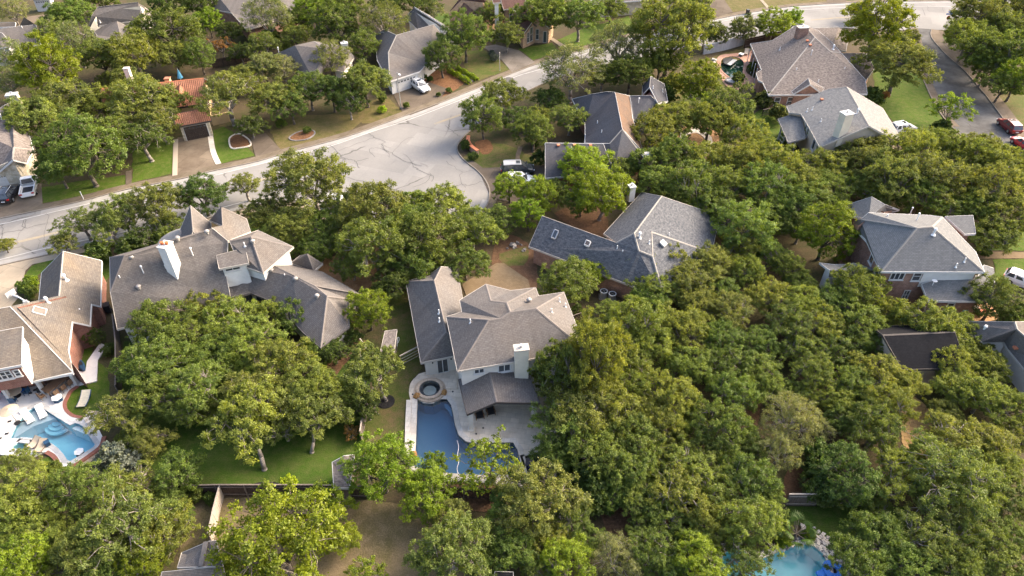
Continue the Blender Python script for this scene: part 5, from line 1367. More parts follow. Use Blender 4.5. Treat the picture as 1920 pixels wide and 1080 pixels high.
# leaf colours (what the leaf itself is, lit or not)
TINT = {'o': (.142, .176, .046), 'y': (.168, .204, .042), 'g': (.118, .166, .037), 'd': (.074, .114, .026), 'b': (.155, .225, .020),
        'p': (.158, .184, .074), 's': (.16, .19, .18), 'r': (.20, .115, .045), 'l': (.30, .42, .03), 'w': (.105, .135, .04), 'e': (.162, .212, .018)}
WORD = {'o': 'olive green', 'y': 'yellow tipped', 'g': 'mid green', 'd': 'dark green', 'b': 'bright green', 'p': 'pale dusty green', 's': 'silvery blue', 'r': 'rust brown', 'l': 'lime green', 'w': 'white flowering', 'e': 'yellow green'}
NAMES = {'oak': ('oak_tree', 'live oak', 'tree'), 'open': ('oak_tree', 'open branched live oak', 'tree'), 'round': ('round_tree', 'round crowned tree', 'tree'), 'broad': ('broadleaf_tree', 'broad leaved tree', 'tree'),
         'light': ('light_tree', 'loose crowned tree', 'tree'), 'feather': ('feathery_tree', 'feathery tree', 'tree'), 'bush': ('shrub', 'shrub', 'shrub')}
# landmarks that labels may refer to: pixel place and phrase
LAND = [(880, 600, 'the pool house'), (815, 820, 'the dark blue pool'), (805, 727, 'the round spa'), (340, 500, 'the steep peaked grey house'), (90, 590, 'the beige roofed brick house'), (95, 815, 'the light blue pool'),
        (1180, 455, 'the charcoal roofed house'), (1120, 255, 'the dark slate roof'), (1510, 120, 'the weathered brown roof'), (1570, 220, 'the silver roofed house'), (1730, 480, 'the wide grey hip roof'), (1885, 640, 'the taupe roof at the right edge'),
        (1715, 660, 'the black roof'), (280, 180, 'the clay tile roof'), (360, 280, 'the tan driveway'), (760, 100, 'the white garage house'), (787, 168, 'the white parked car'), (590, 110, 'the white chimney house'), (220, 40, 'the far grey two level roof'),
        (30, 80, 'the white dormer house'), (470, 40, 'the far brick wall house'), (930, 40, 'the arched window brick house'), (1170, 5, 'the pale stone house'), (15, 270, 'the pale garage gable'), (365, 1050, 'the bottom edge roof'),
        (640, 885, 'the small lawn shed'), (728, 640, 'the narrow shed'), (500, 925, 'the plank fence'), (400, 970, 'the pale picket fence'), (520, 850, 'the deep green back lawn'), (1480, 1050, 'the turquoise pool'), (1580, 960, 'the dark green lawn'),
        (780, 300, 'the turnaround'), (968, 318, 'the dark minivan'), (1375, 130, 'the dark green pool'), (1350, 90, 'the pale garden wall'), (1400, 22, 'the wheelie bin'), (1800, 180, 'the side street'), (1770, 45, 'the stop sign'), (1700, 215, 'the bright corner lawn'),
        (1890, 240, 'the dark red car'), (1570, 20, 'the top street curve'), (57, 355, 'the white pickup'), (40, 530, 'the cream driveway'), (745, 170, 'the street lamp'), (1715, 800, 'the flagstone path'), (450, 265, 'the edged mulch bed'), (560, 255, 'the oval stone bed'),
        (930, 530, 'the brick paved court'), (720, 1030, 'the dry back yard'), (1010, 880, 'the navy basin'), (1500, 910, 'the rust leaf bed'), (1145, 550, 'the air conditioners'), (1300, 268, 'the hidden pool'), (945, 150, 'the asphalt patch'), (965, 110, 'the pale grey driveway'), (1385, 780, 'the rust clearing'), (1190, 960, 'the brown clearing')]
USED = {}
PENDING = []
def tree(kind, cx, cy, w, tint, var=None, hs=1.0, zc=None, rot=None, label=None, group=None):
    """crown centre seen at (cx, cy), crown w photo pixels wide"""
    v = KIND[kind]
    i = var if var is not None else USED.get(kind, 0)
    USED[kind] = i + 1
    crown, trunk, R0 = v[i % len(v)]
    z = 4.6; R = 4
    zrel = {'bush': .88, 'round': 1.18, 'feather': 1.16, 'broad': 1.12}.get(kind, 1.0)
    for _ in range(4):
        p = P(cx, cy, z)
        R = w / 2 / ppm(p) * .97
        z = zrel * R * hs if zc is None else zc
    s = R / 5.0
    nm, kw, cat = NAMES[kind]
    r = empty(nm, (p[0], p[1], 0), None, cat, group)
    rg = random.Random(int(cx * 7 + cy * 13))
    r.rotation_euler = (0, 0, rg.uniform(0, 6.28) if rot is None else rot)
    zs = s * (z / (zrel * R)) * rg.uniform(.88, 1.12)
    r.scale = (s, s, zs)
    a = bpy.data.objects.new('crown', crown); link(a, r)
    t = TINT[tint]; k = rg.uniform(.86, 1.14); h = rg.uniform(.92, 1.1)
    a.color = (t[0] * k * h, t[1] * k, t[2] * k, 1)
    b = bpy.data.objects.new('trunk', trunk); link(b, r)
    if label: r['label'] = label
    else: PENDING.append((r, cx, cy, w, tint, kw))
    return r
def special(bx, by, cx, cy, w, tint, seed, label, kind='open', zc=5.0, **kw):
    """a tree whose trunk foot and crown are both seen in the photograph"""
    z = zc
    for _ in range(4):
        c = P(cx, cy, z); R = w / 2 / ppm(c) * .97
        z = zc * R / 5.0 * kw.get('hs', 1.0)
    b = P(bx, by); s = R / 5.0
    kw.pop('hs', None)
    crown, trunk, _ = grow(seed, zc=z / s, b=2.8, nclump=84, leaves=820, lsize=.118, rough=.4, crs=(.11, .27), bark='bark_pale', nlimb=5, low=-.3, trunk_r=.3, shift=((c[0] - b[0]) / s, (c[1] - b[1]) / s), name='oak', **kw)
    nm, _, cat = NAMES[kind]
    r = empty(nm, (b[0], b[1], 0), label, cat)
    r.scale = (s, s, s)
    a = bpy.data.objects.new('crown', crown); link(a, r); a.color = (*TINT[tint], 1)
    link(bpy.data.objects.new('trunk', trunk), r)
def finish_labels():
    """every tree is told apart by look, size and the thing it stands beside"""
    def where(cx, cy, lx, ly):
        dx, dy = cx - lx, (cy - ly) * 1.25
        if abs(dx) + abs(dy) < 28: return 'right at'
        if abs(dx) > 1.8 * abs(dy): return 'left of' if dx < 0 else 'right of'
        if abs(dy) > 1.8 * abs(dx): return 'behind' if dy < 0 else 'in front of'
        return ('behind and ' if dy < 0 else 'in front and ') + ('left of' if dx < 0 else 'right of')
    seen = {}
    out = []
    for r, cx, cy, w, tint, kw in PENDING:
        size = 'small ' if w < 52 else ('large ' if w > 112 else '')
        near = sorted(LAND, key=lambda l: (l[0] - cx) ** 2 + ((l[1] - cy) * 1.25) ** 2)[:6]
        base = f'{size}{WORD[tint]} {kw}'
        cands = [f'{base} {where(cx, cy, l[0], l[1])} {l[2]}' for l in near[:3]]
        cands += [f'{base} between {near[0][2]} and {near[j][2]}' for j in (1, 2, 3)]
        cands += [f'{base} {where(cx, cy, near[i][0], near[i][1])} {near[i][2]}, {where(cx, cy, near[j][0], near[j][1])} {near[j][2]}' for i in range(4) for j in range(i + 1, 6)]
        lab = next((c for c in cands if c not in seen and len(c.split()) <= 16), None)
        if lab is None:
            lab = cands[0]
        seen[lab] = 1
        r['label'] = lab
T = '''
feather 22 20 60 p|oak 130 30 86 g|oak 100 62 70 o|feather 141 82 82 p|round 92 132 122 e|feather 32 106 80 p|feather 14 152 78 p
oak 188 108 92 o|oak 250 104 104 y|oak 326 104 74 o|round 320 50 116 g|oak 400 566 66 y|oak 500 598 78 y|oak 598 658 60 g|oak 640 618 54 g|oak 247 60 44 g|round 390 42 52 b|round 373 104 66 g|round 310 6 62 d|oak 378 10 70 d|oak 195 -2 66 g
oak 240 152 66 o|oak 201 150 40 o|oak 62 222 118 o|oak 128 196 112 o|oak 196 196 92 y|oak 262 192 118 o|oak 312 198 84 o|oak 300 228 96 o|round 148 277 148 g|oak 205 262 100 g|open 268 258 104 d|bush 14 254 34 g|oak 110 320 80 g
open 425 178 128 o|oak 470 236 54 d|oak 455 146 66 o|oak 498 132 68 p|oak 512 186 92 o|feather 530 128 66 p|oak 580 172 78 g|oak 622 176 76 d|oak 684 158 96 o|feather 618 108 78 o|round 683 86 64 g|oak 655 196 64 d|oak 545 200 74 d
oak 492 92 62 o|oak 553 70 56 o|round 534 88 32 y|bush 510 74 34 g|light 415 88 46 r|oak 452 102 44 d|oak 430 58 54 d|feather 502 34 92 p|round 590 22 76 b|round 552 42 60 g|round 630 48 92 g|round 652 6 60 g|feather 718 38 94 o|oak 745 6 86 d|oak 798 8 50 d|light 812 22 44 p
round 872 66 92 g|oak 920 34 64 o|oak 950 68 66 o|round 828 108 70 d|oak 1012 30 100 g|oak 1086 30 100 g|oak 1146 16 56 g|feather 1072 128 122 p|feather 1160 78 112 p|oak 1182 136 90 g|oak 1130 144 70 o
round 1258 62 150 y|oak 1292 24 74 y|oak 1306 4 46 g|oak 1238 118 80 d|oak 1322 64 50 g|round 1346 64 48 w|round 1394 52 58 w|round 1452 42 70 b|round 1484 40 44 b|round 1316 150 88 e|light 1306 178 62 b|light 1390 172 52 w|bush 1432 190 34 w|bush 1459 212 38 w|round 1366 206 94 g|bush 1262 158 44 y|bush 1250 178 36 d
round 1645 56 132 e|oak 1612 20 44 g|oak 1688 118 132 o|oak 1704 74 50 o|bush 1636 184 42 d|bush 1657 178 18 r|oak 1832 36 112 o|oak 1812 78 84 y|oak 1850 104 104 g|oak 1848 134 64 g|oak 1896 22 104 o|oak 1884 62 100 o|oak 1884 104 112 g|oak 1880 160 72 g|broad 1905 152 76 b|light 1784 202 84 b|bush 1766 240 34 d
round 906 220 80 g|oak 942 180 82 o|oak 1000 250 80 g|oak 1068 222 72 o|oak 1008 214 50 y|oak 1034 184 64 d|oak 966 222 60 d|bush 873 272 22 d|bush 888 293 18 d|bush 1014 296 34 d|bush 1005 262 30 d
oak 1093 308 104 b|oak 1128 366 118 b|oak 1166 320 64 g|oak 1046 356 56 g|round 955 348 66 b|round 1010 366 78 b|round 992 402 66 b|round 934 410 66 g|oak 1090 378 70 g
oak 700 400 128 o|oak 772 392 96 g|oak 832 386 112 y|oak 884 430 104 y|oak 800 452 128 g|oak 704 470 128 g|oak 872 490 94 g|oak 742 522 86 d|oak 658 432 84 o|oak 780 498 90 g|oak 660 500 70 g|oak 762 430 100 g
oak 586 346 150 o|oak 504 396 92 o|oak 548 424 100 o|oak 650 402 94 o|open 460 350 66 o|round 376 360 94 d|oak 610 430 80 g|oak 598 468 70 g|oak 545 470 50 g
open 155 418 84 o|oak 230 402 94 o|oak 296 388 98 o|open 312 424 68 g|open 210 432 74 o|open 118 454 64 o|open 262 446 64 d|oak 8 460 36 y|bush 182 476 52 d|bush 248 470 52 d|bush 305 450 46 g
bush 46 538 30 g|bush 58 530 26 b|bush 60 548 26 g|round 178 630 40 d|bush 205 655 26 d
oak 382 576 86 y|oak 302 612 112 g|oak 290 680 132 g|oak 352 640 104 g|oak 425 602 110 y|oak 466 642 112 y|oak 402 672 104 g|open 562 534 46 g|oak 556 592 82 g|oak 610 640 66 g|oak 628 664 54 d|round 690 582 88 b|oak 660 632 40 d|oak 618 618 46 g
oak 520 682 122 y|oak 577 722 112 y|oak 470 738 112 o|open 540 762 112 o|oak 612 742 92 y|open 532 800 84 o|oak 636 772 64 g|oak 588 784 64 g|oak 372 740 112 g|oak 300 752 104 g|open 222 778 102 o|oak 286 700 100 g|oak 346 766 92 g|oak 284 830 72 o|oak 252 820 60 g|oak 388 770 62 g
oak 690 768 62 d|light 660 812 34 r|broad 716 880 134 b|broad 800 920 108 b|broad 816 872 52 b|light 918 868 124 e|oak 1008 936 150 o|oak 958 952 90 g|oak 1066 962 86 g|oak 846 974 86 o|oak 850 1032 142 o|oak 960 1030 94 g|oak 1026 1008 84 y|oak 1062 1060 104 b|feather 1156 1042 98 p|oak 1100 1010 70 g|oak 1004 1066 70 g|oak 912 1056 80 g
oak 1090 762 142 o|oak 1040 702 104 o|oak 1112 692 112 y|oak 1062 802 122 g|oak 1042 852 86 g|oak 1152 772 122 y|oak 1192 832 112 g|oak 1232 792 104 y|oak 1130 862 112 g|oak 1182 882 102 g|bush 1100 905 80 d|bush 1130 930 70 d|oak 1160 925 72 g
oak 1202 502 86 y|oak 1256 492 88 y|oak 1226 546 88 g|oak 1290 536 94 o|oak 1332 492 94 o|oak 1390 464 76 y|oak 1346 540 76 g|oak 1400 512 74 y|round 1476 500 66 y|oak 1442 480 66 g|oak 1388 422 128 g|oak 1222 572 78 g|oak 1310 578 78 o|oak 1372 590 94 o|oak 1450 560 92 y|oak 1502 572 86 y|oak 1482 612 92 o|oak 1422 642 86 g|oak 1350 642 86 g|oak 1282 622 104 y|oak 1190 612 112 y|oak 1140 592 78 g|oak 1222 652 92 y|oak 1150 652 92 g|oak 1106 640 90 y|oak 1066 530 110 g|oak 1098 516 78 e
oak 1222 245 96 y|oak 1262 226 92 y|oak 1330 232 92 y|oak 1392 260 84 y|oak 1268 296 92 g|oak 1330 304 100 y|oak 1390 312 102 y|oak 1450 312 102 y|oak 1218 312 84 g|oak 1240 346 92 g|oak 1300 352 112 g|oak 1362 352 102 g|oak 1334 392 92 g|oak 1276 384 82 g|oak 1430 352 112 g|oak 1492 342 102 y|oak 1482 392 92 d|oak 1542 312 92 y|oak 1442 404 92 g|oak 1512 372 90 g|oak 1548 352 84 g|oak 1502 424 84 d|oak 1566 388 66 d
oak 1628 296 112 o|oak 1590 300 70 o|oak 1700 294 112 y|oak 1760 284 92 y|oak 1676 342 122 o|oak 1742 342 122 o|round 1842 278 76 y|oak 1812 296 92 y|oak 1882 314 102 y|oak 1802 352 102 o|oak 1862 362 112 o|oak 1640 356 84 g|oak 1722 378 92 g|oak 1772 392 82 g|oak 1884 402 112 y|oak 1830 398 84 g|oak 1872 442 92 g|oak 1910 352 80 y|open 1594 340 70 g
round 1552 436 112 e|oak 1612 546 104 y|oak 1562 572 92 g|oak 1540 612 92 y|oak 1602 602 102 g|oak 1676 590 74 y|oak 1572 652 86 g|oak 1832 645 66 y|oak 1800 620 74 y|round 1868 558 102 g|oak 1698 634 66 y|oak 1794 656 74 y|round 1902 602 64 g|oak 1640 640 70 g|oak 1500 530 60 g|oak 1505 660 80 g
oak 1650 702 104 y|oak 1600 722 86 g|oak 1692 722 76 y|oak 1660 762 92 y|oak 1565 756 74 y|oak 1590 784 84 g|oak 1640 804 104 g|oak 1782 690 84 y|oak 1800 724 94 y|oak 1850 690 84 y|oak 1842 744 94 y|oak 1892 764 94 y|oak 1770 772 62 o|open 1790 832 122 y|open 1862 832 104 y|oak 1906 820 70 y|oak 1740 866 98 y|oak 1682 872 66 g|oak 1870 880 90 y
oak 1182 702 90 y|oak 1250 752 112 y|oak 1290 690 92 g|oak 1360 682 92 g|oak 1422 692 92 g|oak 1370 742 92 g|oak 1442 736 76 g|oak 1522 702 86 g|feather 1482 790 104 p|feather 1532 804 66 p|oak 1350 806 112 g|oak 1282 790 84 y|oak 1202 742 92 y|oak 1322 852 94 g|oak 1232 852 94 y|oak 1402 842 86 d|feather 1460 850 84 p|bush 1540 860 70 d|oak 1500 740 60 g|oak 1252 900 80 g
open 1290 884 112 y|open 1272 924 112 y|open 1350 924 112 y|oak 1200 932 92 g|oak 1240 966 84 g|oak 1330 974 94 y|oak 1402 902 104 g|oak 1432 942 82 g|oak 1410 984 112 y|oak 1300 1004 84 g|oak 1212 994 72 g|broad 1310 1052 112 b|oak 1222 1042 92 g|open 1400 1060 100 g|oak 1370 1000 76 y|oak 1260 1070 80 g|oak 1460 990 46 g
open 1780 902 162 o|open 1694 902 114 y|open 1760 962 132 o|oak 1832 922 104 y|oak 1892 934 94 o|oak 1650 1012 112 g|open 1742 1024 122 o|oak 1822 1014 112 g|oak 1884 1002 90 g|round 1590 890 120 d|bush 1545 915 74 d|oak 1600 1062 104 g|oak 1700 1064 104 g|oak 1640 960 60 g|oak 1880 1060 110 g|oak 1790 1070 104 g|oak 1530 925 56 p
broad 50 928 126 y|oak 20 982 112 y|oak 92 954 92 y|oak 60 1004 112 y|oak 40 1064 122 b|oak 102 1062 90 y|round 154 918 108 g|open 244 926 104 y|open 232 988 162 o|oak 170 1032 122 o|oak 302 1002 112 y|oak 310 952 84 g|oak 272 1052 92 e|oak 200 1066 92 g|broad 332 890 96 g|bush 215 866 66 s|bush 246 872 50 s|oak 34 882 84 o|bush 98 886 44 g|oak 130 1000 80 y|oak 340 975 50 g
broad 524 1020 232 e|oak 604 952 98 e|light 686 1074 80 e|oak 452 1060 90 b|bush 393 934 26 d|bush 542 909 32 l|oak 640 1010 70 e|bush 364 925 40 g
bush 804 30 20 d|bush 927 109 15 s|bush 922 100 13 s|bush 988 70 16 d|bush 1018 66 16 d|bush 716 205 16 l|bush 718 184 18 g|bush 762 198 12 g|bush 822 177 9 g|bush 842 169 12 g|bush 576 244 14 g|bush 527 231 20 g|bush 793 142 14 g|bush 806 148 12 d|palm 1487 1005 90 g|bush 1470 1012 30 b|bush 1516 1003 26 b|bush 1385 145 24 d|bush 1412 128 20 d|bush 1420 120 16 d|bush 1478 275 24 d|bush 1845 470 24 d|bush 1470 285 20 d
'''
for line in T.strip().split('\n'):
    for e in line.split('|'):
        k, cx, cy, w, c = e.split()
        if k == 'palm': continue
        tree(k, float(cx), float(cy), float(w), c)
tree('oak', 1114, 670, 132, 'y', zc=6.6)
tree('oak', 1046, 694, 96, 'o', zc=5.2)
special(496, 880, 462, 784, 150, 'y', 201, 'leaning live oak with a bare forked trunk on the green back lawn', zc=5.6)
special(724, 752, 704, 694, 118, 'o', 202, 'live oak on a black mulch ring left of the blue pool', zc=5.2)
special(1734, 692, 1744, 606, 110, 'y', 203, 'yellow tipped oak with a pale trunk crossing the black roof', zc=5.8)
special(585, 848, 596, 775, 118, 'o', 204, 'oak with a bare slanting trunk right of the leaning lawn oak', zc=5.0)
finish_labels()
# ================================================================ vehicles
def m_paint(name, c, rough=.25):
    m, t = new_mat(name); w = NT(t)
    b = w.out(c, rough, spec=.6)
    b.inputs['Coat Weight'].default_value = .6
    b.inputs['Coat Roughness'].default_value = .08
    return m
M['paint_white'] = m_paint('paint_white', (.78, .78, .77)); M['paint_charcoal'] = m_paint('paint_charcoal', (.045, .05, .055)); M['paint_black'] = m_paint('paint_black', (.018, .018, .022))
M['paint_maroon'] = m_paint('paint_maroon', (.16, .012, .018)); M['paint_red'] = m_paint('paint_red', (.42, .02, .025)); M['roof_panel_grey'] = m_paint('roof_panel_grey', (.36, .36, .36), .3)
M['tyre'] = m_plain('tyre', (.02, .02, .02), .9); M['rim'] = m_plain('rim', (.4, .4, .41), .35, .7)
M['lamp_red'] = m_plain('lamp_red', (.35, .015, .015), .3); M['lamp_clear'] = m_plain('lamp_clear', (.6, .62, .63), .15)
def car(kind, label, front, rear, paint, L=4.7, W=1.86, H=1.68, roofp=None, group=None, roofglass=True):
    F_, R_ = P(*front), P(*rear)
    d = (F_ - R_)[:2]; ang = math.atan2(d[1], d[0]); c = (F_ + R_) / 2
    r = empty('car' if kind != 'pickup' else 'pickup_truck', (c[0], c[1], .1), label, 'car' if kind != 'pickup' else 'truck', group)
    r.rotation_euler = (0, 0, ang)
    loc0 = ROOTLOC[r.name]; ROOTLOC[r.name] = np.zeros(3)       # parts are laid out in the car's own axes (x forward)
    h, w = L / 2, W / 2
    pk = kind == 'pickup'; sed = kind == 'sedan'; van = kind == 'van'
    # lower body: lofted sections (x, half width, sill, belt, top of bonnet or deck)
    belt = 1.02 if not sed else .92
    nose = .78 if not van else .86
    st = [(-h, w * .86, .42, belt * .86, belt * .88), (-h + .12, w * .95, .30, belt * .95, belt * .98), (-h + .5, w, .24, belt, belt), (-.3, w, .22, belt, belt), (h * .38, w, .22, belt, belt + .01), (h * .62, w * .99, .24, belt * .93, belt * .97), (h - .35, w * .95, .26, nose * .96, nose * 1.08), (h - .08, w * .84, .32, nose * .80, nose * .92), (h, w * .72, .40, nose * .62, nose * .72)]
    V, Fc = [], []
    for x, hw, lo, be, tp in st:
        V += [(x, -hw * .9, lo), (x, -hw, (lo + be) / 2), (x, -hw * .96, be), (x, -hw * .72, tp), (x, 0, tp + .03), (x, hw * .72, tp), (x, hw * .96, be), (x, hw, (lo + be) / 2), (x, hw * .9, lo)]
    k = 9
    for i in range(len(st) - 1):
        for j in range(k - 1):
            a = i * k + j
            Fc.append((a, a + 1, a + k + 1, a + k))
        Fc.append((i * k + k - 1, i * k, (i + 1) * k, (i + 1) * k + k - 1))
    Fc.append(tuple(range(k)))
    Fc.append(tuple(range((len(st) - 1) * k + k - 1, (len(st) - 1) * k - 1, -1)))
    if pk:   # the load bed: cut as a tub of its own, body behind the cab kept low
        for v in range(len(V)):
            x, y, z = V[v]
            if x < -.2 and abs(y) < w * .8 and z > .8: V[v] = (x, y, .62)
    mesh('body', V, [f[::-1] for f in Fc], paint, r, smooth=False)
    if pk:
        MB().box((-h * .55, 0, .64), (h * .82, W * .78, .04)).build('load_bed', M['black_metal'], r)
        MB().box((-h + .06, 0, .8), (.1, W * .84, .5)).build('tailgate', paint, r)
        for s in (-1, 1): MB().box((-h * .55, s * w * .9, .85), (h * .86, .14, .42)).build('bed_side', paint, r)
    # greenhouse
    xr0, xr1 = (-h + .10, -h + .42) if not (sed or pk) else ((-h * .62, -h * .28) if sed else (-.15, -.02))
    xf0, xf1 = (h * .46, h * .12) if not van else (h * .60, h * .20)
    if pk: xf0, xf1 = h * .50, h * .24
    wb, wt, zb, zt = w * .94, w * .74, belt, H
    B = [(xr0, -wb, zb), (xf0, -wb * .96, zb), (xf0, wb * .96, zb), (xr0, wb, zb)]
    xm = (xr1 + xf1) / 2
    Tp = [(xr1, -wt, zt - .05), (xm, -wt * 1.03, zt), (xf1, -wt * .97, zt - .03), (xf1, wt * .97, zt - .03), (xm, wt * 1.03, zt), (xr1, wt, zt - .05)]
    mesh('cabin', B + Tp + [(xr1, 0, zt), (xm, 0, zt + .05), (xf1, 0, zt + .02)], [(4, 5, 11, 10), (5, 6, 12, 11), (10, 11, 8, 9), (11, 12, 7, 8), (0, 1, 6, 5, 4), (2, 3, 9, 8, 7), (1, 2, 7, 12, 6), (3, 0, 4, 10, 9)], paint if not roofp else [paint, roofp], r, mi=None if not roofp else [1, 1, 1, 1, 0, 0, 0, 0])
    def lerp(a, b, t): return tuple(a[i] + (b[i] - a[i]) * t for i in range(3))
    def pane(nm, a, b, c, d, o, m=.1, parent=None):
        q = [np.array(v, float) for v in (a, b, c, d)]; ctr = sum(q) / 4
        q = [ctr + (v - ctr) * (1 - m) for v in q]
        n = np.cross(q[1] - q[0], q[2] - q[0]); n /= np.linalg.norm(n)
        if (ctr - np.array([xm, 0, 1.0])) @ n < 0: n = -n
        return mesh(nm, [v + n * o for v in q], [(0, 1, 2, 3)], M['glass'], r)
    pane('windscreen', B[1], B[2], Tp[3], Tp[2], .012)
    pane('rear_window', B[3], B[0], Tp[0], Tp[5], .012, .14)
    for s, (bi, ti) in ((0, (0, 1)), (1, (3, 2))):
        bl, bf = B[bi], B[ti]; tl, tf = (Tp[0], Tp[2]) if s == 0 else (Tp[5], Tp[3])
        ns = 3 if not (sed or pk) else 2
        for i in range(ns):
            t0, t1 = i / ns + .02, (i + 1) / ns - .02
            pane('side_window', lerp(bl, bf, t0), lerp(bl, bf, t1), lerp(tl, tf, t1), lerp(tl, tf, t0), .014, .13)
    if roofglass: mesh('sunroof', [(xf1 - .75, -.38, zt + .052), (xf1 - .15, -.38, zt + .04), (xf1 - .15, .38, zt + .04), (xf1 - .75, .38, zt + .052)], [(0, 1, 2, 3)], M['glass'], r)
    if kind in ('suv', 'van'):
        for s in (-1, 1): MB().tube((xr1 + .1, s * wt * .92, zt + .05), (xf1 - .1, s * wt * .92, zt + .06), .025).build('roof_rail', M['grey_metal'], r)
    for sx in (-1, 1):
        for sy in (-1, 1):
            x = sx * h * .60
            mb = MB(); n = 16
            c0, c1 = np.array([x, sy * (w - .2), .33]), np.array([x, sy * (w + .015), .33])
            wl = mb.tube(c0, c1, .35, .34, n).build('wheel', M['tyre'], r)
            MB().tube(c1 - [0, sy * .02, 0], c1 + [0, sy * .012, 0], .22, .2, 12).build('rim', M['rim'], wl)
    for sy in (-1, 1):
        MB().box((h - .16, sy * w * .66, nose * .80), (.2, .4, .16)).build('headlight', M['lamp_clear'], r)
        MB().box((-h + .05, sy * w * .76, belt * .84), (.14, .34, .22)).build('tail_light', M['lamp_red'], r)
        MB().box((xf0 - .12, sy * (w + .09), belt + .08), (.16, .2, .14)).build('mirror', paint, r)
    MB().box((h - .02, 0, .48), (.1, W * .5, .2)).build('grille', M['black_metal'], r)
    MB().box((-h + .01, 0, .62), (.05, .5, .13)).build('number_plate', M['white_metal'], r)
    ROOTLOC[r.name] = loc0
    return r
car('suv', 'white hatchback suv parked by the white garage door', (804, 178), (773, 159), M['paint_white'], 4.7)
car('van', 'dark grey minivan with a pale roof beside the turnaround', (998, 323), (943, 325), M['paint_charcoal'], 5.1, 1.95, 1.75, roofp=M['roof_panel_grey'])
car('suv', 'white car half hidden by a bright oak next to the dark minivan', (1001, 345), (950, 346), M['paint_white'], 4.6)
car('pickup', 'white pickup truck with an open bed on the tan driveway', (62, 341), (56, 371), M['paint_white'], 5.7, 1.98, 1.85, roofglass=False)
car('suv', 'black suv beside the white pickup at the left edge', (31, 356), (12, 384), M['paint_black'], 4.8)
car('suv', 'dark maroon suv parked on the side street', (1871, 228), (1906, 258), M['paint_maroon'], 4.9)
car('sedan', 'bright red car cut by the right edge below the maroon suv', (1895, 262), (1938, 292), M['paint_red'], 4.6, 1.84, 1.5)
car('suv', 'white car behind the silver roofed house on its driveway', (1704, 245), (1676, 250), M['paint_white'], 4.6)
car('suv', 'white car behind a green tree at the right edge by the lawn', (1932, 542), (1900, 530), M['paint_white'], 4.5, H=1.55)
car('suv', 'white car glimpsed under the oaks below the turnaround', (655, 390), (625, 388), M['paint_white'], 4.7)

# ================================================================ fences and walls
def fence(name, label, pix, h, mat, rail, post, pw=2.4, cat='fence', boards=True, gap=.012, bw=.14, railside=-1, tilt=0.0, group=None, slats=0):
    pts = [P(*q) for q in pix]
    c = pts[0]
    r = empty(name, (c[0], c[1], 0), label, cat, group)
    for a, b in zip(pts[:-1], pts[1:]):
        L = np.linalg.norm(b - a); u = (b - a) / L; n3 = np.array([-u[1], u[0], 0]) * railside
        k = max(1, round(L / pw))
        for i in range(k + 1):
            q = a + u * (L * i / k)
            MB().box((q[0] + n3[0] * .06, q[1] + n3[1] * .06, h / 2), (.1, .1, h)).build('post', post, r)
        for i in range(k):
            s0, s1 = L * i / k, L * (i + 1) / k
            mb = MB()
            if slats:
                for z in np.linspace(.15, h - .1, slats): mb.beam(a + u * s0 + [0, 0, z], a + u * s1 + [0, 0, z], .03, .1)
            else:
                m = int((s1 - s0) / bw)
                rg = random.Random(i + int(L * 100))
                for j in range(m):
                    q = a + u * (s0 + (j + .5) * (s1 - s0) / m) + n3 * rg.uniform(-.012, .012)
                    hh = h + rg.uniform(-.03, .03)
                    mb.box((q[0], q[1], hh / 2), ((s1 - s0) / m - gap, .022, hh), math.atan2(u[1], u[0]))
            o = mb.build('panel', mat, r)
            if not slats:
                for z in (.35, h - .3): MB().beam(a + u * s0 + n3 * .05 + [0, 0, z], a + u * s1 + n3 * .05 + [0, 0, z], .05, .09).build('rail', rail, o)
        MB().beam(a + np.array([0, 0, h + .03]), b + np.array([0, 0, h + .03]), .13, .045).build('cap_rail', rail, r)
    return r
fence('plank_fence', 'dark plank fence along the foot of the green back lawn', [(330, 932), (412, 930), (520, 930), (600, 930), (690, 933)], 1.75, M['dark_wood'], M['grey_wood'], M['grey_wood'])
fence('plank_fence', 'pale sunlit board fence dividing the two dry yards', [(421, 928), (410, 970), (400, 1018)], 1.6, M['pale_wood'], M['pale_wood'], M['grey_wood'], 1.7)
fence('plank_fence', 'tall grey brown fence between the brick house and grey house', [(222, 612), (228, 660), (229, 700), (229, 745)], 1.9, M['grey_wood'], M['grey_wood'], M['grey_wood'])
fence('plank_fence', 'weathered fence along the worn strip left of the blue pool', [(696, 742), (690, 775), (684, 800), (680, 830)], 1.8, M['grey_wood'], M['pale_wood'], M['grey_wood'])
fence('plank_fence', 'grey plank fence above the dark green lawn', [(1470, 948), (1530, 948), (1600, 948), (1660, 950)], 1.8, M['grey_wood'], M['pale_wood'], M['grey_wood'])
fence('plank_fence', 'dark fence under the oaks below the navy basin', [(810, 935), (870, 935), (930, 938)], 1.7, M['dark_wood'], M['dark_wood'], M['grey_wood'])
fence('plank_fence', 'old grey fence behind the dark slate roof', [(1222, 128), (1270, 108), (1300, 98)], 1.7, M['grey_wood'], M['grey_wood'], M['grey_wood'])
fence('plank_fence', 'dark wood fence joining the pale garden wall', [(1394, 90), (1430, 82), (1465, 74)], 1.8, M['dark_wood'], M['grey_wood'], M['dark_wood'])
fence('plank_fence', 'brown fence among trees behind the clay tile house', [(400, 128), (440, 122), (475, 112)], 1.7, M['dark_wood'], M['dark_wood'], M['dark_wood'])
fence('rail_fence', 'grey three rail gate between the narrow shed and pool house', [(752, 686), (786, 668)], 1.5, M['pale_wood'], M['pale_wood'], M['dark_wood'], 2.6, slats=4)
fence('rail_fence', 'low dark fence behind the pool house near the oaks', [(1074, 606), (1104, 596)], 1.2, M['dark_wood'], M['grey_wood'], M['dark_wood'], 2.0, slats=5)
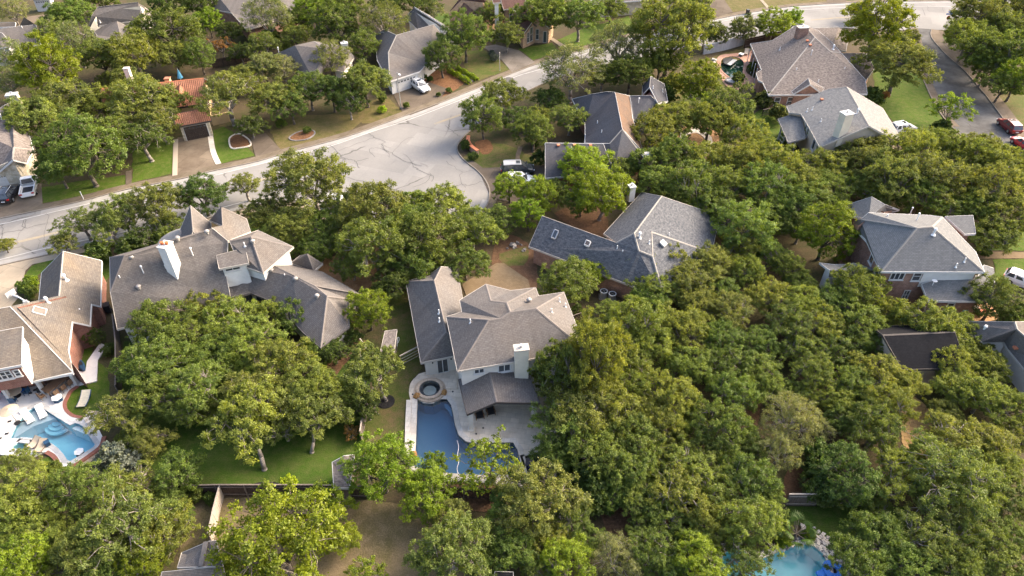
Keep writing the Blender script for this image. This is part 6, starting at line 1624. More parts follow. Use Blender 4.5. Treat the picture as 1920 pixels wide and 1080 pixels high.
fence('rail_fence', 'grey slatted rail fence beside the weathered brick house', [(1428, 218), (1460, 212), (1478, 206)], 1.2, M['grey_wood'], M['grey_wood'], M['dark_wood'], 2.0, slats=4)
def wall(name, label, pix, h, th, mat, cap=None, cat='wall', n=4, block=0.0):
    L = smoothline([P(*q) for q in pix], n) if n else [P(*q) for q in pix]
    c = L[0]
    r = empty(name, (c[0], c[1], 0), label, cat)
    if block:
        # single blocks in a loop: shared stone mesh, a little uneven
        rg = random.Random(3)
        seg = []
        for a, b in zip(L[:-1], L[1:]): seg.append((a, b, np.linalg.norm(b - a)))
        tot = sum(s[2] for s in seg); k = int(tot / block)
        base = MB().box((0, 0, .5), (1, 1, 1), 0, .86).build('stone', mat, r)
        first = True
        for i in range(k):
            t = tot * (i + .5) / k
            for a, b, l in seg:
                if t <= l: break
                t -= l
            q = a + (b - a) * (t / l); ang = math.atan2(b[1] - a[1], b[0] - a[0])
            o = base if first else base.copy()
            if not first: link(o, r)
            else: o.data.transform(Matrix.Translation(-Vector((0, 0, 0)))); first = False
            o.data = base.data
            o.location = (q[0] - c[0] + rg.uniform(-.05, .05), q[1] - c[1] + rg.uniform(-.05, .05), 0)
            o.rotation_euler = (0, 0, ang + rg.uniform(-.12, .12))
            o.scale = (block * rg.uniform(.8, .98), th * rg.uniform(.8, 1.15), h * rg.uniform(.75, 1.2))
        return r
    ribbon('wall_body', L, -th / 2, th / 2, h, mat, h=h, parent=r)
    if cap: ribbon('wall_cap', L, -th / 2 - .06, th / 2 + .06, h + .08, cap, h=.08, parent=r)
    return r
_b = MB().box
wall('garden_wall', 'pale grey block wall along the far pool yard', [(1318, 102), (1340, 98), (1362, 93), (1394, 84)], 1.9, .25, M['coping_grey'], M['white_trim'])
wall('garden_wall', 'curved red brick wall at the edge of the turnaround', [(879, 264), (878, 272), (884, 283), (896, 292)], .9, .45, M['red_paver'], M['terracotta'])
wall('stone_border', 'curved border of pale stone blocks in the dry yard', [(342, 994), (352, 996), (362, 1004), (368, 1018)], .35, .45, M['stone_pale'], cat='stone border', block=.5)

def rocks(name, label, pix, w0, w1, n, mat, size=(.25, .6), seed=1, cat='rocks', hs=.7):
    """a bank of separate stones: alike stones share one mesh"""
    L = smoothline([P(*q) for q in pix], 5)
    c = L[len(L) // 2]
    r = empty(name, (c[0], c[1], 0), label, cat)
    rg = random.Random(seed); ng = np.random.default_rng(seed)
    bases = []
    for k in range(3):
        v = [(-1, -1, -1), (1, -1, -1), (1, 1, -1), (-1, 1, -1), (-.75, -.7, .8), (.7, -.75, .9), (.75, .7, .7), (-.7, .75, .95)]
        v = (np.array(v, float) + ng.normal(0, .16, (8, 3))) * .5
        me = bpy.data.meshes.new('stone'); me.from_pydata([tuple(q) for q in v], [], [(3, 2, 1, 0), (4, 5, 6, 7), (0, 1, 5, 4), (1, 2, 6, 5), (2, 3, 7, 6), (3, 0, 4, 7)])
        me.materials.append(mat[k % len(mat)] if isinstance(mat, list) else mat); bases.append(me)
    for i in range(n):
        t = rg.random() * (len(L) - 1.01); k = int(t); q = L[k] + (L[k + 1] - L[k]) * (t - k)
        d = (L[k + 1] - L[k])[:2]; d /= np.linalg.norm(d) + 1e-9; nn = np.array([-d[1], d[0]]) * rg.uniform(w0, w1)
        s = rg.uniform(*size)
        o = bpy.data.objects.new('stone', bases[i % 3]); link(o, r)
        o.location = (q[0] + nn[0] - c[0], q[1] + nn[1] - c[1], s * hs * .35 + .05)
        o.rotation_euler = (rg.uniform(-.2, .2), rg.uniform(-.2, .2), rg.uniform(0, 6.28))
        o.scale = (s * rg.uniform(.8, 1.4), s, s * hs)
    return r
rocks('rock_bank', 'bank of pale pink stones around the turquoise pool', [(1505, 998), (1520, 1000), (1538, 1012), (1552, 1026), (1566, 1044), (1572, 1062)], -.7, .7, 130, [M['stone_pale'], M['coping_stone'], M['stone_pale']], (.16, .36), 3)
rocks('rock_bank', 'dark stone ring hugging the head of the turquoise pool', [(1465, 1028), (1485, 1018), (1505, 1014), (1525, 1018), (1542, 1030), (1556, 1050)], -.3, .45, 110, [M['stone_dark'], M['stone_dark'], M['stone_pale']], (.14, .3), 5)
rocks('rock_bank', 'tumbled stones between oaks left of the turquoise pool', [(1325, 1018), (1345, 1020), (1365, 1012)], -.8, .8, 50, [M['stone_pale'], M['leaf_litter'], M['stone_dark']], (.18, .4), 7)
rocks('rock_bank', 'pale boulders left of the dark green pool', [(1341, 114), (1338, 122), (1343, 132)], -.5, .5, 14, [M['stone_pale'], M['coping_stone']] * 2, (.35, .8), 9)
rocks('rock_bank', 'pale rocks at the corner of the white pool deck', [(163, 780), (172, 788), (178, 796)], -.3, .5, 10, [M['stone_pale'], M['coping_grey']] * 2, (.3, .6), 11)
rocks('rock_bank', 'dark rocks in the leaf bed beside the brick gable', [(950, 462), (965, 468), (985, 458)], -1.2, 1.2, 14, [M['stone_dark'], M['stone_pale'], M['stone_dark']], (.25, .5), 13)

# ================================================================ clipped hedges
def hedge(label, a, b, w, h, tint, seed, name='hedge'):
    A, B = P(*a), P(*b); c = (A + B) / 2
    r = empty(name, (c[0], c[1], 0), label, 'hedge')
    rng = np.random.default_rng(seed); L = np.linalg.norm(B - A); u = (B - A) / L; v = np.array([-u[1], u[0], 0])
    n = int(900 * L * (w + 2 * h) / 8)
    s = rng.uniform(-.5, .5, n); ang = rng.uniform(-.15, math.pi + .15, n)
    rad = 1 + .18 * np.sin(s * L * 2.3 + seed) + rng.normal(0, .07, n)
    pt = (A + B)[None] / 2 + u * (s * L)[:, None] + v * (np.cos(ang) * w / 2 * rad)[:, None] + np.array([0, 0, 1.0]) * (np.abs(np.sin(ang)) ** .6 * h * rad)[:, None]
    nr = v * np.cos(ang)[:, None] + np.array([0, 0, 1.0]) * np.sin(ang)[:, None] + rng.normal(0, .5, (n, 3))
    nr /= np.linalg.norm(nr, axis=1, keepdims=True)
    me = leaf_mesh('hedge_leaves', pt - c, nr, rng.uniform(.07, .15, n), np.full(n, .5), np.where(rng.random(n) < .3, .5, .05), rng)
    o = bpy.data.objects.new('leaves', me); link(o, r); t = TINT[tint]; o.color = (*t, 1)
    return r
hedge('clipped green hedge left of the narrow garden path', (842, 135), (882, 158), .9, .8, 'b', 3)
hedge('clipped green hedge right of the narrow garden path', (858, 130), (895, 152), .9, .7, 'b', 4)
hedge('long rounded topiary hedge beside the cream driveway', (52, 548), (72, 545), 1.0, 1.3, 'b', 5)
hedge('low dark hedge along the dry yard of the pool house', (1066, 590), (1088, 584), .9, .9, 'd', 6)

# palm by the turquoise pool
pc = P(1487, 1012)
pr = empty('palm', (pc[0], pc[1], 0), 'green fan palm at the head of the turquoise pool', 'palm')
MB().cyl((pc[0], pc[1], 0), .18, 1.0, 8, .13).build('trunk', M['bark'], pr)
rg = random.Random(8)
for k in range(13):
    az = 2 * math.pi * k / 13 + rg.uniform(-.2, .2); el = rg.uniform(.15, 1.0)
    base = np.array([pc[0], pc[1], 1.0]); d = np.array([math.cos(az) * math.cos(el), math.sin(az) * math.cos(el), math.sin(el)])
    e = base + d * rg.uniform(1.0, 1.4)
    V, F = [], []
    s = np.cross(d, [0, 0, 1.0]); s /= np.linalg.norm(s); upv = np.cross(s, d)
    for j in range(11):
        t = (j - 5) / 5 * 1.15
        dd = d * math.cos(t) + s * math.sin(t); ln = .95 * (1 - .3 * abs(t))
        tip = e + dd * ln - np.array([0, 0, .25 * ln]); q = np.cross(dd, upv) * .055
        m = e + dd * ln * .5 + upv * .03
        b0 = len(V); V += [e, m - q, tip, m + q]; F.append((b0, b0 + 1, b0 + 2, b0 + 3))
    me = mesh('frond', V, F, M['leaf'], pr); me.color = (.10, .16, .03, 1)
    MB().tube(base, e, .03, .018, 5).build('stalk', M['bark'], me)

# ================================================================ street furniture
def street_lamp(label, at, h, arm, name='street_lamp'):
    c = P(*at); r = empty(name, (c[0], c[1], 0), label, 'street lamp')
    MB().cyl((c[0], c[1], 0), .12, .3, 10).cyl((c[0], c[1], .3), .08, h - .3, 8, .055).build('pole', M['grey_metal'], r)
    e = np.array([c[0] + arm[0], c[1] + arm[1], h + .15])
    MB().tube((c[0], c[1], h - .05), e, .04).build('arm', M['grey_metal'], r)
    MB().box(e + [arm[0] * .18, arm[1] * .18, 0], (.55, .26, .14), math.atan2(arm[1], arm[0])).build('lamp_head', M['white_metal'], r)
street_lamp('grey street lamp beside the driveway of the white garage house', (752, 204), 6.6, (.5, -1.0))
def pole(name, label, at, h, rad, mat, cat='post'):
    c = P(*at); return tag(MB().cyl((c[0], c[1], 0), rad, h, 8).cyl((c[0], c[1], h), rad * 1.2, .05, 8).build(name, mat), label, cat)
pole('marker_post', 'slim yellow marker post on the olive front lawn', (937, 133), 3.6, .07, M['cream_trim'])
pole('utility_pole', 'thin white pole at the top bend of the street', (1640, 8), 3.0, .06, M['white_metal'])
pole('utility_post', 'slim pale post at the grass strip by the left kerb', (157, 374), 1.3, .05, M['white_metal'])
# stop sign with street name blades
c = P(1770, 53)
r = empty('stop_sign', (c[0], c[1], 0), 'red stop sign with blue street name plates at the corner', 'road sign')
MB().cyl((c[0], c[1], 0), .045, 3.3, 8).build('post', M['grey_metal'], r)
V = [(c[0] + .40 * math.cos(math.pi / 8 + k * math.pi / 4), c[1] - .06, 2.3 + .40 * math.sin(math.pi / 8 + k * math.pi / 4)) for k in range(8)]
V += [(x, y + .03, z) for x, y, z in V]
mesh('sign_plate', V, [tuple(range(8)), tuple(range(15, 7, -1))] + [(i, 8 + i, 8 + (i + 1) % 8, (i + 1) % 8) for i in range(8)], M['lamp_red'], r)
M['sign_blue'] = m_plain('sign_blue', (.03, .16, .55), .5)
MB().box((c[0], c[1], 3.05), (1.5, .03, .26)).build('name_plate', M['sign_blue'], r)
MB().box((c[0], c[1], 3.33), (.03, 1.4, .26)).build('name_plate', M['sign_blue'], r)
# wheelie bin
def bin_(label, at, mat, rz=.2, sc=1.0, lid=True):
    c = P(*at); r = empty('wheelie_bin', (c[0], c[1], 0), label, 'bin')
    MB().box((c[0], c[1], .55 * sc), (.52 * sc, .62 * sc, .95 * sc), rz, 1.14).build('body', mat, r)
    MB().box((c[0], c[1] - .02, 1.07 * sc), (.66 * sc, .8 * sc, .08), rz).build('lid', mat, r)
    for s in (-1, 1): MB().tube((c[0] + s * .2, c[1] + .3, .12), (c[0] + s * .3, c[1] + .3, .12), .12, n=10).build('wheel', M['tyre'], r)
bin_('dark wheelie bin at the kerb by the brown driveway', (1401, 27), M['black_metal'])
bin_('black wheelie bin in the gap between the two left houses', (205, 585), M['black_metal'], .4, 1.1)
M['plastic_blue'] = m_plain('plastic_blue', (.02, .16, .55), .45); M['plastic_navy'] = m_plain('plastic_navy', (.02, .06, .12), .45); M['plastic_pink'] = m_plain('plastic_pink', (.62, .03, .12), .6)
bin_('blue bin against the brick garage wall at right', (1800, 590), M['plastic_blue'], .1, .95)
# air conditioners
def aircon(label, at, group='air conditioners by the charcoal house', sc=1.0):
    c = P(*at); r = empty('air_conditioner', (c[0], c[1], 0), label, 'air conditioner', group)
    MB().box((c[0], c[1], .05), (1.1 * sc, 1.1 * sc, .1)).build('base_slab', M['curb'], r)
    MB().cyl((c[0], c[1], .1), .45 * sc, .85, 20).build('casing', M['grey_metal'], r)
    ring('top_rim', c, .36 * sc, .47 * sc, .93, 1.0, M['white_metal'], r, 20)
    MB().cyl((c[0], c[1], .95), .36 * sc, .015, 20).build('fan_opening', M['dark_hole'], r)
    m = MB()
    for k in range(4): m.beam((c[0], c[1], .99), (c[0] + .36 * math.cos(k * 1.57 + .4), c[1] + .36 * math.sin(k * 1.57 + .4), .99), .03, .02)
    m.build('fan_guard', M['grey_metal'], r)
aircon('round pale air conditioner below the charcoal roof eave', (1147, 562)); aircon('dark shaded air conditioner left of the pale one', (1131, 557))
aircon('grey air conditioner beside the weathered brick house wall', (1474, 196), None, .9)
# basketball hoop
c = P(46, 563, 2.9); r = empty('basketball_hoop', (c[0], c[1], 0), 'white basketball hoop beside the cream driveway', 'basketball hoop')
MB().cyl((c[0], c[1], 0), .08, 2.9, 8).build('pole', M['white_metal'], r)
e = P(22, 552, 3.05)
MB().tube((c[0], c[1], 2.8), (c[0] * .6 + e[0] * .4, c[1] * .6 + e[1] * .4, 3.05), .08).tube((c[0] * .6 + e[0] * .4, c[1] * .6 + e[1] * .4, 3.05), e, .09, .13).build('arm', M['white_metal'], r)
MB().box((c[0] + .15, c[1] - .2, 2.75), (.7, .5, .5), .5, .5).build('counterweight', M['white_trim'], r)
MB().box((e[0] - .15, e[1] + .1, 3.1), (.06, 1.1, .7), -.45).build('backboard', M['white_trim'], r)
ring('rim', e + np.array([-.5, .25, 0]), .2, .24, 2.9, 2.93, M['rust'], r, 16)

# ================================================================ patio furniture
def sunbed(label, a, b, frame, cush, wide=.7, arch=.35, z=0.0, name='sun_lounger'):
    A, B = P(*a, z), P(*b, z); c = (A + B) / 2; L = np.linalg.norm(B - A); u = (B - A) / L; v = np.array([-u[1], u[0], 0])
    r = empty(name, (c[0], c[1], z), label, 'sun lounger')
    n = 9; V = []; F = []
    for i in range(n):
        t = i / (n - 1); h = .32 + arch * (t ** 2.2) - .1 * math.sin(math.pi * t)
        for s in (-1, 1):
            for dz in (0, -.08): V.append(A + u * L * t + v * s * wide / 2 + [0, 0, h + dz])
    for i in range(n - 1):
        a0, b0 = 4 * i, 4 * (i + 1)
        F += [(a0, a0 + 2, b0 + 2, b0), (a0 + 1, b0 + 1, b0 + 3, a0 + 3), (a0, b0, b0 + 1, a0 + 1), (a0 + 2, a0 + 3, b0 + 3, b0 + 2)]
    F += [(0, 1, 3, 2), (4 * n - 4, 4 * n - 2, 4 * n - 1, 4 * n - 3)]
    mesh('cushion', V, F, cush, r)
    for s in (-1, 1):
        m = MB()
        for i in range(n - 1):
            q = [A + u * L * (k / (n - 1)) + v * s * (wide / 2 + .04) + [0, 0, .28 + arch * ((k / (n - 1)) ** 2.2) - .1 * math.sin(math.pi * k / (n - 1))] for k in (i, i + 1)]
            m.tube(q[0], q[1], .045)
        m.build('side_rail', frame, r)
        for t in (.12, .8):
            q = A + u * L * t + v * s * wide * .42
            MB().tube(q, q + [0, 0, .3], .035).build('leg', frame, r)
    return r
M['cushion_beige'] = m_plain('cushion_beige', (.56, .50, .38), .9); M['cushion_tan'] = m_plain('cushion_tan', (.42, .35, .26), .9); M['cushion_white'] = m_plain('cushion_white', (.82, .82, .81), .6)
sunbed('curved navy sunbed with beige cushion on the green lawn', (153, 766), (166, 738), M['plastic_navy'], M['cushion_beige'], .85, .3)
sunbed('white in-water lounger on the sun shelf, nearer the deck edge', (61, 795), (46, 774), M['white_metal'], M['cushion_white'], .56, .25, -.2)
sunbed('white in-water lounger on the sun shelf, further right', (84, 786), (75, 765), M['white_metal'], M['cushion_white'], .56, .25, -.2)
sunbed('tan slatted lounger beside the small teal spa, left of two', (57, 842), (76, 824), M['grey_wood'], M['cushion_tan'], .7, .25, .14)
sunbed('tan slatted lounger beside the small teal spa, right of two', (71, 851), (86, 828), M['grey_wood'], M['cushion_tan'], .7, .25, .14)
def cube_table(label, at, w, h, top, body, name='side_table', n=6, z0=.14):
    c = P(*at); r = empty(name, (c[0], c[1], 0), label, 'side table')
    MB().cyl((c[0], c[1], z0), w * .5, h, n, w * .44).build('table_body', body, r)
    MB().cyl((c[0], c[1], z0 + h), w * .56, .06, n).build('table_top', top, r)
cube_table('navy hexagonal side table with white top on the white deck', (111, 752), .95, .42, M['cushion_white'], M['plastic_navy'])
cube_table('small navy table with pale top floating at the pool corner', (150, 850), .8, .35, M['cushion_white'], M['plastic_navy'], z0=-.1)
cube_table('navy box table between the tan loungers and the pool', (92, 836), .6, .45, M['plastic_navy'], M['plastic_navy'], n=4)
# parasol with round thatch canopy
c = P(15, 768, 2.2); r = empty('parasol', (c[0], c[1], .14), 'round tan parasol on the white pool deck', 'parasol')
MB().cyl((c[0], c[1], .14), .3, .08, 16).build('base', M['black_metal'], r); MB().cyl((c[0], c[1], .14), .03, 2.2, 8).build('pole', M['dark_trim'], r)
tp = P(16, 767, 2.0)
MB().cyl((c[0], c[1], 2.05), .85, .22, 24, .08).build('canopy', M['cushion_tan'], r)
MB().beam((c[0], c[1], .22), (c[0] + .9, c[1] + .25, .22), .09, .06).build('foot', M['black_metal'], r)
# dining table with chairs
M['wicker'] = m_plain('wicker', (.17, .105, .065), .85, var=.3, scale=14)
c = P(110, 729); ang = math.radians(62)
ca, sa = math.cos(ang), math.sin(ang)
def rot(x, y): return (c[0] + x * ca - y * sa, c[1] + x * sa + y * ca)
r = empty('dining_table', (c[0], c[1], .14), 'long brown patio dining table under the white columns', 'table')
MB().box((c[0], c[1], .86), (2.5, 1.1, .06), ang).build('table_top', M['wicker'], r)
for x, y in ((-1.1, -.45), (1.1, -.45), (1.1, .45), (-1.1, .45)): MB().box((*rot(x, y), .48), (.09, .09, .7), ang).build('leg', M['wicker'], r)
def chair(label, x, y, face, group):
    q = rot(x, y); a = ang + face
    r = empty('patio_chair', (q[0], q[1], .14), label, 'chair', group)
    f = np.array([math.cos(a), math.sin(a)])
    MB().box((q[0], q[1], .55), (.52, .52, .09), a).build('seat', M['wicker'], r)
    MB().box((q[0] - f[0] * .26, q[1] - f[1] * .26, .86), (.07, .52, .6), a).build('backrest', M['wicker'], r)
    for sx in (-1, 1):
        for sy in (-1, 1):
            x0, y0 = q[0] + (sx * .22) * math.cos(a) - sy * .22 * math.sin(a), q[1] + (sx * .22) * math.sin(a) + sy * .22 * math.cos(a)
            MB().tube((x0, y0, .14), (x0, y0, .52), .025).build('leg', M['wicker'], r)
        n2 = (-math.sin(a) * sx * .27, math.cos(a) * sx * .27)
        MB().beam((q[0] + n2[0] - f[0] * .22, q[1] + n2[1] - f[1] * .22, .78), (q[0] + n2[0] + f[0] * .22, q[1] + n2[1] + f[1] * .22, .78), .06, .05).build('armrest', M['wicker'], r)
g = 'chairs round the brown patio dining table'
for i, (x, y, f, t) in enumerate([(-.75, -.95, 1.57, 'brown chair on the wall side of the dining table, nearest the sunbed lawn end'), (.05, -.95, 1.57, 'brown chair in the middle of the right side of the dining table'), (.85, -.95, 1.57, 'brown chair at the house end of the right side of the table'),
        (-.75, .95, -1.57, 'brown chair at the pool end of the left side of the table'), (.05, .95, -1.57, 'brown chair in the middle of the left side of the table'), (.85, .95, -1.57, 'brown chair at the house end of the left side of the table'), (-1.65, 0, 0, 'brown chair at the near head of the dining table')]):
    chair('brown wicker chair on the near right corner of the dining table' if i == 0 else t, x, y, f, g)
# low round table with dark chairs near the left column
c = P(34, 744); r = empty('patio_table', (c[0], c[1], .14), 'round tan table by the left white column', 'table')
MB().cyl((c[0], c[1], .82), .68, .06, 18).build('table_top', M['cushion_tan'], r); MB().cyl((c[0], c[1], .14), .12, .68, 8).cyl((c[0], c[1], .14), .35, .06, 12).build('leg', M['black_metal'], r)
ang = 0; ca, sa = 1, 0
for i, (x, y, f, t) in enumerate([(1.0, .2, math.pi, 'dark chair right of the round tan table'), (.3, -1.0, 1.8, 'dark chair on the near side of the round tan table'), (-1.0, .1, 0, 'dark chair left of the round tan table'), (-.2, 1.0, -1.4, 'dark chair behind the round tan table')]):
    old = M['wicker']; M['wicker'] = M['plastic_navy']; chair(t, x, y, f, 'dark chairs at the round tan table'); M['wicker'] = old
# kayak-like blue float, red cloth, floor items
def float_(label, a, b, w, mat, name, cat):
    A, B = P(*a, .3), P(*b, .3); u = (B - A); L = np.linalg.norm(u); u /= L; v = np.array([-u[1], u[0], 0])
    V, F = [], []; n = 10
    c0 = (A + B) / 2
    r = empty(name, (c0[0], c0[1], .14), label, cat)
    for i in range(n):
        t = i / (n - 1); s = math.sin(math.pi * min(max(t, .04), .96)) ** .5
        for k in range(6):
            a_ = math.pi * 2 * k / 6; V.append(A + u * L * t + v * math.cos(a_) * w / 2 * s + np.array([0, 0, 1.0]) * (math.sin(a_) * .16 * s))
    for i in range(n - 1):
        for k in range(6): F.append((6 * i + k, 6 * i + (k + 1) % 6, 6 * i + 6 + (k + 1) % 6, 6 * i + 6 + k))
    F += [tuple(range(5, -1, -1)), tuple(range(6 * n - 6, 6 * n))]
    mesh('hull', V, F, mat, r)
    m = MB().box((c0[0], c0[1], .42), (.55, .4, .1), math.atan2(u[1], u[0])); m.build('seat', M['black_metal'], r)
float_('blue kayak lying under the patio roof', (16, 738), (48, 729), .75, M['plastic_blue'], 'kayak', 'kayak')
float_('teal kayak leaning by the red brick wall', (144, 672), (158, 695), .7, M['plastic_navy'], 'kayak', 'kayak')
float_('small blue kayak beside the brick wall, behind the teal one', (142, 652), (150, 668), .6, M['plastic_blue'], 'kayak', 'kayak')
A = [P(-6, 745, .9), P(14, 745, .9), P(3, 752, .8), P(-6, 756, .8)]
r = empty('parasol', (A[0][0], A[0][1], .14), 'pink folded parasol at the left edge of the patio', 'parasol')
cc = P(-4, 752); MB().cyl((cc[0], cc[1], 1.4), 1.0, .45, 8, .05).build('canopy', M['plastic_pink'], r); MB().cyl((cc[0], cc[1], .14), .03, 1.6, 6).build('pole', M['white_metal'], r); MB().cyl((cc[0], cc[1], .14), .25, .08, 12).build('base', M['black_metal'], r)
for i, (px, py, t) in enumerate([(58, 739, 'dark floor grate on the white deck, left of the second column'), (67, 733, 'dark floor grate on the white deck, nearest the patio eave'), (19, 792, 'dark floor grate between the round parasol and the pool'), (14, 815, 'small dark floor grate at the left of the pool'), (1, 824, 'dark floor grate at the left edge of the deck')]):
    c = P(px, py); tag(MB().box((c[0], c[1], .155), (.34, .26, .03), .3).build('floor_grate', M['black_metal']), t, 'grate')
c = P(75, 736); r = empty('speaker', (c[0], c[1], .14), 'dark box leaning at the foot of the second white column', 'box')
MB().box((c[0], c[1], .38), (.35, .3, .5), .4, .8).build('case', M['black_metal'], r); MB().box((c[0], c[1], .66), (.22, .2, .05), .4).build('lid', M['dark_trim'], r)
# teal closed parasol behind the tile house
c = P(342, 158); r = empty('parasol', (c[0], c[1], 0), 'closed blue parasol behind the clay tile roof', 'parasol')
M['cloth_blue'] = m_plain('cloth_blue', (.10, .33, .48), .8)
MB().cyl((c[0], c[1], 0), .04, 3.0, 8).build('pole', M['white_metal'], r); MB().cyl((c[0], c[1], 1.3), .55, 1.5, 8, .06).build('canopy', M['cloth_blue'], r)
# armchairs under the pool house porch
M['cushion_black'] = m_plain('cushion_black', (.02, .02, .022), .8)
def porch_chair(label, at, a):
    c = P(*at); r = empty('armchair', (c[0], c[1], .12), label, 'armchair', 'dark armchairs under the porch roof')
    f = np.array([math.cos(a), math.sin(a)])
    MB().box((c[0], c[1], .42), (.75, .72, .16), a).build('seat', M['cushion_black'], r)
    MB().box((c[0] - f[0] * .36, c[1] - f[1] * .36, .75), (.14, .72, .6), a).build('backrest', M['cushion_black'], r)
    for s in (-1, 1):
        n2 = np.array([-f[1], f[0]]) * s * .4
        MB().beam((c[0] + n2[0] - f[0] * .35, c[1] + n2[1] - f[1] * .35, .64), (c[0] + n2[0] + f[0] * .38, c[1] + n2[1] + f[1] * .38, .64), .1, .07).build('armrest', M['brown_wood'], r)
        for q in (-.32, .34): MB().box((c[0] + n2[0] + f[0] * q, c[1] + n2[1] + f[1] * q, .37), (.07, .07, .5), a).build('leg', M['brown_wood'], r)
porch_chair('dark cushioned armchair under the porch, left of two', (899, 783), -1.3)
porch_chair('dark cushioned armchair under the porch, right of two', (920, 776), -1.3)
# deck spots, spa boulders, pool skimmer
for i, (px, py, t) in enumerate([(873, 763, 'small dark deck light beside the porch corner'), (906, 804, 'small dark deck light below the porch'), (893, 815, 'small dark deck light at the pool bend'), (935, 814, 'small dark deck light at the right of the patio'), (849, 736, 'small dark deck light beside the spa steps'), (774, 741, 'small dark deck light left of the spa')]):
    c = P(px, py); tag(MB().cyl((c[0], c[1], .12), .09, .05, 10).build('deck_light', M['black_metal']), t, 'deck light')
for (px, py, t) in ((782, 745, 'rusty stone boulder left of the spa spillway'), (831, 739, 'rusty stone boulder right of the spa spillway'), (775, 855, 'rusty stone boulder at the left end of the pool ledge')):
    c = P(px, py); r_ = random.Random(int(px))
    m = MB().cyl((c[0], c[1], .1), .42, .3, 7, .34).cyl((c[0] + .1, c[1] - .05, .4), .34, .22, 6, .16)
    m.V = [(x + r_.uniform(-.07, .07), y + r_.uniform(-.07, .07), z + r_.uniform(-.05, .05)) for x, y, z in m.V]
    tag(m.build('boulder', M['orange_wood']), t, 'boulder')
# patio steps
for k in range(3):
    a, b = P(828, 716 + 6 * k), P(857, 716 + 6 * k)
    tag(MB().beam(a + np.array([0, 0, .17 + .0 * k]), b + np.array([0, 0, .17]), .5, .16 - .02 * k).build('patio_step', M['travertine']), None, None, None, 'structure')
# pale boulders at the end of the big pool and a curving hose
c = P(985, 905); m = MB().cyl((c[0], c[1], .1), .9, .3, 9, .75); r_ = random.Random(2)
m.V = [(x + r_.uniform(-.1, .1), y + r_.uniform(-.1, .1), z + r_.uniform(-.04, .04)) for x, y, z in m.V]
tag(m.build('boulder', M['coping_stone']), 'flat pale boulder below the navy basin', 'boulder')
L = smoothline([P(*q, .0) for q in [(857, 826), (860, 838), (858, 852), (860, 866), (857, 880), (862, 895)]], 4); m = MB()
for a, b in zip(L[:-1], L[1:]): m.tube(a, b, .028, n=6)
tag(m.build('pool_hose', M['white_metal']), 'white floating hose curving across the dark blue pool', 'hose')
# cover over the green pool, raised grey spa, deck loungers
q = [P(1356, 110, .3), P(1372, 107, .25), P(1378, 114, .3), P(1366, 122, .2), P(1357, 118, .35)]
r = empty('pool_cover', (q[0][0], q[0][1], .1), 'black folded cover lying over the dark green pool', 'pool cover')
V = [tuple(p) for p in q] + [tuple(p - np.array([0, 0, .25])) for p in q]
mesh('cover_sheet', V, [(0, 1, 2, 3, 4), (9, 8, 7, 6, 5)] + [(i, 5 + i, 5 + (i + 1) % 5, (i + 1) % 5) for i in range(5)], M['black_metal'], r)
q = [P(1363, 120, .5), P(1374, 111, .45), P(1382, 112, .5), P(1370, 122, .5)]
V = [tuple(p) for p in q] + [tuple(p - np.array([0, 0, .15])) for p in q]
mesh('cover_fold', V, [(0, 1, 2, 3), (7, 6, 5, 4)] + [(i, 4 + i, 4 + (i + 1) % 4, (i + 1) % 4) for i in range(4)], M['grey_metal'], r)
c = P(1372.5, 151, .4); r = empty('spa', (c[0], c[1], .1), 'low grey round spa at the near end of the dark green pool', 'spa')
ring('spa_wall', c, 1.0, 1.3, 0, .5, M['stone_dark'], r); MB().cyl((c[0], c[1], .2), 1.0, .2, 24).build('water', M['coping_grey'], r)
sunbed('weathered wooden lounger on the red deck by the green pool', (1398, 104), (1400, 95), M['grey_wood'], M['pale_wood'], .7, .2, .1)
cube_table('low pale bench at the head of the green pool', (1389, 106), 1.1, .4, M['cushion_white'], M['grey_wood'], 'garden_bench', 4)
# play slide frame beside the grey house
c = P(672, 664); r = empty('play_ramp', (c[0], c[1], 0), 'brown slatted play ramp between pale rails', 'play equipment')
a, b = P(681, 650, 1.5), P(669, 672, .2)
u = (b - a) / np.linalg.norm(b - a); v = np.array([-u[1], u[0], 0]); v /= np.linalg.norm(v)
for k in range(12):
    q = a + (b - a) * (k + .5) / 12
    MB().beam(q - v * .55, q + v * .55, .2, .05).build('slat', M['brown_wood'], r)
for s in (-1, 1):
    MB().beam(a + v * s * .65, b + v * s * .65, .14, .16).build('side_rail', M['pale_wood'], r)
    q = a + v * s * .6; MB().beam((q[0], q[1], 0), (q[0], q[1], 2.2), .12, .12).build('post', M['pale_wood'], r)
MB().beam(a + v * .6 + [0, 0, .7], a - v * .6 + [0, 0, .7], .12, .12).build('crossbar', M['pale_wood'], r)
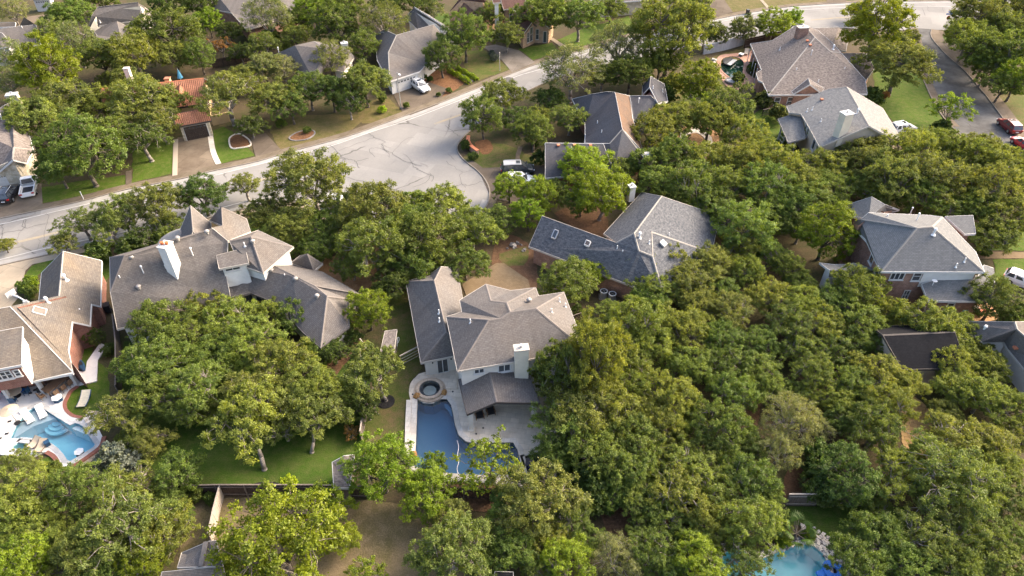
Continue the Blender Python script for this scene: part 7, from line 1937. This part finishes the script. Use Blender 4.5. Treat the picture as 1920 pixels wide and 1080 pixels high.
# pale garden clutter beside the narrow shed
c = P(743, 655); r = empty('bicycle_rack', (c[0], c[1], 0), 'pale metal garden frame leaning by the narrow shed', 'garden frame')
for k, (dx, dy, z) in enumerate(((0, 0, .5), (.1, .9, .5), (-.15, -.9, .4))):
    t = np.array([c[0] + dx, c[1] + dy, z])
    m = MB()
    for j in range(14):
        a0, a1 = 2 * math.pi * j / 14, 2 * math.pi * (j + 1) / 14
        m.tube(t + [.12 * math.cos(a0), .34 * math.cos(a0), .34 * math.sin(a0)], t + [.12 * math.cos(a1), .34 * math.cos(a1), .34 * math.sin(a1)], .04, n=5)
    m.build('hoop', M['white_metal'], r)
MB().tube((c[0], c[1] - .9, .5), (c[0] + .1, c[1] + .9, .6), .05).build('bar', M['white_metal'], r)
# ladder-like timber in the bottom-left yard
a, b = P(180, 1085, .3), P(193, 1028, .3)
r = empty('timber_stack', ((a + b)[0] / 2, (a + b)[1] / 2, 0), 'two orange timbers lying under the bottom left oaks', 'timber')
v = np.array([.28, 0, 0])
for s in (-1, 1): MB().beam(a + v * s, b + v * s, .16, .14).build('timber', M['orange_wood'], r)
# blue cloth at the turquoise pool
c = P(1560, 1072); r = empty('pool_float', (c[0], c[1], .1), 'bright blue float at the right side of the turquoise pool', 'pool float')
ring('tube', c, .35, .85, .1, .4, M['plastic_blue'], r, 20); MB().box((c[0] - .9, c[1] - .2, .25), (1.1, .5, .2), .4).build('pad', M['plastic_blue'], r)
# garden pots beside the brick garage
for (px, py, t, mt) in ((1838, 590, 'round clay pot beside the brick garage wall', 'terracotta'), (1826, 585, 'pale clay pot left of the dark pot at the brick garage', 'cream_trim')):
    c = P(px, py); r = empty('garden_pot', (c[0], c[1], 0), t, 'pot')
    MB().cyl((c[0], c[1], 0), .3, .6, 14, .42).build('pot_body', M[mt], r); ring('pot_rim', c, .36, .46, .58, .68, M[mt], r, 14)
c = P(1052, 824); r = empty('fire_pit', (c[0], c[1], 0), 'small red glowing lantern under the oaks right of the patio', 'lantern')
MB().cyl((c[0], c[1], 0), .12, .5, 8).build('stand', M['black_metal'], r); MB().cyl((c[0], c[1], .5), .16, .22, 10, .1).build('shade', M['lamp_red'], r)
